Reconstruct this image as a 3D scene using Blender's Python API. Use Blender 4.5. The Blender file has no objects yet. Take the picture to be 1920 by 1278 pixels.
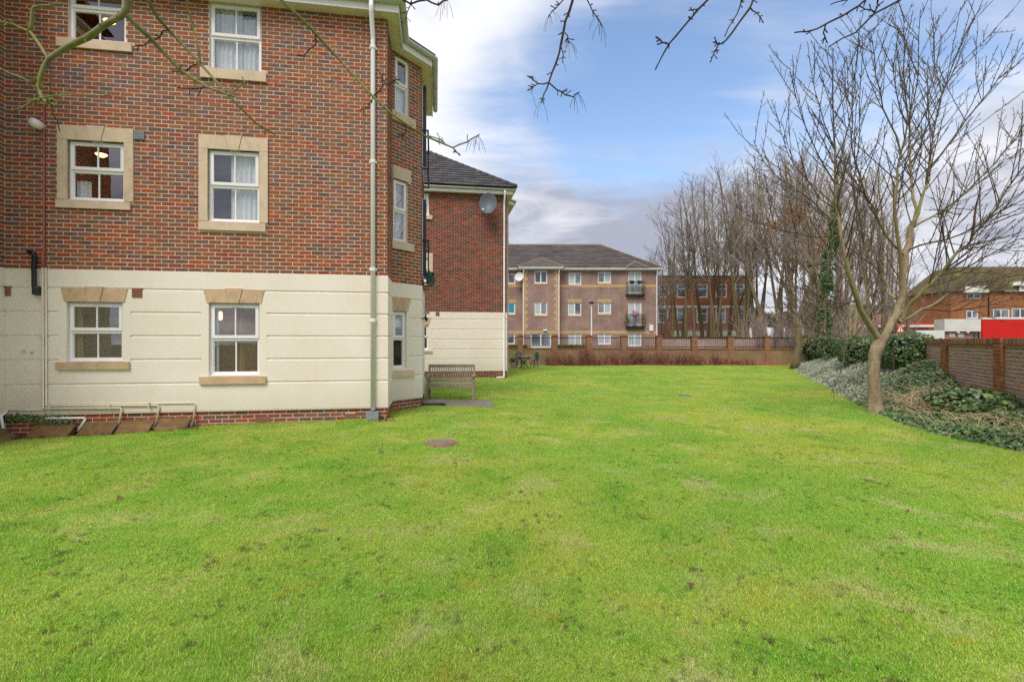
import bpy, math, random
import numpy as np
from mathutils import Vector, Matrix, noise as mnoise

random.seed(11)
RNG = np.random.default_rng(11)
R = math.radians
sc = bpy.context.scene

# ------------------------------------------------------------------ camera
F = 907.0                      # focal length in pixels of the 1920-wide photograph
EYE = 1.6
cam_d = bpy.data.cameras.new('camera')
cam_d.lens = F / 1920 * 36
cam_d.sensor_width = 36
cam_d.clip_start = 0.05
cam_d.clip_end = 3000
cam = bpy.data.objects.new('camera', cam_d)
sc.collection.objects.link(cam)
cam.location = (0, 0, EYE)
cam.rotation_euler = (R(90), 0, 0)
sc.camera = cam

# ------------------------------------------------------------------ sky and sun
SUN_ELEV, SUN_AZ = R(54), R(200)        # azimuth clockwise from +Y (view direction)
SKY = 0.13
w = bpy.data.worlds.new('World'); sc.world = w; w.use_nodes = True
nt = w.node_tree; nt.nodes.clear()
def wn(t, **k):
    n = nt.nodes.new(t)
    for a, b in k.items(): setattr(n, a, b)
    return n
def wl(a, b): nt.links.new(a, b)
def wmath(op, a, b=None, c=None, clamp=False):
    n = wn('ShaderNodeMath', operation=op, use_clamp=clamp)
    for i, s in enumerate((a, b, c)):
        if s is None: continue
        if isinstance(s, (int, float)): n.inputs[i].default_value = s
        else: wl(s, n.inputs[i])
    return n.outputs[0]
sky = wn('ShaderNodeTexSky', sky_type='NISHITA', sun_disc=False)
sky.sun_elevation = SUN_ELEV; sky.sun_rotation = SUN_AZ
sky.air_density = 1.0; sky.dust_density = 0.6; sky.ozone_density = 1.6
tc = wn('ShaderNodeTexCoord')
sep = wn('ShaderNodeSeparateXYZ'); wl(tc.outputs['Generated'], sep.inputs[0])
zc = wmath('MAXIMUM', sep.outputs[2], 0.0)
den = wmath('ADD', zc, 0.22)
comb = wn('ShaderNodeCombineXYZ')
wl(wmath('DIVIDE', sep.outputs[0], den), comb.inputs[0])
wl(wmath('DIVIDE', sep.outputs[1], den), comb.inputs[1])
comb.inputs[2].default_value = 0.35
def wnoise(vec, scale, detail, rough, off, stretch=(1, 1, 1), rot=0.0, dist=0.0):
    m = wn('ShaderNodeMapping'); m.inputs['Location'].default_value = off
    m.inputs['Scale'].default_value = stretch; m.inputs['Rotation'].default_value = (0, 0, rot)
    wl(vec, m.inputs[0])
    n = wn('ShaderNodeTexNoise'); n.inputs['Scale'].default_value = scale
    n.inputs['Detail'].default_value = detail; n.inputs['Roughness'].default_value = rough
    n.inputs['Distortion'].default_value = dist
    wl(m.outputs[0], n.inputs['Vector'])
    return n.outputs['Fac']
big = wnoise(comb.outputs[0], 0.9, 6, 0.55, (3.1, 1.7, 0), dist=0.4)
wisp = wnoise(comb.outputs[0], 2.2, 7, 0.62, (0.4, 5.2, 0), (0.45, 1.9, 1), rot=R(-28), dist=0.6)
shade = wnoise(comb.outputs[0], 1.1, 5, 0.55, (7.3, 2.4, 0), dist=0.3)
# a wide gap in the cloud deck, ahead and to the right
def lobe(vec, lo, hi):
    d = wn('ShaderNodeVectorMath', operation='DOT_PRODUCT')
    wl(tc.outputs['Generated'], d.inputs[0]); d.inputs[1].default_value = Vector(vec).normalized()
    mr = wn('ShaderNodeMapRange', interpolation_type='SMOOTHSTEP')
    wl(d.outputs['Value'], mr.inputs[0]); mr.inputs[1].default_value = lo; mr.inputs[2].default_value = hi
    return mr.outputs[0]
gap = wmath('MAXIMUM', lobe((0.30, 1, 0.50), 0.935, 1.0), wmath('MULTIPLY', lobe((0.66, 1, 0.66), 0.925, 1.0), 0.85))
gap = wmath('MAXIMUM', gap, wmath('MULTIPLY', lobe((0.08, 1, 0.42), 0.965, 1.0), 0.6))
s = wmath('ADD', wmath('MULTIPLY', big, 0.80), wmath('MULTIPLY', wisp, 0.75)); s = wmath('SUBTRACT', s, 0.10)
s = wmath('ADD', s, wmath('MULTIPLY', gap, -0.57))
hz = wn('ShaderNodeMapRange', interpolation_type='SMOOTHSTEP'); wl(sep.outputs[2], hz.inputs[0]); hz.inputs[1].default_value = 0.40; hz.inputs[2].default_value = 0.12
s = wmath('ADD', s, wmath('MULTIPLY', hz.outputs[0], 0.32))
cov = wn('ShaderNodeMapRange', interpolation_type='SMOOTHSTEP')
wl(s, cov.inputs[0]); cov.inputs[1].default_value = 0.02; cov.inputs[2].default_value = 0.54
ramp = wn('ShaderNodeValToRGB')
e = ramp.color_ramp.elements
e[0].position = 0.36; e[0].color = (0.34, 0.36, 0.45, 1)
e[1].position = 0.68; e[1].color = (0.75, 0.76, 0.80, 1)
tex = wnoise(comb.outputs[0], 3.4, 8, 0.6, (2.2, 8.1, 0), (0.7, 1.3, 1), rot=R(-25), dist=0.8)
sh = wmath('ADD', shade, wmath('MULTIPLY', wmath('SUBTRACT', tex, 0.5), 0.55))
sh = wmath('ADD', sh, wmath('MULTIPLY', lobe((-0.10, 1, 0.45), 0.93, 1.0), 0.18))
sh = wmath('SUBTRACT', sh, wmath('MULTIPLY', lobe((0.10, 1, 0.24), 0.955, 1.0), 0.15))
wl(sh, ramp.inputs[0])
csc = wn('ShaderNodeVectorMath', operation='SCALE'); wl(ramp.outputs[0], csc.inputs[0]); csc.inputs['Scale'].default_value = 0.70 / SKY
ssc = wn('ShaderNodeVectorMath', operation='MULTIPLY'); wl(sky.outputs[0], ssc.inputs[0]); ssc.inputs[1].default_value = (1.0, 1.0, 1.0)
mix = wn('ShaderNodeMix', data_type='RGBA')
wl(cov.outputs[0], mix.inputs['Factor']); wl(ssc.outputs[0], mix.inputs['A']); wl(csc.outputs[0], mix.inputs['B'])
bg = wn('ShaderNodeBackground'); bg.inputs[1].default_value = SKY
wl(mix.outputs['Result'], bg.inputs[0])
wo = wn('ShaderNodeOutputWorld'); wl(bg.outputs[0], wo.inputs[0])

sun_d = bpy.data.lights.new('sun', 'SUN'); sun_d.energy = 1.5; sun_d.angle = R(28); sun_d.color = (1.0, 0.95, 0.87)
sun = bpy.data.objects.new('sun', sun_d); sc.collection.objects.link(sun)
sdir = Vector((math.sin(SUN_AZ) * math.cos(SUN_ELEV), math.cos(SUN_AZ) * math.cos(SUN_ELEV), math.sin(SUN_ELEV)))
sun.rotation_euler = sdir.to_track_quat('Z', 'Y').to_euler()
sun.location = sdir * 60

vs = sc.view_settings
vs.view_transform = 'Standard'; vs.look = 'None'; vs.exposure = 0.92; vs.gamma = 1.0; vs.use_curve_mapping = False
sc.render.engine = 'CYCLES'
sc.cycles.max_bounces = 5; sc.cycles.diffuse_bounces = 3; sc.cycles.transparent_max_bounces = 12
sc.cycles.use_denoising = False
try: sc.cycles.denoiser = 'OPENIMAGEDENOISE'
except Exception: pass
sc.cycles.sample_clamp_indirect = 4.0

# ------------------------------------------------------------------ helpers
C = sc.collection
CAM = Vector((0, 0, EYE))
def ray(px, py): return Vector(((px - 960) / F, 1.0, -(py - 639) / F))
def at(px, py, d): return CAM + ray(px, py) * d
def gnd(px, py, z=0.0): return at(px, py, (EYE - z) * F / (py - 639))
def smooth(a, b, x):
    t = min(1, max(0, (x - a) / (b - a))); return t * t * (3 - 2 * t)

class MB:
    def __init__(s): s.v = []; s.f = []; s.r = []
    def add(s, vs_, fs, r=0.5):
        b = len(s.v); s.v.extend(vs_); s.r.extend([r] * len(vs_))
        s.f.extend([tuple(i + b for i in f) for f in fs])
    def box(s, x0, x1, y0, y1, z0, z1, r=0.5, T=None, back=True):
        p = [(x0, y0, z0), (x1, y0, z0), (x1, y1, z0), (x0, y1, z0), (x0, y0, z1), (x1, y0, z1), (x1, y1, z1), (x0, y1, z1)]
        if T: p = [TP(T, q) for q in p]
        f = [(0, 3, 2, 1), (4, 5, 6, 7), (0, 1, 5, 4), (1, 2, 6, 5), (3, 0, 4, 7)]
        if back: f.append((2, 3, 7, 6))
        s.add(p, f, r); return s
    def quad(s, pts, r=0.5, T=None):
        p = [TP(T, q) for q in pts] if T else [tuple(q) for q in pts]
        s.add(p, [tuple(range(len(p)))], r); return s
    def prism(s, poly, y0, y1, r=0.5, T=None):           # polygon in x,z pushed along y
        n = len(poly)
        p = [(x, y0, z) for x, z in poly] + [(x, y1, z) for x, z in poly]
        if T: p = [TP(T, q) for q in p]
        f = [tuple(range(n)), tuple(range(2 * n - 1, n - 1, -1))]
        f += [(i, i + n, (i + 1) % n + n, (i + 1) % n) for i in range(n)]
        s.add(p, f, r); return s
    def bar(s, a, b, w, h, up=(0, 0, 1), r=0.5):
        a = Vector(a); b = Vector(b); d = (b - a).normalized(); up = Vector(up)
        x = d.cross(up)
        if x.length < 1e-4: x = d.cross(Vector((1, 0, 0)))
        x.normalize(); y = x.cross(d).normalized()
        p = []
        for q in (a, b):
            for i, j in ((-1, -1), (1, -1), (1, 1), (-1, 1)):
                p.append(tuple(q + x * (i * w / 2) + y * (j * h / 2)))
        s.add(p, [(0, 1, 2, 3), (7, 6, 5, 4), (0, 4, 5, 1), (1, 5, 6, 2), (2, 6, 7, 3), (3, 7, 4, 0)], r); return s
    def tube(s, pts, rad, n=6, r=0.5, cap=True):
        pts = [Vector(p) for p in pts]
        if isinstance(rad, (int, float)): rad = [rad] * len(pts)
        b = len(s.v); ref = None; L = len(pts)
        for i, p in enumerate(pts):
            d = (pts[min(i + 1, L - 1)] - pts[max(i - 1, 0)])
            if d.length < 1e-9: d = Vector((0, 0, 1))
            d.normalize()
            if ref is None:
                ref = d.orthogonal().normalized()
            else:
                ref = (ref - d * ref.dot(d))
                ref = ref.normalized() if ref.length > 1e-6 else d.orthogonal().normalized()
            y = d.cross(ref)
            for k in range(n):
                a = 2 * math.pi * k / n
                q = p + (ref * math.cos(a) + y * math.sin(a)) * rad[i]
                s.v.append((q.x, q.y, q.z)); s.r.append(r[i] if isinstance(r, list) else r)
        for i in range(L - 1):
            for k in range(n):
                s.f.append((b + i * n + k, b + i * n + (k + 1) % n, b + (i + 1) * n + (k + 1) % n, b + (i + 1) * n + k))
        if cap and n > 3:
            s.f.append(tuple(b + k for k in range(n - 1, -1, -1)))
            s.f.append(tuple(b + (L - 1) * n + k for k in range(n)))
        return s
    def lathe(s, prof, n=16, c=(0, 0, 0), r=0.5, sx=1, sy=1):
        b = len(s.v)
        for rr, z in prof:
            for k in range(n):
                a = 2 * math.pi * k / n
                s.v.append((c[0] + rr * math.cos(a) * sx, c[1] + rr * math.sin(a) * sy, c[2] + z)); s.r.append(r)
        for i in range(len(prof) - 1):
            for k in range(n):
                s.f.append((b + i * n + k, b + i * n + (k + 1) % n, b + (i + 1) * n + (k + 1) % n, b + (i + 1) * n + k))
        return s
    def mesh(s, name, smooth_=False):
        me = bpy.data.meshes.new(name)
        me.from_pydata([tuple(q) for q in s.v], [], s.f)
        at_ = me.attributes.new('rnd', 'FLOAT', 'POINT'); at_.data.foreach_set('value', s.r)
        if smooth_: me.polygons.foreach_set('use_smooth', [True] * len(me.polygons))
        me.update(); return me
    def build(s, name, mat, parent=None, smooth_=False, **props):
        me = s.mesh(name, smooth_)
        return link(name, me, mat, parent, **props)

def TP(T, p):
    ox, oy, a = T; c, s_ = math.cos(a), math.sin(a)
    return (ox + p[0] * c - p[1] * s_, oy + p[0] * s_ + p[1] * c, p[2])

def link(name, me, mat, parent=None, **props):
    o = bpy.data.objects.new(name, me); C.objects.link(o)
    if mat is not None and len(me.materials) == 0: me.materials.append(mat)
    if parent is not None: o.parent = parent
    for k, v in props.items(): o[k] = v
    return o
def thing(name, label, cat, loc=(0, 0, 0), rz=0.0, group=None):
    o = bpy.data.objects.new(name, None); C.objects.link(o)
    o.empty_display_size = 0.2
    o.location = loc; o.rotation_euler = (0, 0, rz)
    o['label'] = label; o['category'] = cat
    if group: o['group'] = group
    return o
def copy_tree(o, parent=None):
    c = o.copy(); C.objects.link(c)
    if parent is not None: c.parent = parent
    for ch in o.children: copy_tree(ch, c)
    return c
def np_mesh(name, V, Q, rnd=None):
    """V (n,3) array; Q (m,k) int array of equal-sized faces"""
    me = bpy.data.meshes.new(name)
    n, m, k = len(V), len(Q), Q.shape[1]
    me.vertices.add(n); me.vertices.foreach_set('co', np.ascontiguousarray(V, dtype=np.float32).ravel())
    me.loops.add(m * k); me.loops.foreach_set('vertex_index', np.ascontiguousarray(Q, dtype=np.int32).ravel())
    me.polygons.add(m); me.polygons.foreach_set('loop_start', np.arange(0, m * k, k, dtype=np.int32))
    me.update(calc_edges=True)
    if rnd is not None:
        a = me.attributes.new('rnd', 'FLOAT', 'POINT'); a.data.foreach_set('value', np.ascontiguousarray(rnd, dtype=np.float32))
    return me

# ------------------------------------------------------------------ materials
def sr(*c):                                     # sRGB 0-255 to linear
    return tuple(((x / 255 + 0.055) / 1.055) ** 2.4 if x > 10 else x / 255 / 12.92 for x in c)
class Mat:
    def __init__(s, name):
        s.m = bpy.data.materials.new(name); s.m.use_nodes = True; s.nt = s.m.node_tree
        s.b = s.nt.nodes['Principled BSDF']; s.out = s.nt.nodes['Material Output']
        s.geo = s.n('ShaderNodeNewGeometry'); s.pos = s.geo.outputs['Position']
    def n(s, t, **k):
        q = s.nt.nodes.new(t)
        for a, b in k.items(): setattr(q, a, b)
        return q
    def l(s, a, b): s.nt.links.new(a, b)
    def val(s, sock, v):
        if hasattr(v, 'is_output'): s.l(v, sock)
        elif isinstance(v, (tuple, list)) and len(v) == 3 and sock.type == 'RGBA': sock.default_value = (*v, 1)
        else: sock.default_value = v
    def noise(s, scale, detail=4, rough=0.55, vec=None, dist=0.0, stretch=None):
        q = s.n('ShaderNodeTexNoise'); q.inputs['Scale'].default_value = scale
        q.inputs['Detail'].default_value = detail; q.inputs['Roughness'].default_value = rough
        q.inputs['Distortion'].default_value = dist
        v = vec or s.pos
        if stretch:
            mp = s.n('ShaderNodeMapping'); mp.inputs['Scale'].default_value = stretch; s.l(v, mp.inputs[0]); v = mp.outputs[0]
        s.l(v, q.inputs['Vector']); return q.outputs['Fac']
    def ramp(s, fac, stops, interp='LINEAR'):
        q = s.n('ShaderNodeValToRGB'); q.color_ramp.interpolation = interp
        e = q.color_ramp.elements
        while len(e) < len(stops): e.new(0.5)
        for k, (p, c) in zip(e, stops): k.position = p; k.color = (*c, 1)
        s.l(fac, q.inputs[0]); return q.outputs[0]
    def mix(s, f, a, b, mode='MIX'):
        q = s.n('ShaderNodeMix', data_type='RGBA', blend_type=mode)
        s.val(q.inputs['Factor'], f); s.val(q.inputs['A'], a); s.val(q.inputs['B'], b); return q.outputs['Result']
    def mr(s, v, a, b, c=0.0, d=1.0, sm=True):
        q = s.n('ShaderNodeMapRange'); q.interpolation_type = 'SMOOTHSTEP' if sm else 'LINEAR'
        s.l(v, q.inputs[0])
        for i, x in enumerate((a, b, c, d)): q.inputs[i + 1].default_value = x
        return q.outputs[0]
    def math(s, op, a, b=0.5):
        q = s.n('ShaderNodeMath', operation=op)
        for i, x in enumerate((a, b)): s.val(q.inputs[i], x)
        return q.outputs[0]
    def attr(s, name='rnd'):
        q = s.n('ShaderNodeAttribute'); q.attribute_name = name; return q.outputs['Fac']
    def sep(s, v):
        q = s.n('ShaderNodeSeparateXYZ'); s.l(v, q.inputs[0]); return q.outputs
    def objco(s): return s.n('ShaderNodeTexCoord').outputs['Object']
    def fin(s, col, rough=0.8, spec=0.25, bump=None, bstr=0.3, bdist=0.01, metal=0.0):
        s.val(s.b.inputs['Base Color'], col); s.val(s.b.inputs['Roughness'], rough)
        s.b.inputs['Specular IOR Level'].default_value = spec; s.b.inputs['Metallic'].default_value = metal
        if bump is not None:
            q = s.n('ShaderNodeBump'); q.inputs['Strength'].default_value = bstr; q.inputs['Distance'].default_value = bdist
            s.l(bump, q.inputs['Height']); s.l(q.outputs[0], s.b.inputs['Normal'])
        return s.m
def mul(c, k): return tuple(min(1, x * k) for x in c)
def plain(name, c, var=0.12, scale=4.0, rough=0.7, spec=0.3, bstr=0.1, bscale=80, c2=None, metal=0.0, dirt=None, dirt_amt=0.4, use_rnd=0.0):
    m = Mat(name)
    f = m.mr(m.noise(scale, 5, 0.6), 0.3, 0.7)
    col = m.mix(f, mul(c, 1 - var), c2 or mul(c, 1 + var))
    if use_rnd:
        col = m.mix(m.attr(), m.mix(1.0, col, (1 - use_rnd,) * 3, 'MULTIPLY'), m.mix(1.0, col, (1 + use_rnd,) * 3, 'MULTIPLY'))
    if dirt: col = m.mix(m.mr(m.noise(scale * 0.7, 6, 0.7, dist=0.5), 0.52, 0.72, 0, dirt_amt), col, dirt)
    return m.fin(col, rough, spec, m.noise(bscale, 3) if bstr else None, bstr, 0.004, metal)
def brick_mat(name, cols, mortar_smear=0.12, algae=None, algae_amt=0.0, low=None):
    m = Mat(name)
    n = len(cols)
    mean = tuple(sum(c[k] for c in cols) / n for k in range(3))
    cols = [tuple(c[k] * .88 + mean[k] * .12 for k in range(3)) for c in cols]
    base = m.ramp(m.attr(), [(i / n, c) for i, c in enumerate(cols)], 'CONSTANT')
    f = m.noise(14, 5, 0.65)
    col = m.mix(m.mr(f, 0.25, 0.75), m.mix(1.0, base, (0.72, 0.70, 0.72), 'MULTIPLY'), m.mix(1.0, base, (1.22, 1.16, 1.12), 'MULTIPLY'))
    col = m.mix(m.mr(m.noise(60, 3, 0.6), 0.58, 0.75, 0, mortar_smear * 3), col, sr(206, 190, 178))
    if algae is not None:
        a = m.mr(m.noise(1.3, 5, 0.6), 0.38, 0.66, 0, algae_amt)
        col = m.mix(a, col, algae)
    if low:                                             # damp, rustier courses lower down the wall
        wet = m.mr(m.math('ADD', m.sep(m.pos)[2], m.math('MULTIPLY', m.noise(.9, 5, .6), 2.4)), low + 1.6, low - .6, 0, .65)
        col = m.mix(wet, col, m.mix(1.0, col, (1.0, .82, .66), 'MULTIPLY'))
    return m.fin(col, 0.88, 0.15, m.noise(120, 4), 0.35, 0.004)
def bricktex_mat(name, c1, c2, mortar, bw=0.225, rh=0.075, ms=0.012, c3=None):
    m = Mat(name)
    o = m.sep(m.objco()); cx = m.n('ShaderNodeCombineXYZ')
    m.l(m.math('ADD', o[0], o[1]), cx.inputs[0]); m.l(o[2], cx.inputs[1])
    b = m.n('ShaderNodeTexBrick'); b.offset = 0.5
    b.inputs['Color1'].default_value = (*c1, 1); b.inputs['Color2'].default_value = (*c2, 1); b.inputs['Mortar'].default_value = (*mortar, 1)
    b.inputs['Scale'].default_value = 1.0; b.inputs['Mortar Size'].default_value = ms; b.inputs['Mortar Smooth'].default_value = 0.1
    b.inputs['Bias'].default_value = 0.0; b.inputs['Brick Width'].default_value = bw; b.inputs['Row Height'].default_value = rh
    m.l(cx.outputs[0], b.inputs['Vector'])
    col = m.mix(m.mr(m.noise(0.8, 4, 0.6), 0.35, 0.7), m.mix(1.0, b.outputs['Color'], (0.82,) * 3, 'MULTIPLY'), m.mix(1.0, b.outputs['Color'], (1.12,) * 3, 'MULTIPLY'))
    return m.fin(col, 0.9, 0.1)

M = {}
M['brickA'] = brick_mat('red_multi_brick', [sr(154, 82, 60), sr(128, 98, 90), sr(162, 98, 70), sr(110, 95, 97), sr(148, 92, 78), sr(174, 92, 58), sr(136, 88, 78),
     sr(116, 98, 94), sr(150, 104, 72), sr(144, 76, 62), sr(130, 98, 88), sr(180, 88, 54), sr(104, 86, 88), sr(152, 100, 80)], 0.08, sr(142, 96, 56), 0.45, 4.6)
M['mortar'] = plain('pale_mortar', sr(216, 198, 180), 0.08, 3, 0.95, 0.1, 0.2, 90)
M['mortarC'] = plain('grey_mortar', sr(196, 174, 158), 0.08, 3, 0.95, 0.1, 0.2, 90)
M['render'] = None
def render_mat():
    m = Mat('cream_render')
    c = m.mix(m.mr(m.noise(0.9, 5, 0.6), 0.3, 0.75), sr(237, 225, 209), sr(243, 234, 221))
    z = m.sep(m.pos)[2]
    streak = m.noise(2.2, 5, 0.65, stretch=(3.0, 3.0, 0.25))
    low = m.mr(m.math('ADD', z, m.math('MULTIPLY', streak, 0.5)), 0.50, 1.15, 0.24, 0.0)      # splash-back staining above the soil
    c = m.mix(low, c, sr(176, 168, 120))
    c = m.mix(m.mr(streak, 0.60, 0.84, 0, 0.20), c, sr(188, 178, 148))
    return m.fin(c, 0.92, 0.12, m.noise(160, 4, 0.7), 0.45, 0.004)
M['render'] = render_mat()
M['stone'] = plain('sandstone_trim', sr(214, 192, 166), 0.07, 5, 0.9, 0.15, 0.3, 130, dirt=sr(150, 138, 104), dirt_amt=0.35)
M['stone_dull'] = plain('weathered_sandstone', sr(204, 174, 142), 0.09, 5, 0.9, 0.15, 0.3, 130, dirt=sr(128, 118, 80), dirt_amt=0.6)
M['upvc'] = plain('white_window_plastic', sr(243, 239, 240), 0.02, 3, 0.35, 0.5, 0)
M['pipe_white'] = plain('white_pipe_plastic', sr(243, 237, 238), 0.03, 4, 0.4, 0.45, 0, dirt=sr(196, 188, 176), dirt_amt=0.15)
M['pipe_cream'] = plain('cream_painted_pipe', sr(216, 206, 182), 0.05, 4, 0.5, 0.4, 0)
M['pipe_red'] = plain('pink_red_painted_pipe', sr(176, 96, 88), 0.10, 6, 0.5, 0.4, 0)
M['gutter'] = plain('greyish_white_gutter', sr(205, 205, 202), 0.08, 3, 0.45, 0.4, 0, dirt=sr(150, 150, 145), dirt_amt=0.35)
M['soffit'] = plain('cream_soffit_board', sr(244, 229, 230), 0.03, 3, 0.55, 0.3, 0)
M['black'] = plain('black_painted_metal', sr(28, 30, 36), 0.15, 8, 0.45, 0.4, 0)
M['black_pl'] = plain('black_pipe_plastic', sr(22, 22, 26), 0.15, 8, 0.35, 0.5, 0)
M['bluedark'] = plain('dark_blue_grey_frame', sr(48, 56, 78), 0.12, 8, 0.35, 0.5, 0)
M['grey_metal'] = plain('grey_metal', sr(140, 146, 150), 0.08, 8, 0.5, 0.4, 0)
M['dish'] = plain('grey_dish_paint', sr(98, 106, 112), 0.07, 6, 0.5, 0.35, 0)
M['terracotta'] = plain('terracotta_vent', sr(150, 108, 88), 0.12, 12, 0.85, 0.15, 0.2)
M['tile'] = plain('dark_grey_roof_tile', sr(78, 76, 78), 0.16, 2.2, 0.85, 0.2, 0.3, 60, dirt=sr(112, 112, 92), dirt_amt=0.45, use_rnd=0.22)
M['tile_far'] = plain('brown_grey_roof_tile', sr(92, 86, 84), 0.15, 1.2, 0.88, 0.15, 0.2, 30, dirt=sr(122, 118, 104), dirt_amt=0.4, use_rnd=0.18)
M['ridge'] = plain('ochre_ridge_tile', sr(166, 144, 112), 0.15, 3, 0.9, 0.1, 0)
M['concrete'] = plain('grey_concrete_slab', sr(128, 122, 114), 0.14, 5, 0.92, 0.12, 0.3, 70, dirt=sr(86, 90, 62), dirt_amt=0.5)
M['teak'] = plain('silvered_teak', sr(166, 154, 136), 0.2, 18, 0.85, 0.15, 0.3, 90, dirt=sr(86, 84, 58), dirt_amt=0.6, use_rnd=0.2)
M['timber'] = plain('mossy_brown_board', sr(120, 94, 66), 0.18, 9, 0.9, 0.12, 0.4, 70, dirt=sr(96, 98, 52), dirt_amt=0.55, use_rnd=0.12)
M['rust'] = plain('rusty_iron_cover', sr(150, 116, 98), 0.18, 14, 0.85, 0.2, 0.4, 120, dirt=sr(112, 112, 110), dirt_amt=0.6)
M['teal'] = plain('teal_painted_iron', sr(40, 98, 96), 0.15, 9, 0.5, 0.35, 0)
M['terra_pot'] = plain('pale_pink_planter', sr(196, 170, 162), 0.1, 6, 0.8, 0.2, 0)
M['soil'] = plain('dark_soil', sr(46, 36, 30), 0.3, 12, 0.95, 0.1, 0.6, 40)
M['net'] = plain('white_net_curtain', sr(226, 226, 228), 0.04, 3, 0.9, 0.1, 0)
M['curtain_brown'] = plain('olive_brown_curtain', sr(168, 138, 86), 0.12, 3, 0.9, 0.1, 0)
M['room'] = plain('beige_room_wall', sr(238, 214, 168), 0.06, 1, 0.9, 0.1, 0)  # wall colour lightened so that the room looks lit
M['roomdark'] = plain('dim_room_wall', sr(190, 160, 120), 0.06, 1, 0.9, 0.1, 0)
M['roomwarm'] = plain('amber_lit_room', sr(190, 130, 62), 0.12, 2, 0.6, 0.3, 0)  # warm lamp glow put into the colour of the whole room
M['redbox'] = plain('bright_red_painted_board', sr(212, 32, 22), 0.06, 1.5, 0.5, 0.3, 0)
M['whitepaint'] = plain('white_painted_board', sr(226, 224, 216), 0.06, 1.2, 0.7, 0.25, 0, dirt=sr(170, 166, 150), dirt_amt=0.3)
def glass_mat(name, ior=1.75, tint=(0.92, 0.95, 0.95)):
    m = Mat(name); m.nt.nodes.remove(m.b)
    tr = m.n('ShaderNodeBsdfTransparent'); tr.inputs[0].default_value = (*tint, 1)
    gl = m.n('ShaderNodeBsdfGlossy'); gl.inputs['Roughness'].default_value = 0.015; gl.inputs[0].default_value = (0.95, 0.97, 1, 1)
    lw = m.n('ShaderNodeLayerWeight'); lw.inputs['Blend'].default_value = 0.5
    fr = m.n('ShaderNodeMapRange'); m.l(m.math('POWER', lw.outputs['Facing'], 3.0), fr.inputs[0]); fr.inputs[3].default_value = 0.20; fr.inputs[4].default_value = 0.95
    bp = m.n('ShaderNodeBump'); bp.inputs['Strength'].default_value = 0.03; bp.inputs['Distance'].default_value = 0.05
    m.l(m.noise(1.6, 2), bp.inputs['Height']); m.l(bp.outputs[0], gl.inputs['Normal'])
    mx = m.n('ShaderNodeMixShader'); m.l(fr.outputs[0], mx.inputs[0]); m.l(tr.outputs[0], mx.inputs[1]); m.l(gl.outputs[0], mx.inputs[2])
    m.l(mx.outputs[0], m.out.inputs['Surface']); return m.m
M['glass'] = glass_mat('window_glass')
M['farglass'] = None
def farglass():
    m = Mat('far_window_glass')
    return m.fin(m.mix(m.mr(m.noise(0.5, 3), 0.35, 0.65), sr(70, 78, 84), sr(150, 160, 166)), 0.12, 0.8)
M['farglass'] = farglass()
def emit(name, c, st):
    m = Mat(name); m.b.inputs['Emission Color'].default_value = (*c, 1); m.b.inputs['Emission Strength'].default_value = st
    m.b.inputs['Base Color'].default_value = (*c, 1); return m.m
M['lamp'] = emit('warm_lit_lamp', (1.0, 0.50, 0.17), 3.6)
# ------------------------------------------------------------------ ground
def g(x, y):
    v = 0.015 + 0.075 * math.exp(-((x + 2.2) ** 2 / 5 + (y - 9.6) ** 2 / 5)) - 0.085 * smooth(-4.5, -8.8, x) * smooth(13, 9, y)
    v += 0.035 * mnoise.noise(Vector((x * 0.22 + 3, y * 0.22, 0.3)))
    v += 0.10 * math.exp(-((y - 22.5 - 0.25 * x) / 1.6) ** 2) * smooth(-1, 3, x) * smooth(12, 7, x)
    return v
WX0, WK = 4.58, 0.52                       # garden wall: x = WX0 + WK*y
def wallx(y): return WX0 + WK * y
BED = [(7.6, 4.6), (7.35, 6.0), (7.26, 6.9), (7.2, 7.5), (7.17, 8.0), (7.4, 9.0), (7.85, 10.1), (8.8, 12.4), (10.5, 15.9), (12.2, 19.6), (14.2, 23.9), (17.0, 29.2), (18.4, 31.4)]
def bed_edge(y):
    if y <= BED[0][1]: return BED[0][0]
    for (x0, y0), (x1, y1) in zip(BED, BED[1:]):
        if y <= y1: return x0 + (x1 - x0) * (y - y0) / (y1 - y0)
    return BED[-1][0]
HW = [(4, .0), (8.5, .03), (9.3, .10), (10.5, .28), (11.5, .62), (12.2, .92), (14, 1.05), (20, 1.05), (28, 1.0), (32, .7)]
def bed_h(x, y):
    e = bed_edge(y); wx = wallx(y)
    t = min(1, max(0, (x - e) / (wx - e)))
    hw = np.interp(y, [a for a, _ in HW], [b for _, b in HW])
    edge = 0.10 * smooth(0, 0.12, t)
    bump = 0.17 * mnoise.noise(Vector((x * 1.1, y * 1.1, 4.0))) * smooth(0, .3, t)
    return g(x, y) + edge + hw * (t ** 1.15) * 0.95 + bump + 0.12 * math.exp(-((x - 9.1) ** 2 / .35 + (y - 9.0) ** 2 / .5))

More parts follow.
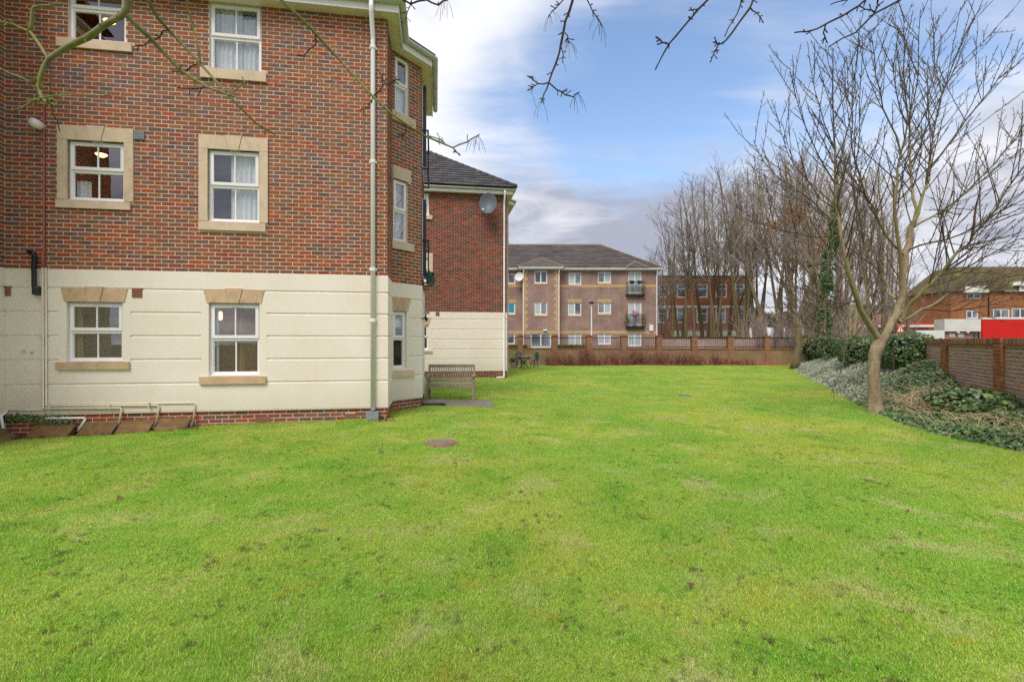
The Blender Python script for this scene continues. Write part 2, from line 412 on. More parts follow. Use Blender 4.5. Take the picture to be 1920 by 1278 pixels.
def lawn_mat(blade):
    m = Mat('grass_blades' if blade else 'mossy_lawn')
    big = m.noise(0.33, 4, 0.6, dist=0.4); mid = m.noise(1.5, 5, 0.62, dist=0.6); fine = m.noise(9, 4, 0.6)
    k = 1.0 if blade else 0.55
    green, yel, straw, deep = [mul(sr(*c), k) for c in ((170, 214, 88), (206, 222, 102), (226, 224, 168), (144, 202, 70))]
    col = m.mix(m.mr(big, 0.38, 0.64), green, yel)
    col = m.mix(m.mr(mid, 0.50, 0.70, 0, 0.7), col, straw)
    col = m.mix(m.mr(m.noise(4.2, 4, .6, dist=.8), .56, .70, 0, .65), col, [mul(sr(*c), k) for c in ((206, 204, 84),)][0])
    col = m.mix(m.mr(mid, 0.48, 0.30, 0, 0.7), col, deep)
    col = m.mix(m.mr(m.sep(m.pos)[0], 1.0, -4.5, 0, 0.45), col, m.mix(m.mr(mid, 0.3, 0.7), deep, yel))   # mossier by the house
    col = m.mix(m.mr(fine, 0.62, 0.80, 0, 0.5), col, mul(sr(220, 214, 150), k))
    casts = m.math('MULTIPLY', m.mr(m.noise(15, 3, 0.55), 0.57, 0.66), m.mr(m.noise(1.9, 3, 0.5), 0.42, 0.58))                 # worm casts, bare mud
    col = m.mix(m.math('MULTIPLY', casts, 0.7), col, mul(sr(78, 72, 60), k))
    if blade:
        a = m.attr()
        col = m.mix(m.mr(a, 0.0, 1.0, sm=False), m.mix(1.0, col, (0.62, 0.70, 0.55), 'MULTIPLY'), m.mix(1.0, col, (1.28, 1.2, 1.12), 'MULTIPLY'))
        col = m.mix(m.mr(a, 0.90, 0.91), col, sr(216, 200, 150))
        m.fin(col, 0.62, 0.25)
        m.b.inputs['Subsurface Weight'].default_value = 0.0
        tl = m.n('ShaderNodeBsdfTranslucent'); m.l(col, tl.inputs[0])
        mx = m.n('ShaderNodeMixShader'); mx.inputs[0].default_value = 0.28
        m.l(m.b.outputs[0], mx.inputs[1]); m.l(tl.outputs[0], mx.inputs[2]); m.l(mx.outputs[0], m.out.inputs['Surface'])
        return m.m
    return m.fin(col, 0.95, 0.08, m.noise(45, 4, 0.7), 0.6, 0.02)
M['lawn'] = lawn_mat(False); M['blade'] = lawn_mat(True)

b = MB()
ys = list(np.arange(-6, 12, 0.25)) + list(np.arange(12, 33.6, 0.4)); xs = list(np.arange(-14, 24.01, 0.25))
for y in ys:
    for x in xs: b.v.append((x, y, g(x, y) - .006)); b.r.append(.5)
nx = len(xs)
for j in range(len(ys) - 1):
    for i in range(nx - 1):
        b.f.append((j * nx + i, j * nx + i + 1, (j + 1) * nx + i + 1, (j + 1) * nx + i))
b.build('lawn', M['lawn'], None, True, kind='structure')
far_g = plain('far_ground', sr(104, 108, 84), 0.15, 0.2, 0.95, 0.1, 0)
MB().quad([(-900, -300, -0.25), (900, -300, -0.25), (900, 1200, -0.25), (-900, 1200, -0.25)]).build('ground', far_g, None, kind='structure')

# ------------------------------------------------------------------ facade tools
def cells(x0, x1, z0, z1, ops):
    xs_ = sorted({x0, x1, *[min(max(v, x0), x1) for o in ops for v in o[:2]]})
    zs_ = sorted({z0, z1, *[min(max(v, z0), z1) for o in ops for v in o[2:4]]})
    out = []
    for c, d in zip(zs_, zs_[1:]):
        run = None
        for a, b_ in zip(xs_, xs_[1:]):
            if b_ - a < 1e-6: continue
            cx, cz = (a + b_) / 2, (c + d) / 2
            hole = any(o[0] < cx < o[1] and o[2] < cz < o[3] for o in ops)
            if hole: run = None
            elif run is not None: out[run][1] = b_
            else: out.append([a, b_, c, d]); run = len(out) - 1
    return out
def sheet(parent, name, mat, T, x0, x1, z0, z1, ops, y=0.0, depth=0.12, m=None):
    own = m is None; m = m or MB()
    for a, b_, c, d in cells(x0, x1, z0, z1, ops): m.quad([(a, y, c), (b_, y, c), (b_, y, d), (a, y, d)], T=T)
    for o in ops:
        if o[1] <= x0 or o[0] >= x1 or o[3] <= z0 or o[2] >= z1: continue
        a, b_, c, d = max(o[0], x0), min(o[1], x1), max(o[2], z0), min(o[3], z1)
        if o[0] >= x0: m.quad([(a, y, c), (a, y, d), (a, y + depth, d), (a, y + depth, c)], T=T)
        if o[1] <= x1: m.quad([(b_, y, c), (b_, y + depth, c), (b_, y + depth, d), (b_, y, d)], T=T)
        m.quad([(a, y, d), (b_, y, d), (b_, y + depth, d), (a, y + depth, d)], T=T)
        m.quad([(a, y, c), (a, y + depth, c), (b_, y + depth, c), (b_, y, c)], T=T)
    if own: return m.build(name, mat, parent)
def lay(x0, x1, z0, z1, ops, bw=0.225, rh=0.075, jn=0.0145, bond='stretcher', seed=0):
    """bricks as (x0,x1,z0,z1) rectangles"""
    rr = random.Random(seed); out = []
    n = int(round((z1 - z0) / rh)); rh = (z1 - z0) / n
    for k in range(n):
        c = z0 + k * rh; d = c + rh - jn; zc_ = (c + d) / 2
        cuts = [o for o in ops if o[2] < zc_ < o[3]]
        if bond == 'stretcher': x = x0 - (k % 2) * bw / 2; seq = [bw]
        else: seq = [bw, bw / 2]; x = x0 - (k % 2) * bw * 0.75
        i = 0
        while x < x1:
            L = seq[i % len(seq)]; i += 1
            a, e_ = max(x, x0), min(x + L - jn, x1); x += L
            if e_ - a < 0.02: continue
            iv = [(a, e_)]
            for o in cuts:
                nv = []
                for p, q in iv:
                    if q <= o[0] or p >= o[1]: nv.append((p, q)); continue
                    if p < o[0] - 0.02: nv.append((p, o[0] - 0.004))
                    if q > o[1] + 0.02: nv.append((o[1] + 0.004, q))
                iv = nv
            for p, q in iv: out.append((p, q, c + rr.uniform(-.0015, .0015), d + rr.uniform(-.0015, .0015)))
    return out
def bricks_into(m, T, rects, proud=0.003, seed=1):
    rr = random.Random(seed)
    for a, b_, c, d in rects:
        p = proud + rr.uniform(-.0015, .0015)
        m.box(a, b_, -p, 0.004, c, d, rr.random(), T, back=False)

def window(parent, T, x0, x1, z0, z1, split=0.5, cols=2, y=0.06, room='roomdark', curtains=(), name='window', open_top=False, depth=1.6, bars=True):
    """white casement: outer frame with a proud upper sash over a fixed light; panes, bars, curtains and the room behind are its pieces"""
    fw = 0.05; sw = 0.055
    m = MB()
    m.box(x0, x0 + fw, y, y + .07, z0, z1, T=T); m.box(x1 - fw, x1, y, y + .07, z0, z1, T=T)
    m.box(x0 + fw, x1 - fw, y, y + .07, z1 - fw, z1, T=T); m.box(x0 + fw, x1 - fw, y, y + .07, z0, z0 + fw, T=T)
    zm = z0 + (z1 - z0) * split
    m.box(x0 + fw, x1 - fw, y + .002, y + .068, zm - .03, zm + .03, T=T)
    m.box(x0 - .03, x1 + .03, y - .055, y + .01, z0 - .035, z0 + .004, T=T)            # drip sill
    wo_ = m.build(name, M['upvc'], parent)
    s_ = MB()
    a, b_, c, d = x0 + fw - .02, x1 - fw + .02, zm + .018, z1 - fw + .02
    yy = y - .022
    s_.box(a, a + sw, yy, yy + .03, c, d, T=T); s_.box(b_ - sw, b_, yy, yy + .03, c, d, T=T)
    s_.box(a + sw, b_ - sw, yy, yy + .03, d - sw, d, T=T); s_.box(a + sw, b_ - sw, yy, yy + .03, c, c + sw, T=T)
    s_.build('sash', M['upvc'], wo_)
    lights = [(a + sw, b_ - sw, c + sw, d - sw, y + .0), (x0 + fw + .012, x1 - fw - .012, z0 + fw + .012, zm - .03 - .008, y + .03)]
    bead = MB()
    p, q, r_, t, yg = lights[1]
    bead.box(x0 + fw, p, yg - .012, yg + .02, z0 + fw, zm - .03, T=T); bead.box(q, x1 - fw, yg - .012, yg + .02, z0 + fw, zm - .03, T=T)
    bead.box(p, q, yg - .012, yg + .02, z0 + fw, r_, T=T); bead.box(p, q, yg - .012, yg + .02, t, zm - .03, T=T)
    bead.build('glazing_bead', M['upvc'], wo_)
    for p, q, r_, t, yg in lights:
        if bars and cols > 1:
            gb = MB()
            for k in range(1, cols):
                xm = p + (q - p) * k / cols; gb.box(xm - .011, xm + .011, yg - .012, yg + .012, r_, t, T=T)
            gb.build('glazing_bar', M['upvc'], wo_)
        for k in range(cols):
            pa, pb = p + (q - p) * k / cols, p + (q - p) * (k + 1) / cols
            MB().quad([(pa, yg, r_), (pb, yg, r_), (pb, yg, t), (pa, yg, t)], T=T).build('pane', M['glass'], wo_)
    rm = MB()
    X0, X1, Z0, Z1, Y0, Y1 = x0 - .5, x1 + .5, z0 - .35, z1 + .2, y + .10, y + depth
    rm.quad([(X0, Y1, Z0), (X1, Y1, Z0), (X1, Y1, Z1), (X0, Y1, Z1)], T=T); rm.quad([(X0, Y0, Z0), (X0, Y1, Z0), (X0, Y1, Z1), (X0, Y0, Z1)], T=T)
    rm.quad([(X1, Y0, Z0), (X1, Y1, Z0), (X1, Y1, Z1), (X1, Y0, Z1)], T=T); rm.quad([(X0, Y0, Z1), (X1, Y0, Z1), (X1, Y1, Z1), (X0, Y1, Z1)], T=T)
    rm.quad([(X0, Y0, Z0), (X1, Y0, Z0), (X1, Y1, Z0), (X0, Y1, Z0)], T=T)
    for qx0, qx1, qz0, qz1 in ((X0, x0, Z0, Z1), (x1, X1, Z0, Z1), (x0, x1, Z0, z0), (x0, x1, z1, Z1)):
        rm.quad([(qx0, Y0, qz0), (qx1, Y0, qz0), (qx1, Y0, qz1), (qx0, Y0, qz1)], T=T)
    rm.build('room', M[room], wo_)
    for (ca, cb, mat, za, zb) in curtains:                     # fractions across and up the window
        cm = MB(); N = 26; pa, pb = x0 + (x1 - x0) * ca, x0 + (x1 - x0) * cb
        za_, zb_ = z0 + (z1 - z0) * za, z0 + (z1 - z0) * zb
        pts = []
        for k in range(N + 1):
            t = k / N; pts.append((pa + (pb - pa) * t, y + .105 + .018 * math.sin(t * (pb - pa) * 70) + .01 * math.sin(t * 9)))
        for k in range(N):
            cm.quad([(*pts[k], za_), (*pts[k + 1], za_), (*pts[k + 1], zb_), (*pts[k], zb_)], T=T)
        cm.build('curtain', M[mat], wo_, True)
    return wo_
def surround(parent, T, x0, x1, z0, z1, jamb=0.15, head=0.25, sill=0.17, mat='stone', flare=False, seed=0, key=True, sill_out=0.02):
    """stone lintel blocks with keystone, jambs and sill; x0..x1, z0..z1 is the window opening"""
    hz = z1 + head; xm = (x0 + x1) / 2
    L, Rr = (x0 - jamb, x1 + jamb)
    lx0, lx1 = (x0 - .06, x1 + .06) if flare else (L, Rr)
    lb0, lb1 = (x0 + .005, x1 - .005) if flare else (L, Rr)
    if flare: lx0, lx1 = x0 - .085, x1 + .085; lb0, lb1 = x0 - .03, x1 + .03
    kt, kb = .145, .085
    gap_ = .006
    if key:
        MB().prism([(lb0, z1), (xm - kb - gap_, z1), (xm - kt - gap_, hz), (lx0, hz)], -.03, .05, T=T).build('lintel', M[mat], parent)
        MB().prism([(xm + kb + gap_, z1), (lb1, z1), (lx1, hz), (xm + kt + gap_, hz)], -.03, .05, T=T).build('lintel', M[mat], parent)
        MB().prism([(xm - kb, z1 - (.0 if flare else .004)), (xm + kb, z1 - (.0 if flare else .004)), (xm + kt, hz + (.035 if flare else .012)), (xm - kt, hz + (.035 if flare else .012))], -.042, .05, T=T).build('keystone', M[mat], parent)
    else:
        MB().prism([(lb0, z1), (lb1, z1), (lx1, hz), (lx0, hz)], -.03, .05, T=T).build('lintel', M[mat], parent)
    if not flare and jamb > .05:
        for a, b_ in ((L, x0), (x1, Rr)):
            MB().box(a, b_, -.03, .06, z0, z1 - .004, T=T).build('jamb', M[mat], parent)
def sill(parent, T, x0, x1, zt, h=0.16, out=0.06, mat='stone'):
    MB().prism([(x0, zt - h), (x1, zt - h), (x1, zt - .012), (x0, zt - .012)], -out, .05, T=T).prism([(x0 + .002, zt - .012), (x1 - .002, zt - .012), (x1 - .05, zt), (x0 + .05, zt)], -.01, .05, T=T).build('window_sill', M[mat], parent)

def offset_path(pts, d):
    out = []
    n = len(pts)
    for i in range(n):
        ns = []
        for a, b_ in ((i - 1, i), (i, i + 1)):
            if a < 0 or b_ >= n: continue
            dx, dy = pts[b_][0] - pts[a][0], pts[b_][1] - pts[a][1]; L = math.hypot(dx, dy); ns.append((dy / L, -dx / L))
        if len(ns) == 1: nx_, ny_ = ns[0]; k = 1
        else:
            nx_, ny_ = ns[0][0] + ns[1][0], ns[0][1] + ns[1][1]; L = math.hypot(nx_, ny_); nx_ /= L; ny_ /= L
            k = 1 / max(.3, nx_ * ns[0][0] + ny_ * ns[0][1])
        out.append((pts[i][0] + nx_ * d * k, pts[i][1] + ny_ * d * k))
    return out
def sweep(m, path, prof, closed=False):
    """prof: list of (offset outward, z)"""
    rows = [offset_path(path, o) for o, _ in prof]
    n = len(prof); b0 = len(m.v)
    for i in range(len(path)):
        for j in range(n): m.v.append((*rows[j][i], prof[j][1])); m.r.append(.5)
    for i in range(len(path) - 1):
        for j in range(n if closed else n - 1):
            m.f.append((b0 + i * n + j, b0 + (i + 1) * n + j, b0 + (i + 1) * n + (j + 1) % n, b0 + i * n + (j + 1) % n))
    if closed:
        m.f.append(tuple(b0 + j for j in range(n))); m.f.append(tuple(b0 + (len(path) - 1) * n + j for j in range(n - 1, -1, -1)))
    return m
def eaves(parent, path, zs, over=0.22, fh=0.20, tileover=True):
    sweep(MB(), path, [(-.02, zs), (over, zs), (over, zs + .02), (-.02, zs + .02)], True).build('soffit', M['soffit'], parent)
    sweep(MB(), path, [(over + .002, zs - .02), (over + .022, zs - .02), (over + .022, zs + fh), (over + .002, zs + fh)], True).build('fascia', M['upvc'], parent)
    gc, gz, gr = over + .09, zs + fh - .03, .062
    prof = [(gc + gr * math.cos(a), gz + gr * math.sin(a)) for a in np.linspace(math.pi, 2 * math.pi, 9)]
    prof += [(gc + (gr - .006) * math.cos(a), gz + (gr - .006) * math.sin(a)) for a in np.linspace(2 * math.pi, math.pi, 9)]
    gt = sweep(MB(), path, prof, True).build('gutter', M['gutter'], parent, True)
    br = MB()
    op = offset_path(path, gc)
    for (a, b_) in zip(op, op[1:]):
        L = math.hypot(b_[0] - a[0], b_[1] - a[1]); k = max(1, int(L / 0.8))
        ang = math.atan2(b_[1] - a[1], b_[0] - a[0])
        for i in range(k):
            t = (i + .5) / k; cx, cy = a[0] + (b_[0] - a[0]) * t, a[1] + (b_[1] - a[1]) * t
            pr = [(-(gr + .006) * math.cos(q), gz - (gr + .006) * math.sin(q)) for q in np.linspace(0, math.pi, 7)]
            for (u0, z0), (u1, z1) in zip(pr, pr[1:]):
                br.add([TP((cx, cy, ang), (s_, u, z)) for s_, u, z in ((-.02, u0, z0), (.02, u0, z0), (.02, u1, z1), (-.02, u1, z1))], [(0, 1, 2, 3)])
    br.build('gutter_bracket', M['gutter'], gt)
    if tileover:
        sweep(MB(), path, [(over + .10, zs + fh + .03), (over + .10, zs + fh + .055), (-.5, zs + fh + .055 + .45), (-.5, zs + fh + .03 + .45)], True).build('roof_edge', M['tile'], parent)

# ================================================================== near apartment block
OA = Vector((-2.43, 9.42, 0)); ANG = math.atan2(1.02, 6.46)
UA = Vector((math.cos(ANG), math.sin(ANG), 0)); NA = Vector((-math.sin(ANG), math.cos(ANG), 0))
def onA(px, py, y=0.0):
    d = ray(px, py); t = (y - (CAM - OA).dot(NA)) / d.dot(NA)
    p = CAM + d * t
    return (p - OA).dot(UA), p.z
def xA(px): return onA(px, 639)[0]
def zA(px, py): return onA(px, py)[1]
def rectA(px0, px1, py0, py1):
    pm = (px0 + px1) / 2
    return xA(px0), xA(px1), zA(pm, py1), zA(pm, py0)
TA = (0.0, 0.0, 0.0)
A = thing('apartment_block', 'red brick apartment block with cream rendered ground floor and white windows, nearest on the left', 'building', OA, ANG)
ZR0, ZR1, ZS = 0.313, 2.87, 7.87            # render bottom / top, soffit
XL = xA(10)
TRET = (0, 0, math.pi / 2); LRET = 1.0
TCAN = (0, LRET, math.pi / 4); LCAN = 0.865
cx_, cy_ = LCAN * math.cos(math.pi / 4), LRET + LCAN * math.sin(math.pi / 4)
TSID = (cx_, cy_, math.pi / 2); LSID = 2.4
TWNG = (XL, -2.6, math.pi / 2); LWNG = 2.6
WA = {}
WA['top_l'] = rectA(128, 236, -52, 77); WA['top_r'] = rectA(392, 490, -12, 133)
WA['mid_l'] = rectA(127, 234, 265, 376); WA['mid_r'] = rectA(390, 487, 282, 416)
WA['gnd_l'] = rectA(126, 231, 566, 677); WA['gnd_r'] = rectA(392, 487, 568, 703)
for k in ('top_l', 'top_r'): WA[k] = (*WA[k][:3], ZS - .01)
def grow_r(o, l, r_, b_, t): return (o[0] - l, o[1] + r_, o[2] - b_, o[3] + t)
op_brick = [grow_r(WA['top_l'], 0, 0, .02, .1), grow_r(WA['top_r'], 0, 0, .02, .1), grow_r(WA['mid_l'], .15, .15, .02, .255), grow_r(WA['mid_r'], .145, .14, .02, .26)]
sills = {'top_l': rectA(108, 249, 76, 94), 'top_r': rectA(377, 500, 131, 151), 'mid_l': rectA(107, 246, 376, 392), 'mid_r': rectA(374, 499, 416, 433),
         'gnd_l': rectA(108, 245, 677, 692), 'gnd_r': rectA(376, 500, 704, 719)}
op_brick += [sills[k] for k in ('top_l', 'top_r', 'mid_l', 'mid_r')]
win_only = [WA[k] for k in WA]
# cant windows, in metres along the cant
def onC(px, py):
    o = OA + UA * TCAN[0] + NA * TCAN[1]; a = ANG + TCAN[2]
    u = Vector((math.cos(a), math.sin(a), 0)); n = Vector((-math.sin(a), math.cos(a), 0))
    d = ray(px, py); t = -(CAM - o).dot(n) / d.dot(n); p = CAM + d * t
    return (p - o).dot(u), p.z
def rectC(p0, p1, y0, y1):
    a = onC(p0, 639)[0]; b_ = onC(p1, 639)[0]; pm = (p0 + p1) / 2
    return a, b_, onC(pm, y1)[1], onC(pm, y0)[1]
WC = {'top': rectC(740.5, 767, 96, 214), 'mid': rectC(737.5, 764, 338, 453), 'gnd': rectC(736.5, 761.5, 583, 690)}
SC_ = {'top': rectC(733, 777, 215, 233), 'mid': rectC(733, 774, 453, 469), 'gnd': rectC(730.5, 774, 693, 707)}
LC_ = {'mid': rectC(736, 770, 315, 337), 'gnd': rectC(735, 768, 559, 580)}
WC['top'] = (*WC['top'][:3], ZS - .06)

ops_main = win_only
# mortar backing, brick skin
mw = MB()
sheet(A, '', None, TA, XL, 0, ZR1, ZS + .1, ops_main, m=mw)
sheet(A, '', None, TRET, 0, LRET, ZR1, ZS + .1, [], m=mw)
sheet(A, '', None, TCAN, 0, LCAN, ZR1, ZS + .1, [WC['top'], WC['mid']], m=mw)
sheet(A, '', None, TSID, 0, LSID, ZR1, ZS + .1, [], m=mw)
sheet(A, '', None, TWNG, 0, LWNG, ZR1, ZS + .1, [], m=mw)
sheet(A, '', None, TA, XL, 0, -.3, ZR0, [], y=.012, m=mw)
sheet(A, '', None, TRET, 0, LRET, -.3, ZR0, [], y=.012, m=mw)
sheet(A, '', None, TCAN, 0, LCAN, -.3, ZR0, [], y=.012, m=mw)
sheet(A, '', None, TSID, 0, LSID, -.3, ZR0, [], y=.012, m=mw)
sheet(A, '', None, TWNG, 0, LWNG, -.3, ZR0, [], y=.012, m=mw)
# hidden body behind: back wall of the side recess and far end
mw.quad([(cx_, cy_ + LSID, -.3), (cx_ - 9.2, cy_ + LSID, -.3), (cx_ - 9.2, cy_ + LSID, ZS + .1), (cx_, cy_ + LSID, ZS + .1)])
mw.quad([(XL, -2.6, -.3), (XL - 6, -2.6, -.3), (XL - 6, -2.6, ZS + .1), (XL, -2.6, ZS + .1)])
mw.build('wall', M['mortar'], A)
main = lay(XL, -.0, ZR1, ZS, op_brick, seed=3)
joint = xA(682)
main = [(a, b_, c, d) for a, b_, c, d in main if not (a < joint - .01 and b_ > joint + .01)] + \
       [q for a, b_, c, d in main if a < joint - .01 and b_ > joint + .01 for q in ((a, joint - .008, c, d), (joint + .008, b_, c, d)) if q[1] - q[0] > .02]
order = sorted(range(len(main)), key=lambda i: -(main[i][1] - main[i][0] > .2) * 100 + main[i][0])
full = [i for i in order if main[i][1] - main[i][0] > .2][:300]
fs_ = set(full)
skin = MB()
bricks_into(skin, TA, [main[i] for i in range(len(main)) if i not in fs_], seed=5)
bricks_into(skin, TRET, lay(0.004, LRET, ZR1, ZS, [], seed=6), seed=7)
bricks_into(skin, TCAN, lay(0.004, LCAN, ZR1, ZS, [WC['top'], WC['mid'], SC_['top'], SC_['mid'], LC_['mid'], (WC['mid'][0], WC['mid'][1], WC['mid'][3] - .05, LC_['mid'][3])], seed=8), seed=9)
bricks_into(skin, TSID, lay(0.004, LSID, ZR1, ZS, [], seed=10), seed=11)
bricks_into(skin, TWNG, lay(0, LWNG - .01, ZR1, ZS, [], seed=12), seed=13)
vents = [rectA(479, 507, 781, 790), rectA(647, 666, 775, 784)]
bricks_into(skin, (0, .012, 0), lay(XL, 0, ZR0 - .45, ZR0, vents, seed=14), seed=15)
bricks_into(skin, (-.012, 0, math.pi / 2), lay(0.0, LRET, ZR0 - .45, ZR0, [], seed=16), seed=17)
bricks_into(skin, (TCAN[0] - .008, TCAN[1] + .008, TCAN[2]), lay(0.0, LCAN, ZR0 - .45, ZR0, [], seed=18), seed=19)
bricks_into(skin, TSID, lay(0, LSID, ZR0 - .45, ZR0, [], seed=20), seed=21)
bricks_into(skin, TWNG, lay(0, LWNG - .01, ZR0 - .45, ZR0, [], seed=22), seed=23)
skin.build('brick_skin', M['brickA'], A, kind='stuff')
variants = []
for k in range(28):
    v = MB(); v.box(-.1052, .1052, -.003, .004, -.0302, .0302, (k + .5) / 28, back=False); variants.append(v.mesh('brick'))
    variants[-1].materials.append(M['brickA'])
for i in full:
    a, b_, c, d = main[i]
    o = link('brick', random.choice(variants), M['brickA'], A)
    o.location = ((a + b_) / 2, random.uniform(-.0015, .0015), (c + d) / 2)
for v_ in vents:
    m = MB(); m.box(v_[0], v_[1], .0, .02, v_[2], v_[3])
    for k in range(9):
        xx = v_[0] + (v_[1] - v_[0]) * (k + .5) / 9; m.box(xx - .006, xx + .006, -.006, .001, v_[2] + .008, v_[3] - .008)
    m.build('air_brick', M['terracotta'], A)
MB().box(joint - .008, joint + .008, -.004, .002, ZR1, ZS, T=TA).build('expansion_joint', M['terracotta'], A)
# rendered base in courses with sunk joints
GR = [ZR1, 2.53, 2.11, 1.686, 1.26, 0.828, ZR0]
rb = MB()
wr = [WA['gnd_l'], WA['gnd_r']]
for T, L0, L1, ops in ((TA, XL, 0, wr), (TRET, 0, LRET, []), (TCAN, 0, LCAN, [WC['gnd']]), (TSID, 0, LSID, []), (TWNG, 0, LWNG, [])):
    sheet(A, '', None, T, L0, L1, ZR0, ZR1, ops, y=.0, depth=.12, m=rb)
rb.build('render_backing', M['render'], A)
def panels(parent, T, x0, x1, ops, grooves, out=.016, gap_=.013, ends=(0, 0), marg=.13):
    """one mesh for each rendered course, chamfered at top and bottom"""
    mg = [(o[0] - marg, o[1] + marg, o[2] - .02, o[3] + .02) for o in ops]
    for zt, zb in zip(grooves, grooves[1:]):
        zt_ = zt - (gap_ if zt != grooves[0] else 0); zb_ = zb + (gap_ if zb != grooves[-1] else 0)
        hit = [o for o in mg if o[2] < zt_ - 1e-4 and o[3] > zb_ + 1e-4]
        xs_ = sorted({x0 - ends[0], x1 + ends[1], *[v for o in hit for v in o[:2]]}); pieces = []
        for a, b_ in zip(xs_, xs_[1:]):
            o = next((o for o in hit if o[0] <= (a + b_) / 2 <= o[1]), None)
            if o is None: pieces.append((a, b_, zb_, zt_)); continue
            if o[2] > zb_: pieces.append((a, b_, zb_, o[2]))
            if o[3] < zt_: pieces.append((a, b_, o[3], zt_))
        for a, b_, c, d in pieces:
            if d - c < .01: continue
            m = MB()
            ch = .010
            lo, hi = (ch if abs(c - zb_) < 1e-6 else 0), (ch if abs(d - zt_) < 1e-6 else 0)
            p = [(a, 0, c), (b_, 0, c), (b_, -out, c + lo), (a, -out, c + lo), (a, 0, d), (b_, 0, d), (b_, -out, d - hi), (a, -out, d - hi)]
            m.add([TP(T, q) for q in p], [(0, 1, 2, 3), (3, 2, 6, 7), (7, 6, 5, 4), (0, 3, 7, 4), (1, 5, 6, 2)])
            m.build('render_course', M['render'], parent)
    for o in ops:                                            # plain margin round the window
        a, b_, c, d = o
        for x_0, x_1, xe_ in ((a - marg, a, a), (b_, b_ + marg, b_)):
            m = MB()
            m.quad([(x_0, -out, c - .02), (x_1, -out, c - .02), (x_1, -out, d + .02), (x_0, -out, d + .02)], T=T)
            m.quad([(xe_, -out, c), (xe_, 0.01, c), (xe_, .01, d), (xe_, -out, d)], T=T)
            m.build('render_margin', M['render'], parent)
panels(A, TA, XL, 0, wr, GR, ends=(0, .016))
panels(A, TRET, 0.0, LRET, [], GR, ends=(0, -.01))
panels(A, TCAN, 0, LCAN, [WC['gnd']], GR, marg=.10, ends=(0.0, .006))
panels(A, TSID, 0.01, LSID, [], GR)
panels(A, TWNG, 0, LWNG - .017, [], GR)
# a thin drip line under the render
sweep(MB(), [(XL, 0), (0, 0), (0, LRET), (cx_, cy_), (cx_, cy_ + LSID)], [(-.01, ZR0 - .012), (.022, ZR0 - .012), (.022, ZR0 - .001), (-.01, ZR0 - .001)], True).build('drip_bead', M['render'], A)

# windows of the main face
NETW = ('net', 0.0, 1.0)
window(A, TA, *WA['top_l'], split=.62, room='roomwarm', y=.05)
window(A, TA, *WA['top_r'], split=.5, curtains=((.0, .58, *NETW), (.55, 1.0, 'net', 0, .86)), y=.05)
window(A, TA, *WA['mid_l'], split=.5, room='roomwarm', curtains=((.05, .32, 'net', 0.02, .36),), y=.05)
window(A, TA, *WA['mid_r'], split=.5, curtains=((.38, 1.0, *NETW),), y=.05)
window(A, TA, *WA['gnd_l'], split=.5, room='room', curtains=((.02, .16, 'curtain_brown', 0, 1.0), (.84, .98, 'curtain_brown', 0, 1.0)), y=.05, depth=1.0)
window(A, TA, *WA['gnd_r'], split=.5, room='room', depth=1.1, curtains=((.02, .12, *NETW), (.50, .62, 'curtain_brown', 0, 1.0), (.86, .99, 'curtain_brown', 0, 1.0)), y=.05)
for k in ('mid_l', 'mid_r'): surround(A, TA, *WA[k], jamb=.148, head=.25)
for k in ('gnd_l', 'gnd_r'): surround(A, TA, *WA[k], head=.235, mat='stone_dull', flare=True)
for k, s_ in sills.items(): sill(A, TA, s_[0], s_[1], s_[3], s_[3] - s_[2], .06 if k[0] == 'g' else .045, 'stone_dull' if k[0] == 'g' else 'stone')
window(A, TCAN, *WC['top'], split=.5, cols=1, y=.04, curtains=((.0, 1.0, 'net', 0, .5),))
window(A, TCAN, *WC['mid'], split=.5, cols=1, y=.04, curtains=((.0, 1.0, *NETW),))
window(A, TCAN, *WC['gnd'], split=.52, cols=1, y=.04, curtains=((.0, 1.0, 'net', .72, 1),))
for k, s_ in SC_.items(): sill(A, TCAN, s_[0], s_[1], s_[3], s_[3] - s_[2], .05, 'stone')
l = LC_['mid']; MB().prism([(WC['mid'][0] - .02, WC['mid'][3]), (WC['mid'][1] + .02, WC['mid'][3]), (l[1], l[3]), (l[0], l[3])], -.03, .05, T=TCAN).build('lintel', M['stone'], A)
l = LC_['gnd']; MB().prism([(WC['gnd'][0] - .03, WC['gnd'][3]), (WC['gnd'][1] + .02, WC['gnd'][3]), (l[1] + .02, l[3]), (l[0] - .06, l[3])], -.03, .05, T=TCAN).build('lintel', M['stone_dull'], A)
# opened upper sash of the cant's top window
m = MB(); c = WC['top']
# eaves
PATH = [(XL, -2.6), (XL, 0), (0, 0), (0, LRET), (cx_, cy_), (cx_, cy_ + LSID)]
eaves(A, PATH, ZS)
rf = MB()
zt = ZS + .25 + .45
hull = [(XL - 6, -2.4), (XL + .2, -2.4), (XL + .6, .45), (-.45, .45), (cx_ - .5, cy_ + .3), (cx_ - .5, cy_ + LSID + .2), (XL - 6, cy_ + LSID + .2)]
inn = [(XL - 5, .9), (XL - .5, .9), (XL, 1.6), (-2.4, 1.6), (-2.2, 2.2), (-2.2, 2.6), (XL - 5, 2.6)]
n = len(hull)
rf.add([(x, y, zt - .1) for x, y in hull] + [(x, y, zt + 1.3) for x, y in inn], [(i, (i + 1) % n, (i + 1) % n + n, i + n) for i in range(n)] + [tuple(range(n, 2 * n))])
rf.build('roof', M['tile'], A)

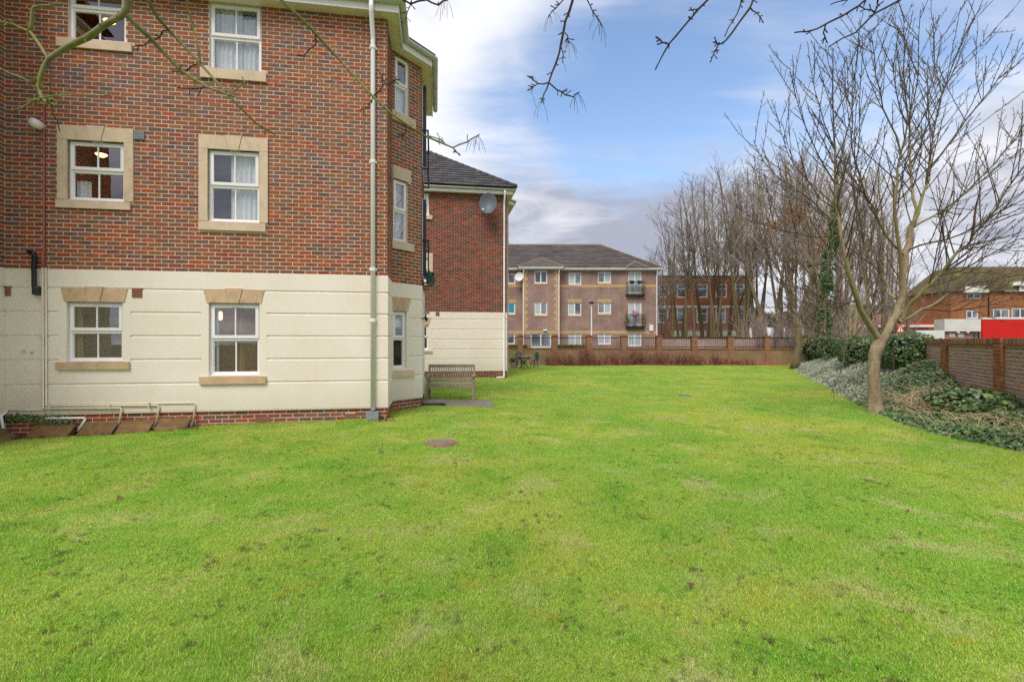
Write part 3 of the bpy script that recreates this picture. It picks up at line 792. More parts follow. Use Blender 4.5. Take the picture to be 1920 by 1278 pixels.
# downpipe at the corner
xd = xA(700); r_ = .044
dp = MB(); zg = ZS + .13
dp.tube([(xd, -.31, zg), (xd, -.31, ZS - .02), (xd, -.29, ZS - .1), (xd, -.075, ZS - .42), (xd, -.065, ZS - .5), (xd, -.065, .27)], r_, 10)
dpo = dp.build('downpipe', M['pipe_white'], A, True)
for zz in (7.25, 5.05, 2.98, 2.0):
    m = MB(); m.lathe([(r_ + .012, -.035), (r_ + .012, .035)], 10, (xd, -.065, zz)); m.box(xd - .075, xd + .075, -.03, .0, zz - .02, zz + .02); m.build('pipe_bracket', M['pipe_white'], dpo)
MB().box(xd - .115, xd + .115, -.2, .01, -.1, .245).build('gully_hopper', M['grey_metal'], A)
# waste pipes
def pipe(pts, r_=.018, mat='pipe_cream', name='waste_pipe', n=8):
    return MB().tube(pts, r_, n).build(name, M[mat], A, True)
def wp(px, py, y=-.05): x, z = onA(px, py, y); return (x, y, z)
pipe([wp(82, 196, -.03), wp(82, 470, -.03), wp(82.5, 502, -.035)], .016, 'pipe_red')
pipe([wp(80, 472, -.05), wp(80, 502, -.05)], .018, 'pipe_red')
pipe([wp(80, 502), wp(80.5, 764), wp(83, 765.5), wp(226, 764.5), wp(228, 767), (wp(223, 799)[0], -.06, .08)], .019)
pipe([wp(86, 502, -.035), wp(86.5, 759, -.035), wp(89, 760.5, -.035), wp(296, 759.5, -.035), wp(298, 762, -.04), (wp(293, 797)[0], -.06, .085)], .018)
pipe([wp(92, 758.5, -.025), wp(364, 755, -.025), wp(366, 757, -.03), (wp(362, 795)[0], -.06, .09)], .015)
pipe([wp(14, 769.5, -.03), wp(84, 768.5, -.03)], .014)
pipe([wp(86, 784, -.06), wp(158, 783, -.06), wp(160, 785, -.06), (wp(151, 803)[0], -.1, .03)], .02, 'pipe_white')
pipe([wp(14, 769.5, -.03), wp(2, 780, -.12), wp(6, 803, -.2)], .022, 'pipe_white')
for px, py in ((98, 762), (210, 761), (283, 758), (82, 630)): 
    x, z = onA(px, py); MB().box(x - .012, x + .012, -.08, .0, z - .045, z + .045).build('pipe_clip', M['pipe_cream'], A)
for px in (222, 292, 362):
    x = xA(px); MB().lathe([(.0, .05), (.034, .05), (.034, -.02), (.03, -.03)], 10, (x, -.07, .07)).build('pipe_collar', M['grey_metal'], A)
pipe([wp(54, 473, .0), wp(56, 472, -.1), wp(63, 474, -.11), wp(65, 482, -.1), wp(63.5, 500, -.08), wp(64, 538, -.08), wp(67, 545, -.09), wp(70, 549, -.06)], .036, 'black_pl', 'soil_pipe', 10)
x, z = onA(70, 548, -.05); MB().lathe([(0, .1), (.05, .1), (.066, .06), (.066, -.04), (.0, -.06)], 12, (x, -.06, z)).build('soil_pipe_boot', M['black_pl'], A)
# boiler flue
x, z = onA(78, 238)
fl = MB(); fl.tube([(x, .02, z), (x, -.2, z + .0)], .075, 14); fo = fl.build('boiler_flue', M['upvc'], A, True)
MB().tube([(x, -.18, z), (x, -.30, z)], .058, 14).build('flue_terminal', M['grey_metal'], fo, True)
MB().lathe([(.0, 0), (.1, 0), (.1, .012), (0, .012)], 16, (0, 0, 0)).build('flue_plate', M['upvc'], fo)
bpy.data.objects[fo.children[-1].name].matrix_local = Matrix.Translation((x, -.005, z)) @ Matrix.Rotation(R(90), 4, 'X')
for px, py, mt in ((258.5, 549, 'terracotta'), (262, 254, 'grey_metal'), (12, 546, 'terracotta')):
    x, z = onA(px, py); m = MB(); hw_ = .082
    m.box(x - hw_, x + hw_, -.03, .02, z - hw_, z + hw_)
    for k in range(5): m.box(x - hw_ + .012, x + hw_ - .012, -.036, -.028, z - hw_ + .016 + k * .03, z - hw_ + .03 + k * .03)
    m.build('vent_grille', M[mt], A)
for px, py in ((46, 657), (62, 660)):
    x, z = onA(px, py); MB().lathe([(0, .03), (.02, .025), (.028, 0), (0.02, -.02), (0, -.02)], 8, (x, -.02, z)).build('sealed_pipe_end', M['pipe_cream'], A)
# balcony doors on the hidden side face, with railings that stick out past the cant
for z0_, z1_, zb0, zb1 in ((5.75, 7.72, 5.65, 6.55), (3.12, 5.0, 2.95, 3.95)):
    m = MB(); m.box(.45, .52, -.02, .03, z0_, z1_, T=TSID); m.box(1.55, 1.62, -.02, .03, z0_, z1_, T=TSID); m.box(.52, 1.55, -.02, .03, z1_ - .07, z1_, T=TSID); m.box(1.02, 1.06, -.015, .02, z0_, z1_ - .07, T=TSID)
    dr = m.build('balcony_door', M['upvc'], A)
    MB().box(.52, 1.02, .0, .012, z0_, z1_ - .07, T=TSID).build('pane', M['farglass'], dr); MB().box(1.06, 1.55, .0, .012, z0_, z1_ - .07, T=TSID).build('pane', M['farglass'], dr)
    m = MB(); m.box(.46, .50, -.10, -.01, z0_ + .02, z1_ - .02, T=TSID); m.build('opened_door_leaf', M['bluedark'], dr)
    m = MB()
    for zz in (zb0, zb1): m.box(.3, 1.75, -.16, -.12, zz, zz + .035, T=TSID); m.box(.3, .33, -.16, .0, zz, zz + .03, T=TSID); m.box(1.72, 1.75, -.16, .0, zz, zz + .03, T=TSID)
    for k in range(14):
        xx = .32 + k * .108; m.box(xx, xx + .014, -.147, -.133, zb0, zb1, T=TSID)
    m.build('balcony_railing', M['black'], A)
pl = thing('balcony_planter', 'dark green trough planter on the balcony railing at the block corner', 'planter', (0, 0, 0))
q = OA + UA * TP(TSID, (.55, -.2, 0))[0] + NA * TP(TSID, (.55, -.2, 0))[1]
pl.location = (q.x, q.y, 2.98)
pm = plain('dark_green_plastic', sr(24, 74, 66), .1, 6, .5, .3, 0)
MB().prism([(-.06, 0), (.06, 0), (.085, .16), (-.085, .16)], -.25, .25).build('trough', pm, pl)
m = MB()
for k in range(60):
    a = random.uniform(-.06, .06); c_ = random.uniform(-.22, .22); m.bar((a, c_, .14), (a + random.uniform(-.07, .07), c_ + random.uniform(-.06, .06), .2 + random.uniform(0, .1)), .03, .003)
m.build('leaves', plain('planter_leaf', sr(50, 92, 40), .3, 20, .6, .3, 0), pl)
# security lamp on the cant edge
q = OA + UA * TP(TSID, (0.05, -.1, 0))[0] + NA * TP(TSID, (0.05, -.1, 0))[1]
sl = thing('security_light', 'small grey security light on a bracket at the rendered bay corner', 'light', (q.x, q.y, 2.18))
MB().box(-.04, .07, -.05, .06, .04, .10).build('lamp_head', M['grey_metal'], sl)
MB().bar((0, 0, .04), (-.03, .02, -.06), .025, .025).bar((-.03, .02, -.06), (-.1, .02, -.06), .025, .025).build('bracket', M['black'], sl)
MB().lathe([(0, -.1), (.03, -.08), (.04, -.03), (.03, .0)], 8, (.01, -.02, -.03)).build('sensor', M['black'], sl)

# lit lamp in the ground-floor room and light in the kitchen
x, z = onA(413, 592, .45)
q = OA + UA * x + NA * .45
wl_ = thing('wall_lamp', 'lit orange wall lamp seen through the wide ground floor window', 'lamp', (q.x, q.y, z))
MB().lathe([(.0, .09), (.03, .07), (.042, -.02), (.03, -.07), (0, -.08)], 10).build('lamp_shade', M['lamp'], wl_, True)
MB().bar((0, .02, -.1), (0, .06, .1), .03, .02).build('wall_plate', M['grey_metal'], wl_)
x, z = onA(205, 345, .9)
for key, px, py, lab in (('mid_l', 190, 292, 'lit ceiling lamp inside the kitchen window on the middle floor'), ('top_l', 205, 50, 'lit ceiling lamp inside the top left window')):
    x, z = onA(px, py, .9); z = min(z, WA[key][3] - .02)
    q = OA + UA * x + NA * .9
    t = thing('ceiling_lamp', lab, 'lamp', (q.x, q.y, z + .1))
    MB().lathe([(0, -.05), (.05, -.045), (.09, -.01), (.09, .01)], 12).build('lamp_shade', M['lamp'], t, True)
    MB().lathe([(.1, .0), (.1, .02), (0, .02)], 12).build('lamp_rose', M['upvc'], t)
# ================================================================== generic frame
class Frame:
    def __init__(s, O, a):
        s.O = Vector(O); s.a = a; s.u = Vector((math.cos(a), math.sin(a), 0)); s.n = Vector((-math.sin(a), math.cos(a), 0))
    def on(s, px, py, y=0.0):
        d = ray(px, py); t = (y - (CAM - s.O).dot(s.n)) / d.dot(s.n); p = CAM + d * t
        return (p - s.O).dot(s.u), p.z
    def rect(s, x0, x1, y0, y1, y=0.0):
        pm = (x0 + x1) / 2
        return s.on(x0, 639, y)[0], s.on(x1, 639, y)[0], s.on(pm, y1, y)[1], s.on(pm, y0, y)[1]
    def w(s, x, y, z): p = s.O + s.u * x + s.n * y; return Vector((p.x, p.y, z))
def tiles(m, P0, U, S, rows, gauge, tw, xlim, seed=0, th=.018):
    """courses of roof tiles. P0 eaves origin, U along eaves, S up the slope (unit), xlim(run)->(x0,x1)"""
    rr = random.Random(seed); U = Vector(U); S = Vector(S); N = U.cross(S).normalized()
    if N.z < 0: N = -N
    for k in range(rows):
        s0 = k * gauge; a, b_ = xlim(s0 + gauge * .5)
        if b_ - a < .1: continue
        n = max(1, int((b_ - a) / tw + .5)); off = (k % 2) * tw / 2
        xs_ = [a] + [x for x in np.arange(a - off + tw, b_, tw) if x > a + .03] + [b_]
        for x0, x1 in zip(xs_, xs_[1:]):
            j = rr.uniform(-.004, .004); g_ = .004
            p = []
            for x, s_, h in ((x0 + g_, s0 - .02, th + .022 + j), (x1 - g_, s0 - .02, th + .022 + j), (x1 - g_, s0 + gauge + .02, th * .6 + j), (x0 + g_, s0 + gauge + .02, th * .6 + j), (x0 + g_, s0 - .02, j), (x1 - g_, s0 - .02, j)):
                q = Vector(P0) + U * x + S * s_ + N * h; p.append(tuple(q))
            m.add(p, [(0, 1, 2, 3), (4, 5, 1, 0)], rr.random())

# ================================================================== second block
FC = Frame(at(950, 639, 20.85).xy.to_3d(), ANG)
Cb = thing('apartment_block', 'red brick block with grey tiled hip roof behind the wooden bench', 'building', FC.O, ANG)
T0 = (0, 0, 0); CL = -7.0
wc = {'top': FC.rect(784, 804, 361, 402), 'mid': FC.rect(784, 803, 484, 526), 'gnd': FC.rect(784, 803, 609, 655)}
sC = {'top': FC.rect(778, 810.5, 403, 411), 'mid': FC.rect(778, 811, 527, 534), 'gnd': FC.rect(778, 810.5, 656, 661)}
ZSC = 7.87; zr1 = FC.on(870, 585)[1]; zr0 = FC.on(870, 696)[1]
wc['top'] = (*wc['top'][:3], ZSC - .05)
PC = [(CL, 0), (0, 0), (0, 1.2), (.3, 1.5), (.3, 5.0)]
mw = MB()
sheet(Cb, '', None, T0, CL, 0, zr1, ZSC + .1, [wc['top'], wc['mid']], m=mw)
sheet(Cb, '', None, T0, CL, 0, -.3, zr0, [], y=.012, m=mw)
for T, L in (((0, 0, math.pi / 2), 1.2), ((0, 1.2, math.pi / 4), .424), ((.3, 1.5, math.pi / 2), 3.5)): sheet(Cb, '', None, T, 0, L, -.3, ZSC + .1, [], m=mw)
mw.quad([(.3, 5, -.3), (CL, 5, -.3), (CL, 5, 8), (.3, 5, 8)]); mw.quad([(CL, 5, -.3), (CL, 0, -.3), (CL, 0, 8), (CL, 5, 8)])
mw.build('wall', M['mortarC'], Cb)
M['brickC'] = brick_mat('red_brown_multi_brick', [sr(134, 62, 46), sr(100, 64, 58), sr(148, 76, 48), sr(86, 66, 66), sr(130, 66, 50), sr(154, 70, 42), sr(106, 56, 48), sr(92, 70, 64), sr(122, 76, 54)], .05, sr(104, 80, 54), .2)
sk = MB()
sur = [grow_r(wc['mid'], .15, .19, 0, .2)]
bricks_into(sk, T0, lay(-4.6, 0, zr1, ZSC, [wc['top'], sC['top'], sC['mid']] + sur, seed=31, jn=.0115), seed=32)
bricks_into(sk, (0, .012, 0), lay(-4.6, 0, zr0 - .4, zr0, [], seed=33), seed=34)
bricks_into(sk, (0, 0, math.pi / 2), lay(0, 1.2, zr1, ZSC, [], seed=35), seed=36)
bricks_into(sk, (.3, 1.5, math.pi / 2), lay(0, 3.5, zr1, ZSC, [], seed=37), seed=38)
sk.build('brick_skin', M['brickC'], Cb, kind='stuff')
rb = MB(); sheet(Cb, '', None, T0, CL, 0, zr0, zr1, [wc['gnd']], m=rb); sheet(Cb, '', None, (0, 0, math.pi / 2), 0, 1.2, zr0, zr1, [], m=rb); rb.build('render_backing', M['render'], Cb)
GC = [zr1] + [FC.on(870, y)[1] for y in (598.5, 617.5, 636, 654.5, 672.5)] + [zr0]
panels(Cb, T0, CL, 0, [wc['gnd']], GC, ends=(0, .016)); panels(Cb, (0, 0, math.pi / 2), 0, 1.2, [], GC)
for k in wc: window(Cb, T0, *wc[k], split=.5, cols=2 if k == 'mid' else 1, y=.05, curtains=((0, 1, *NETW),) if k == 'top' else ())
for k, s_ in sC.items(): sill(Cb, T0, s_[0], s_[1], s_[3], s_[3] - s_[2], .06, 'stone')
surround(Cb, T0, *wc['mid'], jamb=.19, head=.2, key=False)
l = FC.rect(782, 809, 595, 607); MB().prism([(wc['gnd'][0] - .03, wc['gnd'][3]), (wc['gnd'][1] + .02, wc['gnd'][3]), (l[1], l[3]), (l[0], l[3])], -.03, .05, T=T0).build('lintel', M['stone_dull'], Cb)
eaves(Cb, PC, ZSC, tileover=False)
ze = ZSC + .24; run = 3.9; pitch = math.atan(.70)
S = Vector((0, math.cos(pitch), math.sin(pitch)))
rf = MB(); ex = .34
rf.add([(CL - .3, -ex, ze), (ex, -ex, ze), (ex, 5, ze), (-3.3, run, ze + run * .72), (CL - .3, run, ze + run * .72)], [(0, 1, 3, 4), (1, 2, 3), (4, 3, 2)])
rf.build('roof', M['tile'], Cb)
tm = MB()
tiles(tm, (0, -ex, ze + .01), (1, 0, 0), S, 15, .345, .33, lambda s_: (CL - .3, ex - s_ * math.cos(pitch) / (run + ex) * (3.3 + ex)), 3)
tm.build('roof_tile', M['tile'], Cb, kind='stuff')
m = MB()
h0, h1 = Vector((ex, -ex, ze + .04)), Vector((-3.3, run, ze + run * .72 + .06))
for k in range(14):
    a, b_ = h0.lerp(h1, k / 14), h0.lerp(h1, (k + 1.08) / 14); m.tube([a, b_], [.11, .095], 8)
m.tube([(-3.3, run, h1.z), (CL - .3, run, h1.z)], .1, 8)
m.build('hip_ridge', M['tile'], Cb, True)
m = MB(); x, z = FC.on(823, 336, 1.2); m.lathe([(0, .16), (.1, .15), (.12, 0)], 10, (x, 1.2, z)); m.build('roof_vent', M['terracotta'], Cb, True)
xd = FC.on(945, 639)[0]
dp = MB(); dp.tube([(xd, -.31, ZSC + .13), (xd, -.31, ZSC - .02), (xd, -.075, ZSC - .35), (xd, -.065, ZSC - .45), (xd, -.065, .1), (xd - .03, -.1, .05), (xd - .35, -.2, .045)], .04, 8)
dpo = dp.build('downpipe', M['pipe_white'], Cb, True)
for zz in (5.6, 2.7): m = MB(); m.lathe([(.052, -.03), (.052, .03)], 8, (xd, -.065, zz)); m.build('pipe_bracket', M['pipe_white'], dpo)
x, z = FC.on(820.5, 588.5); m = MB(); m.box(x - .08, x + .08, -.025, .02, z - .08, z + .08)
for k in range(4): m.box(x - .07, x + .07, -.032, -.02, z - .065 + k * .036, z - .05 + k * .036)
m.build('vent_grille', M['terracotta'], Cb)
# dish on the second block
x, z = FC.on(916, 384, -.35); p = FC.w(x, -.35, z)
D = thing('satellite_dish', 'large grey oval satellite dish under the eaves of the red brick block', 'satellite dish', p, ANG + R(-14))
m = MB(); pr = [(rr, .16 * (rr ** 2) / .46 ** 2) for rr in np.linspace(0.001, .46, 8)]
m.lathe(pr, 28, sx=.78, sy=1.0); m.lathe([(.46, .16), (.472, .165), (.472, .15), (.46, .15)], 28, sx=.78, sy=1.0)
o = m.build('reflector', M['dish'], D, True); o.rotation_euler = (R(78), 0, 0)
m = MB(); m.bar((-.05, -.02, -.46), (-.2, -.42, -.33), .025, .025).bar((0, .02, -.1), (.0, .33, -.25), .05, .05).bar((0, .33, -.5), (0, .33, .0), .06, .03); m.build('mounting_arm', M['grey_metal'], D)
m = MB(); m.tube([(-.2, -.42, -.33), (-.17, -.36, -.26)], .03, 8); m.build('receiver', M['upvc'], D)

# ================================================================== far three-storey block
YE = 44.0
FE = Frame((0, YE, 0), 0.0)
E = thing('apartment_block', 'purple brown brick three-storey block with dark tiled roof behind the railings', 'building', FE.O, 0.0)
M['brickE'] = bricktex_mat('purple_brown_far_brick', sr(146, 98, 84), sr(106, 80, 80), sr(192, 172, 158), ms=.014)
M['buff'] = plain('buff_brick_band', sr(196, 164, 120), .1, 3, .9, .1, 0)
xR = FE.on(1233, 639)[0]; xLf = -9.0; zse = FE.on(1100, 507)[1]
bx0, bx1 = FE.on(980, 639, -.6)[0], FE.on(1048, 639, -.6)[0]
YB = -.6
wE = []
for x0, x1, y0, y1, kind in ((952, 966, 513, 532, 'w'), (1066, 1090, 511, 534, 'w'), (1121, 1146, 510, 530.5, 'w'), (1178, 1203, 509, 552, 'd'),
                             (952, 966, 568, 588.5, 't'), (1065, 1090, 567, 591, 'w'), (1121, 1146, 567, 588, 'w'), (1178, 1203, 567, 612, 'd'),
                             (950, 965, 625, 645, 'w'), (1066, 1090, 625, 649, 'g'), (1121, 1146, 625, 645.5, 'g'), (1177.5, 1203, 625, 649, 'g')):
    wE.append((FE.rect(x0, x1, y0, y1), kind, T0))
TB = (0, YB, 0)
for x0, x1, y0, y1, kind in ((1002, 1026, 507.5, 531, 'w'), (1002, 1026, 566, 590.5, 'w'), (995, 1033, 625, 653, 'e')):
    wE.append((FE.rect(x0, x1, y0, y1, YB), kind, TB))
m = MB()
opm = [r for r, k, T in wE if T is T0]; opb = [r for r, k, T in wE if T is TB]
sheet(E, '', None, T0, xLf, xR, -.2, zse, opm, m=m); sheet(E, '', None, TB, bx0, bx1, -.2, zse, opb, m=m)
m.quad([(bx0, YB, -.2), (bx0, 0, -.2), (bx0, 0, zse), (bx0, YB, zse)]); m.quad([(bx1, YB, -.2), (bx1, 0, -.2), (bx1, 0, zse), (bx1, YB, zse)])
m.quad([(xR, 0, -.2), (xR, 10, -.2), (xR, 10, zse), (xR, 0, zse)]); m.quad([(xLf, 10, -.2), (xR, 10, -.2), (xR, 10, zse), (xLf, 10, zse)]); m.quad([(xLf, 0, -.2), (xLf, 10, -.2), (xLf, 10, zse), (xLf, 0, zse)])
m.build('wall', M['brickE'], E)
M['frosted'] = plain('pale_blind', sr(186, 196, 198), .08, .8, .3, .6, 0)
M['turq'] = plain('turquoise_blind', sr(40, 150, 176), .06, .8, .3, .6, 0)
for i, (r_, k, T) in enumerate(wE):
    x0, x1, z0, z1 = r_; fw = .085; y = .06
    m = MB(); m.box(x0, x0 + fw, y, y + .06, z0, z1, T=T); m.box(x1 - fw, x1, y, y + .06, z0, z1, T=T); m.box(x0 + fw, x1 - fw, y, y + .06, z1 - fw, z1, T=T); m.box(x0 + fw, x1 - fw, y, y + .06, z0, z0 + fw + .02, T=T)
    xm = (x0 + x1) / 2
    if k != 't' and x1 - x0 > .9: m.box(xm - .05, xm + .05, y + .002, y + .058, z0 + fw + .02, z1 - fw, T=T)
    if k == 'e': m.box(x0 + fw, x1 - fw, y + .003, y + .05, z0 + .1, z0 + .24, T=T)
    if k == 'd': m.box(x0 + fw, x1 - fw, y + .003, y + .05, z0 + .1, z0 + .22, T=T)
    wo_ = m.build('entrance_door' if k == 'e' else 'balcony_door' if k == 'd' else 'window', M['upvc'], E)
    mats = {'w': ('farglass', 'frosted'), 'd': ('frosted', 'frosted'), 't': ('turq', 'turq'), 'g': ('frosted', 'frosted'), 'e': ('farglass', 'farglass')}[k]
    if x1 - x0 > .9 and k != 't':
        MB().box(x0 + fw, xm - .05, y + .03, y + .045, z0 + fw, z1 - fw, T=T).build('pane', M[mats[i % 2]], wo_); MB().box(xm + .05, x1 - fw, y + .03, y + .045, z0 + fw, z1 - fw, T=T).build('pane', M[mats[(i // 2) % 2]], wo_)
    else: MB().box(x0 + fw, x1 - fw, y + .03, y + .045, z0 + fw, z1 - fw, T=T).build('pane', M[mats[0]], wo_)
    if k in 'wt' and z0 > 2 and T is T0 and z0 < 5.5: MB().box(x0 - .05, x1 + .05, -.012, .02, z1 + .0, z1 + .3, T=T).build('window_head', M['buff'], E)
    if k in 'wt' and z0 > 2: MB().box(x0 - .05, x1 + .05, -.03, .05, z0 - .14, z0 - .002, T=T).build('window_sill', M['buff'], E)
for py0, py1 in ((533.5, 538.5), (620, 626)):
    z1_, z0_ = FE.on(1100, py0)[1], FE.on(1100, py1)[1]
    for a, b_, c, d in cells(xLf, xR, z0_, z1_, opm + [(bx0, bx1, 0, 9)]): MB().box(a, b_, -.015, .02, c, d).build('string_course', M['buff'], E)
    if py0 > 600:
        for a, b_, c, d in cells(bx0, bx1, z0_, z1_, opb): MB().box(a, b_, -.015, .02, c, d, T=TB).build('string_course', M['buff'], E)
zq = FE.on(1015, 620, YB)[1]; k = 0
while zq < zse - .1:
    ln = .46 if k % 2 else .30
    for a, b_ in ((bx0 - .012, bx0 + ln), (bx1 - ln, bx1 + .012)): MB().box(a, b_, -.02, .03, zq, zq + .295, T=TB).build('quoin', M['buff'], E)
    zq += .30; k += 1
pe = [(xLf, 0), (bx0, 0), (bx0, YB), (bx1, YB), (bx1, 0), (xR, 0), (xR, 10)]
sweep(MB(), pe, [(-.02, zse - .02), (.3, zse - .02), (.3, zse + .24), (-.02, zse + .24)], True).build('fascia', M['upvc'], E)
sweep(MB(), pe, [(.31, zse + .06), (.4, zse + .06), (.4, zse + .2), (.31, zse + .2)], True).build('gutter', M['gutter'], E)
zE = zse + .22; runE = 5.0; zRdg = FE.on(1100, 459, runE)[1]; sl_ = (zRdg - zE) / (runE + .4); pE = math.atan(sl_)
xa = FE.on(1126, 500, runE)[0]
m = MB(); xe = xR + .4
m.add([(xLf, -.4, zE), (xe, -.4, zE), (xa, runE, zRdg), (xLf, runE, zRdg), (xe, 10.4, zE), (xLf, 10.4, zE)], [(0, 1, 2, 3), (1, 4, 2), (4, 5, 3, 2)])
rfo = m.build('roof', M['tile_far'], E)
tm = MB(); SE = Vector((0, math.cos(pE), math.sin(pE))); Ls = (runE + .4) / math.cos(pE)
tiles(tm, (0, -.4, zE + .01), (1, 0, 0), SE, int(Ls / .36), .36, .9, lambda s_: (xLf + 8, xe - (xe - xa) * s_ / Ls), 8, .03)
tm.build('roof_tile', M['tile_far'], E, kind='stuff')
def hiproof(x0, x1, yb, ap, name='porch_roof'):
    """small hipped projection on the main slope: ap=(x, y, z)"""
    m = MB(); ya = ap[1]
    back = ya + 1.2
    m.add([(x0, yb, zE), (x1, yb, zE), tuple(ap), (ap[0], back, ap[2] + .02), (x0, .6, zE), (x1, .6, zE)], [(0, 1, 2), (1, 5, 3, 2), (4, 0, 2, 3)])
    o = m.build(name, M['tile_far'], E)
    m = MB()
    for a in ((x0, yb, zE), (x1, yb, zE)): m.bar(a, ap, .12, .07)
    m.bar(ap, (ap[0], back, ap[2] + .02), .12, .07)
    m.build('ridge_tile', M['ridge'], o)
x, z = FE.on(1015, 483, 1.2); hiproof(bx0 - .5, bx1 + .5, YB - .42, (x, 1.2, z))
x, z = FE.on(1191, 490, .8); a = FE.on(1171, 639)[0]; b_ = FE.on(1213, 639)[0]; hiproof(a, b_, -.46, (x, .8, z))
m = MB(); m.bar((xe, -.4, zE), (xa, runE, zRdg), .16, .1).bar((xa, runE, zRdg), (xLf, runE, zRdg + .0), .2, .14); m.build('ridge_tile', M['ridge'], rfo)
for px, y in ((981.5, YB), (1048, YB), (1231, 0)):
    x = FE.on(px, 639, y)[0]; MB().tube([(x, y - .3, zse + .05), (x, y - .09, zse - .5), (x, y - .09, .0)], .05, 6).build('downpipe', M['pipe_white'], E)
# juliet railings
for r_, k, T in wE:
    if k != 'd': continue
    x0, x1, z0, z1 = r_; m = MB()
    for zz in (z0 + .0, z0 + 1.05): m.box(x0 - .25, x1 + .25, -.32, -.28, zz, zz + .05)
    m.box(x0 - .25, x1 + .25, -.34, .0, z0 - .1, z0 - .02)
    for q in range(17):
        xx = x0 - .24 + (x1 - x0 + .48) * q / 16; m.box(xx - .012, xx + .012, -.31, -.29, z0, z0 + 1.05)
    m.build('balcony_railing', M['black'], E)
r1, r2 = wE[3][0], wE[7][0]
green_l = plain('houseplant_leaf', sr(64, 104, 52), .3, 9, .7, .2, 0); red_f = plain('red_pink_flower', sr(222, 66, 84), .2, 9, .7, .2, 0); yel_f = plain('yellow_green_flower', sr(176, 160, 50), .25, 9, .7, .2, 0)
def flowers(name, label, x, y, z, mat, n, sx, sz, pot):
    t = thing(name, label, 'plant', FE.w(x, y, z))
    MB().lathe([(0, 0), (.09, 0), (.13, .2), (.11, .2), (0, .17)], 8).build('pot', pot, t)
    m = MB()
    for k in range(n):
        a = Vector((random.gauss(0, sx * .5), random.gauss(0, .09), .2 + abs(random.gauss(sz * .5, sz * .35)))); d = Vector((random.uniform(-1, 1), random.uniform(-1, 1), random.uniform(-.6, 1))).normalized() * .09
        m.bar(a, a + d, .07, .01)
    m.build('blooms', mat, t)
    m = MB()
    for k in range(7): m.bar((0, 0, .15), (random.gauss(0, sx * .5), random.gauss(0, .06), .2 + sz * .7), .012, .012)
    m.build('stem', green_l, t)
flowers('flowering_plant', 'red pink flowers filling the middle of the lower balcony of the far block', (r2[0] + r2[1]) / 2, -.15, r2[2] + .62, red_f, 60, .45, .6, M['terra_pot'])
flowers('flowering_plant', 'yellow flowering pot plant at the left end of the lower far balcony', r2[0] - .1, -.16, r2[2], yel_f, 45, .3, .9, M['terra_pot'])
flowers('flowering_plant', 'yellow flowering pot plant at the right end of the lower far balcony', r2[1] + .12, -.16, r2[2], yel_f, 45, .3, .9, M['terra_pot'])
flowers('potted_plant', 'small white potted plant in the middle of the lower far balcony floor', (r2[0] + r2[1]) / 2 - .1, -.16, r2[2], M['net'], 30, .3, .45, M['terra_pot'])
for (xx, lab) in ((r1[0] + .25, 'black hanging basket on the left of the top far balcony'), (r1[1] - .3, 'green trough planter on the right of the top far balcony')):
    t = thing('hanging_planter', lab, 'planter', FE.w(xx, -.42, r1[2] + .9))
    mt = M['black'] if 'black' in lab else pm
    MB().lathe([(0, 0), (.12, .02), (.24, .2), (.22, .2), (0, .12)], 10).build('bowl', mt, t, True)
    m = MB()
    for k in range(40): m.bar((random.gauss(0, .12), random.gauss(0, .08), .16), (random.gauss(0, .2), random.gauss(0, .1), .24 + random.random() * .1), .05, .01)
    m.build('leaves', green_l if mt is pm else M['black'], t)
t = thing('satellite_dish', 'round white satellite dish on the quoined bay of the far block', 'satellite dish', FE.w(FE.on(974, 519, -.7)[0], -.7, FE.on(974, 519, -.7)[1]), R(-15))
m = MB(); m.lathe([(rr, .1 * rr ** 2 / .16) for rr in np.linspace(.001, .4, 6)], 20); o = m.build('reflector', M['whitepaint'], t, True); o.rotation_euler = (R(80), 0, 0)
MB().bar((0, 0, -.1), (.1, .6, -.2), .05, .05).build('mounting_arm', M['grey_metal'], t)
MB().box(-.0, .01, 0, .01, 0, .01).build('receiver', M['grey_metal'], t).location = (-.15, -.3, -.25)
r_ = FE.rect(1217, 1224, 609, 620); MB().box(r_[0], r_[1], -.14, 0, r_[2], r_[3]).build('meter_box', M['upvc'], E)
x, z = FE.on(1022, 619, YB); MB().box(x - .17, x + .17, YB - .16, YB, z - .05, z + .07).build('entrance_light', M['upvc'], E)
# lamp post
p = at(1109, 639, 38)
L = thing('street_lamp', 'slim white lamp post with flat dark head before the far block', 'street lamp', (p.x, p.y, -.2))
zt_ = EYE + (639 - 568) / F * 38 + .2
MB().tube([(0, 0, 0), (0, 0, 1.2), (0, 0, zt_)], [.075, .06, .045], 8).build('post', M['pipe_white'], L)
MB().lathe([(0, .14), (.12, .1), (.25, .0), (.2, -.04), (0, -.05)], 12, (0, 0, zt_)).build('lamp_head', M['black'], L, True)

# ================================================================== flat-roofed brick building
YF = 58.0
FF = Frame((0, YF, 0), 0.0)
Fb = thing('office_building', 'flat roofed orange brown brick building behind the bare trees', 'building', FF.O, 0)
M['brickF'] = bricktex_mat('orange_brown_far_brick', sr(172, 98, 62), sr(146, 82, 54), sr(180, 138, 110), ms=.01)
M['brickF2'] = bricktex_mat('pink_far_brick', sr(176, 112, 92), sr(150, 92, 78), sr(190, 160, 146), ms=.012)
x0, x1 = FF.on(1226, 639)[0], FF.on(1400, 639)[0]; ztop = FF.on(1300, 518)[1]; zmid = FF.on(1300, 573)[1]; zm2 = FF.on(1300, 577)[1]
up = [FF.rect(a, b_, 532, 558) for a, b_ in ((1235, 1254), (1269, 1288), (1306, 1327), (1342, 1363), (1378, 1396))]
lo = [FF.rect(a, b_, 577.5, 605) for a, b_ in ((1234, 1253), (1269, 1288), (1306, 1327), (1342, 1361), (1378, 1396))]
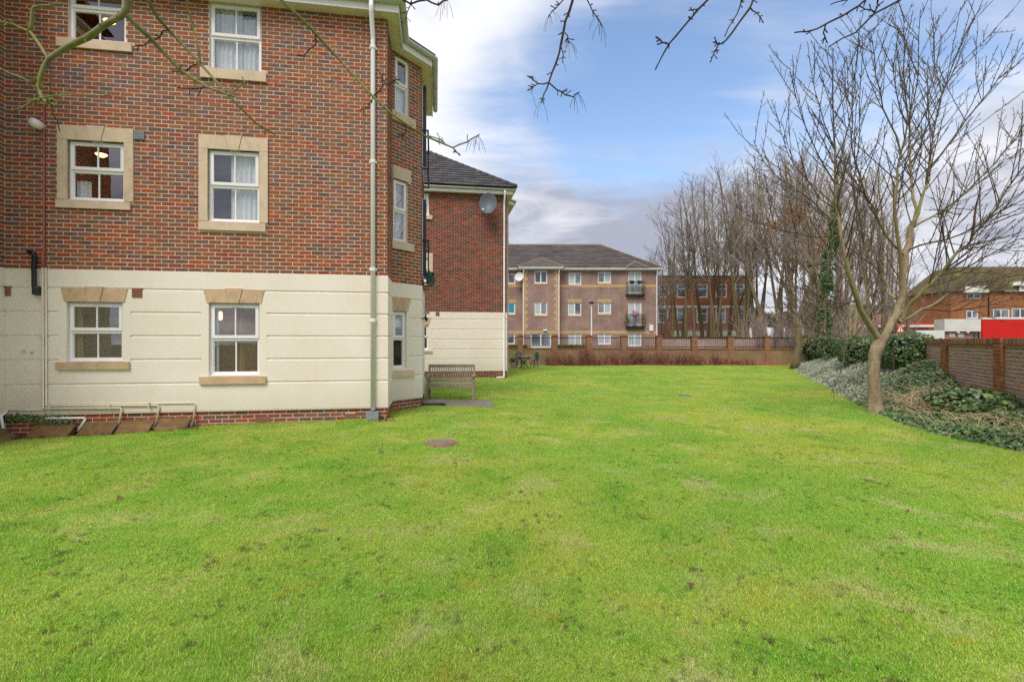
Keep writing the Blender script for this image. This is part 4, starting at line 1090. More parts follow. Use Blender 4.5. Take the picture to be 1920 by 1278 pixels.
m = MB(); sheet(Fb, '', None, T0, x0, x1, zmid, ztop, up, m=m); m.quad([(x0, 0, -.2), (x0, 9, -.2), (x0, 9, ztop), (x0, 0, ztop)]); m.quad([(x1, 0, -.2), (x1, 9, -.2), (x1, 9, ztop), (x1, 0, ztop)]); m.quad([(x0, 9, -.2), (x1, 9, -.2), (x1, 9, ztop), (x0, 9, ztop)])
m.build('upper_wall', M['brickF'], Fb)
m = MB(); sheet(Fb, '', None, T0, x0, x1, -.2, zm2, lo, m=m); m.build('lower_wall', M['brickF2'], Fb)
MB().box(x0, x1, -.05, .1, zm2 + .001, zmid - .001).build('white_band', M['whitepaint'], Fb)
zb1, zb0 = FF.on(1300, 620)[1], FF.on(1300, 631)[1]
MB().box(x0 + 2, x1, -.25, -.02, zb0, zb1).build('fascia_board', M['whitepaint'], Fb)
MB().box(x0 - .1, x1 + .1, -.1, 9.1, ztop, ztop + .12).build('roof', M['concrete'], Fb)
for r_ in up + lo:
    a, b_, c, d = r_; f_ = .12
    m = MB(); m.box(a, a + f_, .03, .1, c, d); m.box(b_ - f_, b_, .03, .1, c, d); m.box(a + f_, b_ - f_, .03, .1, d - f_, d); m.box(a + f_, b_ - f_, .03, .1, c, c + f_); m.box(a + f_, b_ - f_, .04, .09, c + (d - c) * .6, c + (d - c) * .6 + .08)
    o = m.build('window', M['upvc'], Fb); MB().box(a + f_, b_ - f_, .07, .08, c + f_, d - f_).build('pane', M['farglass'], o)

# ================================================================== buildings beyond the garden wall, right
YH = 66.0
FH = Frame((0, YH, 0), 0.0)
H = thing('terrace_house', 'orange brick house with mossy mansard roof beyond the garden wall', 'house', FH.O, 0)
M['brickH'] = bricktex_mat('orange_house_brick', sr(172, 108, 66), sr(146, 88, 56), sr(176, 140, 108), ms=.008)
M['moss_roof'] = plain('mossy_roof_tile', sr(98, 90, 66), .2, .7, .95, .1, .3, 10, dirt=sr(126, 128, 62), dirt_amt=.7)
hx0, hx1 = FH.on(1783, 639)[0], FH.on(1990, 639)[0]; hz = FH.on(1850, 546)[1]
wins = [FH.rect(a, b_, c, d) for a, b_, c, d in ((1813, 1840, 549, 560), (1905, 1925, 536, 546), (1812, 1834, 582, 597), (1862, 1893, 579, 596), (1897, 1930, 578, 596), (1940, 1970, 549, 560))]
inw = [r for r in wins if r[3] < hz]
m = MB(); sheet(H, '', None, T0, hx0, hx1, -.2, hz, inw, m=m); m.quad([(hx0, 0, -.2), (hx0, 8, -.2), (hx0, 8, hz), (hx0, 0, hz)]); m.quad([(hx0, 8, -.2), (hx1, 8, -.2), (hx1, 8, hz), (hx0, 8, hz)]); m.build('wall', M['brickH'], H)
zrt = FH.on(1870, 500, 2.0)[1]
m = MB(); m.add([(hx0 - .3, -.4, hz), (hx1, -.4, hz), (hx1, 2, zrt), (hx0 + 3, 2, zrt), (hx0 - .3, 8, hz), (hx0 + 3, 6, zrt), (hx1, 6, zrt), (hx1, 8, hz), (hx0 + 1.0, .3, hz + (zrt - hz) * .62)],
               [(0, 1, 2, 3, 8), (4, 0, 8, 3, 5), (3, 2, 6, 5), (5, 6, 7, 4)]); m.build('roof', M['moss_roof'], H)
for r_ in wins:
    a, b_, c, d = r_; f_ = .12; y = .03 if d < hz else -.5
    m = MB(); m.box(a, a + f_, y, y + .1, c, d); m.box(b_ - f_, b_, y, y + .1, c, d); m.box(a + f_, b_ - f_, y, y + .1, d - f_, d); m.box(a + f_, b_ - f_, y, y + .1, c, c + f_); xm = (a + b_) / 2; m.box(xm - .07, xm + .07, y + .01, y + .09, c + f_, d - f_)
    o = m.build('window', M['upvc'], H); MB().box(a + f_, b_ - f_, y + .05, y + .06, c + f_, d - f_).build('pane', M['farglass'], o)
for a, b_, c, d in (FH.rect(1803, 1846, 536, 549), FH.rect(1896, 1930, 529, 536)):
    MB().prism([(a, c), (b_, c), (b_ - .4, d), (a + .4, d)], -.7, 1.5).build('dormer', M['whitepaint'], H)
MB().tube([(FH.on(1853, 639)[0], -.08, 0), (FH.on(1853, 639)[0], -.08, hz)], .07, 6).build('downpipe', M['black'], H)
# shop wing with white boarding
YW = 48.0; FW = Frame((0, YW, 0), 0.0)
Wg = thing('shop_wing', 'single-storey brick wing with white boarded fascia beside the red box', 'building', FW.O, 0)
a0, a1 = FW.on(1766, 639)[0], FW.on(1844, 639)[0]; z0_, z1_ = FW.on(1800, 621)[1], FW.on(1800, 598)[1]
for k in range(5):
    c = z0_ + (z1_ - z0_) * k / 5; MB().box(a0, a1, -.3, -.27 - .01 * (k % 2), c, c + (z1_ - z0_) / 5 - .012).build('fascia_board', M['whitepaint'], Wg)
MB().box(a0, a1, -.26, .9, z0_ + .02, z1_ - .01).build('roof', M['whitepaint'], Wg)
sw_ = [FW.rect(1780, 1792, 624, 631), FW.rect(1796, 1808, 624, 631)]
m = MB(); sheet(Wg, '', None, T0, FW.on(1772, 639)[0], FW.on(1822, 639)[0], -.2, z0_, sw_, m=m); m.build('wall', M['brickF2'], Wg)
for a, b_, c, d in sw_: MB().box(a, b_, .03, .06, c, d).build('window', M['whitepaint'], Wg)
for px in (1793, 1811): x, z = FW.on(px, 622.5); MB().lathe([(0, .1), (.14, .06), (.16, -.06), (0, -.1)], 8, (x, -.15, z)).build('bulkhead_light', M['upvc'], Wg)
m = MB(); a, b_, c, d = FW.rect(1822, 1842, 621, 640); m.box(a, b_, .3, .35, c - 1, d); dr = m.build('entrance_recess', M['black'], Wg)
for px in (1827, 1834): x = FW.on(px, 639)[0]; MB().box(x - .14, x + .14, .2, .3, -.2, d).build('door_leaf', M['grey_metal'], dr)
YX = 40.0; FX = Frame((0, YX, 0), 0.0)
a, b_ = FX.on(1842, 639)[0], FX.on(1965, 639)[0]; zt_ = FX.on(1880, 598.5)[1]
Rb = thing('red_hoarding', 'bright red painted boxy hoarding with white top edge beyond the garden wall', 'hoarding', ((a + b_) / 2, YX, 0))
hw_ = (b_ - a) / 2; npan = 4
for k in range(npan):
    p0, p1 = -hw_ + 2 * hw_ * k / npan, -hw_ + 2 * hw_ * (k + 1) / npan
    MB().box(p0, p1 - .004, 0, .12, .0, zt_).build('panel', M['redbox'], Rb)
MB().box(-hw_ - .02, hw_, -.03, .15, zt_ + .002, zt_ + .14).build('top_trim', M['whitepaint'], Rb)
YK = 62.0; FK = Frame((0, YK, 0), 0.0)
a, b_ = FK.on(1610, 639)[0], FK.on(1766, 639)[0]; z0_, z1_ = FK.on(1700, 613)[1], FK.on(1700, 604)[1]
K = thing('canopy', 'long low red edged canopy roof seen beyond the garden wall', 'canopy', ((a + b_) / 2, YK, 0)); hw_ = (b_ - a) / 2
MB().box(-hw_, hw_, 0, 5, (z0_ + z1_) / 2, z1_).build('red_fascia', plain('red_canopy_edge', sr(196, 60, 50), .08, .6, .6, .3, 0), K)
MB().box(-hw_, hw_, -.05, 5, z0_, (z0_ + z1_) / 2 - .01).build('white_fascia', M['whitepaint'], K)
MB().box(-hw_ + .3, hw_ - 1, .8, 5, -.2, z0_ - .01).build('wall', M['brickF2'], K)
YV = 36.0; FV = Frame((0, YV, 0), 0.0); a, b_, c, d = FV.rect(1718, 1771, 619, 634)
Wl = thing('white_panel_wall', 'low white boarded screen just above the garden wall near the ivy', 'screen', ((a + b_) / 2, YV, 0)); hw_ = (b_ - a) / 2
for k in range(4): MB().box(-hw_, hw_, 0, .08, -.2 + (d + .2) * k / 4, -.2 + (d + .2) * (k + 1) / 4 - .008).build('board', M['whitepaint'], Wl)
# warning sign
p = at(1688, 618, 30)
Sg = thing('warning_sign', 'red bordered triangular road warning sign behind the tree trunk', 'sign', (p.x, p.y, 0))
hz_ = p.z
def tri(s_, y): return [(-s_, hz_ - s_ * .58), (s_, hz_ - s_ * .58), (0, hz_ + s_ * 1.155)]
MB().prism(tri(.30, 0), -.0, .012).build('border', M['redbox'], Sg); MB().prism(tri(.19, 0), -.006, .0).build('face', M['whitepaint'], Sg)
MB().box(-.02, .02, -.012, -.005, hz_ - .04, hz_ + .12).box(-.022, .022, -.012, -.005, hz_ - .09, hz_ - .055).build('symbol', M['black'], Sg)
MB().tube([(0, .04, -.25), (0, .04, hz_ + .3)], .035, 8).build('post', M['grey_metal'], Sg)

# distant houses on the rise
M['farroof'] = plain('distant_red_roof', sr(150, 104, 88), .15, .2, .95, .1, 0); M['farwall'] = plain('distant_wall', sr(176, 150, 136), .12, .3, .95, .1, 0)
for i, (px, d_, wid, top, lab) in enumerate(((1666, 120, 9, 588, 'distant red roofed house just right of the forked trunk'), (1712, 135, 11, 577, 'distant house with white gable beyond the canopy'), (1752, 128, 9, 583, 'distant brown roofed house left of the mansard house'), (1600, 118, 12, 596, 'distant low red roofed house left of the forked trunk'))):
    p = at(px, 639, d_); zt_ = EYE + (639 - top) / F * d_
    t = thing('distant_house', lab, 'house', (p.x, p.y, -.2), R(10 * (i - 1)))
    hw_ = wid / 2; ze_ = zt_ - 2.4
    m = MB(); m.box(-hw_, hw_, 0, 7, 0, ze_); m.build('wall', M['farwall'] if i != 1 else M['whitepaint'], t)
    m = MB(); m.add([(-hw_ - .3, -.4, ze_), (hw_ + .3, -.4, ze_), (hw_ + .3, 7.4, ze_), (-hw_ - .3, 7.4, ze_), (-hw_ + 1, 3.5, zt_ + .2), (hw_ - 1, 3.5, zt_ + .2)], [(0, 1, 5, 4), (1, 2, 5), (2, 3, 4, 5), (3, 0, 4)]); ro = m.build('roof', M['farroof'], t)
    MB().box(-.4 + hw_ * .4, .4 + hw_ * .4, 3.1, 3.9, zt_ - .5, zt_ + 1.2).build('chimney', M['brickF'], ro)
    for xx in (-hw_ * .55, hw_ * .5): MB().box(xx - .7, xx + .7, -.04, .02, ze_ - 1.8, ze_ - .5).build('window', M['upvc'], t)

# ================================================================== railing fence with brick piers
YG = 32.0; zg0 = -.05
M['brickG'] = bricktex_mat('weathered_orange_brown_brick', sr(140, 104, 70), sr(108, 86, 58), sr(172, 154, 118), ms=.014)
M['pierG'] = bricktex_mat('rust_brown_pier_brick', sr(150, 96, 60), sr(118, 78, 54), sr(166, 140, 112), ms=.014)
M['copG'] = plain('brick_coping', sr(140, 92, 66), .18, 5, .9, .1, .2, 30, dirt=sr(100, 96, 60), dirt_amt=.5)
piers = [908, 976, 1040, 1105, 1170, 1236, 1302, 1370, 1439, 1508, 1574]
FG = Frame((0, YG, 0), 0)
G = thing('railing_fence', 'low brick wall with rust brown piers and black railings across the far lawn edge', 'fence', (0, YG, 0))
px_x = [FG.on(p_, 639)[0] for p_ in piers]
for i, xx in enumerate(px_x):
    zt_ = EYE + (639 - (628 + 1.5 * i / 10)) / F * YG
    m = MB(); m.box(xx - .18, xx + .18, -.06, .28, zg0 - .2, zt_ - .09)
    po = m.build('pier', M['pierG'], G)
    MB().box(xx - .215, xx + .215, -.095, .315, zt_ - .09, zt_ - .03).box(xx - .16, xx + .16, -.04, .26, zt_ - .03, zt_ + .01).build('pier_cap', M['copG'], po)
for i, (a, b_) in enumerate(zip(px_x, px_x[1:])):
    zl = EYE + (639 - (651.5 + 2.5 * i / 10)) / F * YG; zt_ = EYE + (639 - 632) / F * YG
    MB().box(a + .18, b_ - .18, 0, .215, zg0 - .2, zl - .07).build('dwarf_wall', M['brickG'], G)
    MB().box(a + .18, b_ - .18, -.03, .245, zl - .07, zl).build('coping', M['copG'], G)
    m = MB()
    for zz in (zl + .08, zt_ - .06): m.box(a + .18, b_ - .18, .09, .115, zz, zz + .035)
    n = int((b_ - a - .36) / .115)
    for k in range(n):
        xx = a + .18 + (b_ - a - .36) * (k + .5) / n; m.box(xx - .007, xx + .007, .095, .110, zl + .0, zt_ + .02)
    m.build('railing', M['black'], G)
# brick wall on the other side of the lane
a, b_ = at(1236, 639, 36).x, at(1600, 639, 36).x; zt_ = EYE + (639 - 632.5) / F * 36
Ln = thing('lane_wall', 'purple grey brick wall seen through the railings under the bare trees', 'wall', ((a + b_) / 2, 36, -.2))
MB().box(-(b_ - a) / 2, (b_ - a) / 2, 0, .22, 0, zt_ + .12).build('brickwork', bricktex_mat('lane_wall_brick', sr(172, 132, 118), sr(138, 112, 110), sr(206, 188, 174), ms=.014), Ln); MB().box(-(b_ - a) / 2, (b_ - a) / 2, -.03, .25, zt_ + .121, zt_ + .2).build('coping', M['copG'], Ln)

# ================================================================== garden wall, right
wa = math.atan2(1, WK)                                     # heading of the wall
FWl = Vector((wallx(3.5), 3.5, 0)); LW = math.hypot(31 - 3.5, (31 - 3.5) * WK)
GW = thing('garden_wall', 'grey brown brick garden wall with orange piers and brick coping on the right', 'wall', FWl, wa)
# local x runs away along the wall, garden side is local +y
M['brickW'] = brick_mat('grey_brown_wall_brick', [sr(160, 134, 120), sr(146, 128, 120), sr(172, 138, 116), sr(134, 124, 120), sr(160, 128, 110), sr(154, 136, 116), sr(168, 120, 96), sr(144, 120, 112)], .14, sr(140, 128, 84), .22)
M['pierW'] = brick_mat('orange_brown_pier_brick', [sr(162, 104, 62), sr(138, 88, 56), sr(170, 112, 66), sr(122, 92, 64), sr(152, 90, 60)], .05, sr(104, 92, 50), .35)
TW_ = (0, 0, math.pi)                                      # face looks to +y
def wl_at(y): return math.hypot(y - 3.5, (y - 3.5) * WK)
ZW = 1.66; zc0 = ZW - .115 - .05
m = MB(); m.box(0, LW, -.2, 0, -.3, zc0); m.build('mortar_core', M['mortar'], GW)
rects = lay(-LW, 0, -.05, zc0, [], seed=41, bond='stretcher')
rects.sort(key=lambda r: -r[0])
inview = [r for r in rects if -r[1] > wl_at(8.2) - .0 and r[2] > .15 and r[1] - r[0] > .2]
ind = set(map(id, inview[:300]))
wv = []
for k in range(16):
    v = MB(); v.box(-.1052, .1052, -.002, .004, -.0302, .0302, (k + .5) / 16, back=False); me = v.mesh('brick'); me.materials.append(M['brickW']); wv.append(me)
sk = MB(); bricks_into(sk, TW_, [r for r in rects if id(r) not in ind and -r[0] < wl_at(22)], proud=.002, seed=42); sk.build('brick_skin', M['brickW'], GW, kind='stuff')
for r in inview[:300]:
    o = link('brick', random.choice(wv), M['brickW'], GW); o.location = (-(r[0] + r[1]) / 2, random.uniform(-.001, .002), (r[2] + r[3]) / 2); o.rotation_euler = (0, 0, math.pi)
MB().box(0, LW, -.235, .03, zc0, zc0 + .022).box(0, LW, -.225, .022, zc0 + .026, zc0 + .048).build('tile_creasing', M['copG'], GW)
cvs = []
for k in range(8):
    v = MB(); v.box(-.031, .031, -.235, .018, 0, .108, (k + .5) / 8); me = v.mesh('coping_brick'); me.materials.append(M['brickW'] if k % 3 else M['pierW']); cvs.append(me)
cop = MB()
k = 0; xx = wl_at(7.8)
while xx < LW:
    if k < 150:
        o = link('coping_brick', random.choice(cvs), None, GW); o.location = (xx, 0, zc0 + .05 + random.uniform(-.003, .003))
    else: cop.box(xx - .031, xx + .031, -.235, .018, zc0 + .05, zc0 + .157, random.random())
    xx += .075; k += 1
cop.build('coping_brick_run', M['brickW'], GW, kind='stuff')
for yy in (4.7, 9.33, 12.15, 15.0, 17.9, 20.8):
    s0 = wl_at(yy)
    core = MB().box(s0 - .17, s0 + .17, -.26, .055, -.2, zc0 + .03).build('pier', M['mortar'], GW)
    z = -.05; k = 0; pm_ = MB()
    while z + .065 < zc0 + .02:
        if k % 2 == 0: segs = ((-.17, .05), (.06, .17))
        else: segs = ((-.17, -.06), (-.05, .17))
        for a, b_ in segs: pm_.box(s0 + a, s0 + b_, .05, .064 + random.uniform(-.002, .002), z, z + .065, random.random())
        pm_.box(s0 - .177, s0 - .169, -.0, .06, z, z + .065, random.random()); z += .075; k += 1
    pm_.build('pier_brick', M['pierW'], core, kind='stuff')
    MB().box(s0 - .18, s0 + .18, -.27, .072, zc0 + .052, zc0 + .16).build('pier_cap', M['copG'], core)
# ================================================================== bench, slab, covers, furniture
p = gnd(851, 756, .09)
Sl = thing('concrete_pad', 'grey stained concrete pad under the wooden bench', 'slab', (p.x, p.y, g(p.x, p.y)), ANG)
MB().box(-1.05, .95, -.55, .75, -.1, .035).build('slab', M['concrete'], Sl)
q = gnd(808, 755, .12)
St = thing('doorstep_slab', 'raised dark edged paving step beside the bench at the block corner', 'step', (q.x, q.y, g(q.x, q.y)), ANG)
MB().box(-.33, .33, -.25, .3, .085, .115).build('top', M['concrete'], St); MB().box(-.32, .32, -.24, .29, .0, .084).build('riser', M['black'], St)
p = gnd(845, 748, .06)
zb = g(p.x, p.y) + .035
Bn = thing('garden_bench', 'weathered wooden slatted garden bench against the cream wall', 'bench', (p.x, p.y + .1, zb), R(3))
W2 = .60; tk = M['teak']
for sx in (-1, 1):
    MB().box(sx * W2 - .03, sx * W2 + .03, -.28, -.22, 0, .60, .4).build('leg', tk, Bn)
    MB().bar((sx * W2, .20, 0), (sx * W2, .20, .42), .06, .06, (0, 1, 0), .3).bar((sx * W2, .20, .42), (sx * W2, .30, .88), .06, .05, (0, 1, 0), .3).build('leg', tk, Bn)
    MB().box(sx * W2 - .035, sx * W2 + .035, -.33, .25, .60, .63, .7).build('armrest', tk, Bn)
    MB().box(sx * W2 - .02, sx * W2 + .02, -.22, .18, .34, .40, .4).build('side_rail', tk, Bn)
for k in range(6):
    y = -.26 + k * .085; MB().box(-W2 + .03, W2 - .03, y, y + .065, .405, .425, random.random()).build('seat_slat', tk, Bn)
MB().prism([(-W2 + .03, .40), (W2 - .03, .40), (W2 - .03, .27), (W2 - .10, .315), (W2 - .2, .335), (-W2 + .2, .335), (-W2 + .10, .315), (-W2 + .03, .27)], -.265, -.24).build('front_apron', tk, Bn)
MB().bar((-W2 - .03, .298, .86), (W2 + .03, .298, .86), .04, .075, (0, .2, 1), .2).build('top_rail', tk, Bn)
MB().bar((-W2, .215, .47), (W2, .215, .47), .035, .05, (0, .2, 1), .4).build('bottom_rail', tk, Bn)
for k in range(23):
    x = -W2 + .07 + k * (2 * W2 - .14) / 22; MB().bar((x, .22, .47), (x, .295, .85), .026, .014, (0, 1, 0), random.random()).build('back_slat', tk, Bn)
# manhole covers
def cover(px, py, r_, label, mat, sy=1.0):
    p = gnd(px, py, .01); z = g(p.x, p.y)
    t = thing('manhole_cover', label, 'manhole', (p.x, p.y, z))
    MB().lathe([(r_ * .88, .02), (r_, .02), (r_ + .015, -.05)], 28, sy=sy).build('rim', mat, t)
    m = MB(); m.lathe([(0.001, .026), (r_ * .86, .026), (r_ * .86, .0)], 28, sy=sy)
    for k in range(-4, 5):
        hw_ = math.sqrt(max(0, (r_ * .8) ** 2 - (k * r_ * .18) ** 2)); m.box(k * r_ * .18 - .006, k * r_ * .18 + .006, -hw_ * sy, hw_ * sy, .026, .031)
    lid = m.build('lid', mat, t)
    m = MB()
    for rr in (.3, .6): m.lathe([(r_ * rr - .006, .026), (r_ * rr - .006, .032), (r_ * rr + .006, .032), (r_ * rr + .006, .026)], 24, sy=sy)
    m.build('cast_pattern', M['grey_metal'], lid)
    return p
MH1 = cover(826, 833, .26, 'rusty pinkish round manhole cover in the near lawn', M['rust'], 1.0)
MH2 = cover(1283, 742, .20, 'small grey manhole cover in the middle of the lawn', M['concrete'])

# bistro set
def bistro_chair(p, rz, lab):
    t = thing('garden_chair', lab, 'chair', p, rz)
    tl = M['teal']
    MB().lathe([(0.0, .45), (.2, .45), (.21, .43), (.0, .43)], 14).build('seat', tl, t)
    for a in (45, 135, 225, 315):
        c_, s_ = math.cos(R(a)), math.sin(R(a)); MB().tube([(c_ * .22, s_ * .22, 0), (c_ * .17, s_ * .17, .43)], .024, 6).build('leg', tl, t)
    m = MB(); m.tube([(-.19, .15, .43), (-.2, .2, .7), (-.13, .23, .88), (0, .24, .93), (.13, .23, .88), (.2, .2, .7), (.19, .15, .43)], .026, 6)
    for k in (-.1, -.05, 0, .05, .1): m.tube([(k, .17, .44), (k * 1.2, .23, .89)], .014, 4)
    for zz in (.55, .66, .77): m.tube([(-.19, .19, zz), (.19, .19, zz)], .014, 4)
    m.build('backrest', tl, t)
p = gnd(983, 691, .02); q = gnd(1000, 689, .02); q2 = gnd(974, 690, .02)
Tb = thing('bistro_table', 'round teal iron garden table near the second block corner', 'table', (p.x, p.y, g(p.x, p.y)))
MB().lathe([(0, .72), (.40, .72), (.41, .70), (.0, .70)], 20).build('tabletop', M['grey_metal'], Tb)
for k in range(3):
    a = R(30 + 120 * k); MB().tube([(math.cos(a) * .32, math.sin(a) * .32, 0), (math.cos(a) * .06, math.sin(a) * .06, .34), (math.cos(a) * .28, math.sin(a) * .28, .7)], .03, 6).build('leg', M['teal'], Tb)
m = MB()
for k in range(12): a = 2 * math.pi * k / 12; b_ = 2 * math.pi * (k + 1) / 12; m.bar((math.cos(a) * .39, math.sin(a) * .39, .70), (math.cos(b_) * .3, math.sin(b_) * .3, .55), .04, .015)
m.build('apron', M['teal'], Tb)
bistro_chair((q.x + .05, q.y + .1, g(q.x, q.y)), R(-60), 'teal iron garden chair right of the round table')
bistro_chair((q2.x - .0, q2.y + .75, g(q2.x, q2.y)), R(10), 'teal iron garden chair behind the round table')
p = gnd(961.5, 691, .02)
Pt = thing('planter_pot', 'pale pink plant pot at the corner of the second block', 'plant pot', (p.x, p.y + .2, g(p.x, p.y)))
MB().lathe([(0, 0), (.13, 0), (.2, .3), (.22, .3), (.22, .36), (.19, .36), (.17, .3), (0, .3)], 16).build('pot', M['terra_pot'], Pt)
m = MB()
for k in range(60):
    a = random.uniform(0, 6.28); rr = random.uniform(0, .2); m.bar((math.cos(a) * rr * .6, math.sin(a) * rr * .6, .3), (math.cos(a) * rr * 1.4, math.sin(a) * rr * 1.4, .4 + random.random() * .22), .03, .004)
m.build('leaves', green_l, Pt)
# sloping boards over the drains, at the plinth
bt = [(70, 146, 'first mossy brown sloping board at the plinth, below the short white pipe'), (164, 226, 'mossy brown sloping board at the plinth, second from the left'),
      (233, 293, 'mossy brown sloping board at the plinth, between the two right hand waste pipes'), (304, 361, 'mossy brown sloping board at the plinth, farthest right')]
for px0, px1, lab in bt:
    a, b_ = xA(px0), xA(px1); xm = (a + b_) / 2; hw_ = (b_ - a) / 2
    q = OA + UA * xm; zg_ = g(q.x, q.y)
    t = thing('sloping_board', lab, 'board', (q.x, q.y, zg_), ANG, 'boards sloping over the drains')
    for k in range(3):
        y0, y1 = -.045 - k * .075, -.045 - (k + 1) * .075 + .004; z0_, z1_ = .20 - k * .06, .20 - (k + 1) * .06
        m = MB(); m.add([(-hw_, y0, z0_ - .03), (hw_, y0, z0_ - .03), (hw_, y0, z0_), (-hw_, y0, z0_), (-hw_, y1, z1_ - .03), (hw_, y1, z1_ - .03), (hw_, y1, z1_), (-hw_, y1, z1_)],
                        [(0, 1, 2, 3), (7, 6, 5, 4), (3, 2, 6, 7), (0, 4, 5, 1), (1, 5, 6, 2), (0, 3, 7, 4)], random.random()); m.build('plank', M['timber'], t)
    for sx in (-1, 1): MB().add([(0, 0, 0)], []) 
    m = MB()
    for sx in (-hw_ + .02, hw_ - .05): m.add([(sx, -.04, -.05), (sx, -.27, -.05), (sx, -.04, .16), (sx + .03, -.04, -.05), (sx + .03, -.27, -.05), (sx + .03, -.04, .16)], [(0, 1, 2), (5, 4, 3), (0, 3, 4, 1), (1, 4, 5, 2), (2, 5, 3, 0)])
    m.build('side_cheek', M['timber'], t)
q = OA + UA * (XL + .05) + NA * (-.75)
t = thing('sloping_board', 'mossy brown sloping board at the left edge beside the wing', 'board', (q.x, q.y, g(q.x, q.y)), ANG + math.pi / 2, 'boards sloping over the drains')
for k in range(3):
    y0, y1 = -.045 - k * .1, -.045 - (k + 1) * .1 + .004; z0_, z1_ = .20 - k * .06, .20 - (k + 1) * .06; hw_ = .55
    m = MB(); m.add([(-hw_, y0, z0_ - .03), (hw_, y0, z0_ - .03), (hw_, y0, z0_), (-hw_, y0, z0_), (-hw_, y1, z1_ - .03), (hw_, y1, z1_ - .03), (hw_, y1, z1_), (-hw_, y1, z1_)],
                    [(0, 1, 2, 3), (7, 6, 5, 4), (3, 2, 6, 7), (0, 4, 5, 1), (1, 5, 6, 2), (0, 3, 7, 4)], random.random()); m.build('plank', M['timber'], t)

# ================================================================== leaves: ivy, ground cover
def leaf_mat(name, cols, gloss=.42, var=None, back=.25):
    m = Mat(name); n = len(cols)
    col = m.ramp(m.attr(), [(i / max(1, n - 1), c) for i, c in enumerate(cols)])
    col = m.mix(m.mr(m.noise(25, 3), .4, .7, 0, .35), col, mul(cols[0], .7))
    if var: col = m.mix(m.mr(m.noise(1.1, 4, .6), .42, .64, 0, .75), col, var)
    m.fin(col, gloss, .45)
    tl = m.n('ShaderNodeBsdfTranslucent'); m.l(col, tl.inputs[0]); mx = m.n('ShaderNodeMixShader'); mx.inputs[0].default_value = back
    m.l(m.b.outputs[0], mx.inputs[1]); m.l(tl.outputs[0], mx.inputs[2]); m.l(mx.outputs[0], m.out.inputs['Surface']); return m.m
M['ivy'] = leaf_mat('dark_ivy_leaf', [sr(54, 82, 42), sr(80, 112, 56), sr(108, 134, 84), sr(142, 158, 120), sr(126, 156, 70), sr(160, 174, 116)], .32, var=sr(74, 100, 52))  # paler tones carry the sky sheen of the leaves in their colour
M['varieg'] = leaf_mat('variegated_leaf', [sr(100, 116, 88), sr(146, 156, 126), sr(182, 186, 160), sr(206, 206, 186), sr(222, 220, 202), sr(130, 146, 98)], .55, var=sr(96, 116, 78))
M['ivy_stem'] = plain('ivy_stem', sr(120, 96, 76), .2, 10, .9, .1, 0)
# one five-lobed ivy leaf, unit size
LV = np.array([(0, -.05, 0), (.32, -.02, .05), (.5, .28, -.04), (.28, .45, .05), (0.0, .95, -.12), (-.28, .45, .05), (-.5, .28, -.04), (-.32, -.02, .05), (0, .35, .10)])
LT = np.array([(8, 0, 1), (8, 1, 2), (8, 2, 3), (8, 3, 4), (8, 4, 5), (8, 5, 6), (8, 6, 7), (8, 7, 0)])
def leaves(P, N, size, rnd, spread=.6):
    """P (n,3) positions, N (n,3) rough normals"""
    n = len(P); rng = np.random.default_rng(n)
    N = N + rng.normal(0, spread, (n, 3)); N /= np.linalg.norm(N, axis=1)[:, None]
    a = rng.normal(0, 1, (n, 3)) + np.array([0, 0, -.5]); Y = a - N * np.sum(a * N, 1)[:, None]; Y /= np.linalg.norm(Y, axis=1)[:, None]
    X = np.cross(Y, N)
    V = P[:, None, :] + size[:, None, None] * (LV[None, :, 0:1] * X[:, None, :] + LV[None, :, 1:2] * Y[:, None, :] + LV[None, :, 2:3] * N[:, None, :])
    T = LT[None] + (np.arange(n) * 9)[:, None, None]
    return V.reshape(-1, 3), T.reshape(-1, 3), np.repeat(rnd, 9)
def leaf_obj(name, P, N, size, rnd, mat, parent=None, spread=.6, **props):
    V, T, r_ = leaves(np.asarray(P, float), np.asarray(N, float), np.asarray(size, float), np.asarray(rnd, float), spread)
    return link(name, np_mesh(name, V, T, r_), mat, parent, **props)

# soil bed
b = MB(); ysb = np.arange(4.6, 31.3, .35); K_ = 10
for y in ysb:
    e = bed_edge(y); wx = wallx(y)
    for k in range(K_ + 1): x = e + (wx - e) * k / K_; b.v.append((x, y, bed_h(x, y) - .06)); b.r.append(.5)
for j in range(len(ysb) - 1):
    for k in range(K_): i = j * (K_ + 1) + k; b.f.append((i, i + 1, i + K_ + 2, i + K_ + 1))
b.build('soil_bed', M['soil'], None, True, kind='structure')
rng = np.random.default_rng(5)
Pd, Pv, Sd, Sv = [], [], [], []
n_try = 0
def straw_zone(x, y): return math.exp(-((x - 8.8) ** 2 / .5 + (y - 10.5) ** 2 / 1.0))
while len(Pd) + len(Pv) < 62000 and n_try < 200000:
    n_try += 1
    y = 4.8 + 26 * rng.random() ** 1.25; e = bed_edge(y); wx = wallx(y)
    x = e - .12 + (wx - e + .05) * rng.random()
    if straw_zone(x, y) > rng.random() * 1.15: continue
    if (x - 8.0) ** 2 / .3 + (y - 7.25) ** 2 / .12 < 1 and rng.random() < .85: continue          # dark hole by the wall
    vz = smooth(11.0, 14.5, y + 1.6 * mnoise.noise(Vector((x * .6, y * .6, 1)))) * smooth(2.6, 1.6, (x - e))
    z = bed_h(x, y) + abs(rng.normal(0, .05)) - .02
    if rng.random() < vz: Pv.append((x, y, z)); Sv.append(rng.uniform(.035, .075))
    else: Pd.append((x, y, z)); Sd.append(rng.uniform(.03, .095))
up_ = lambda n: np.tile(np.array([-.25, -.35, .9]), (n, 1))
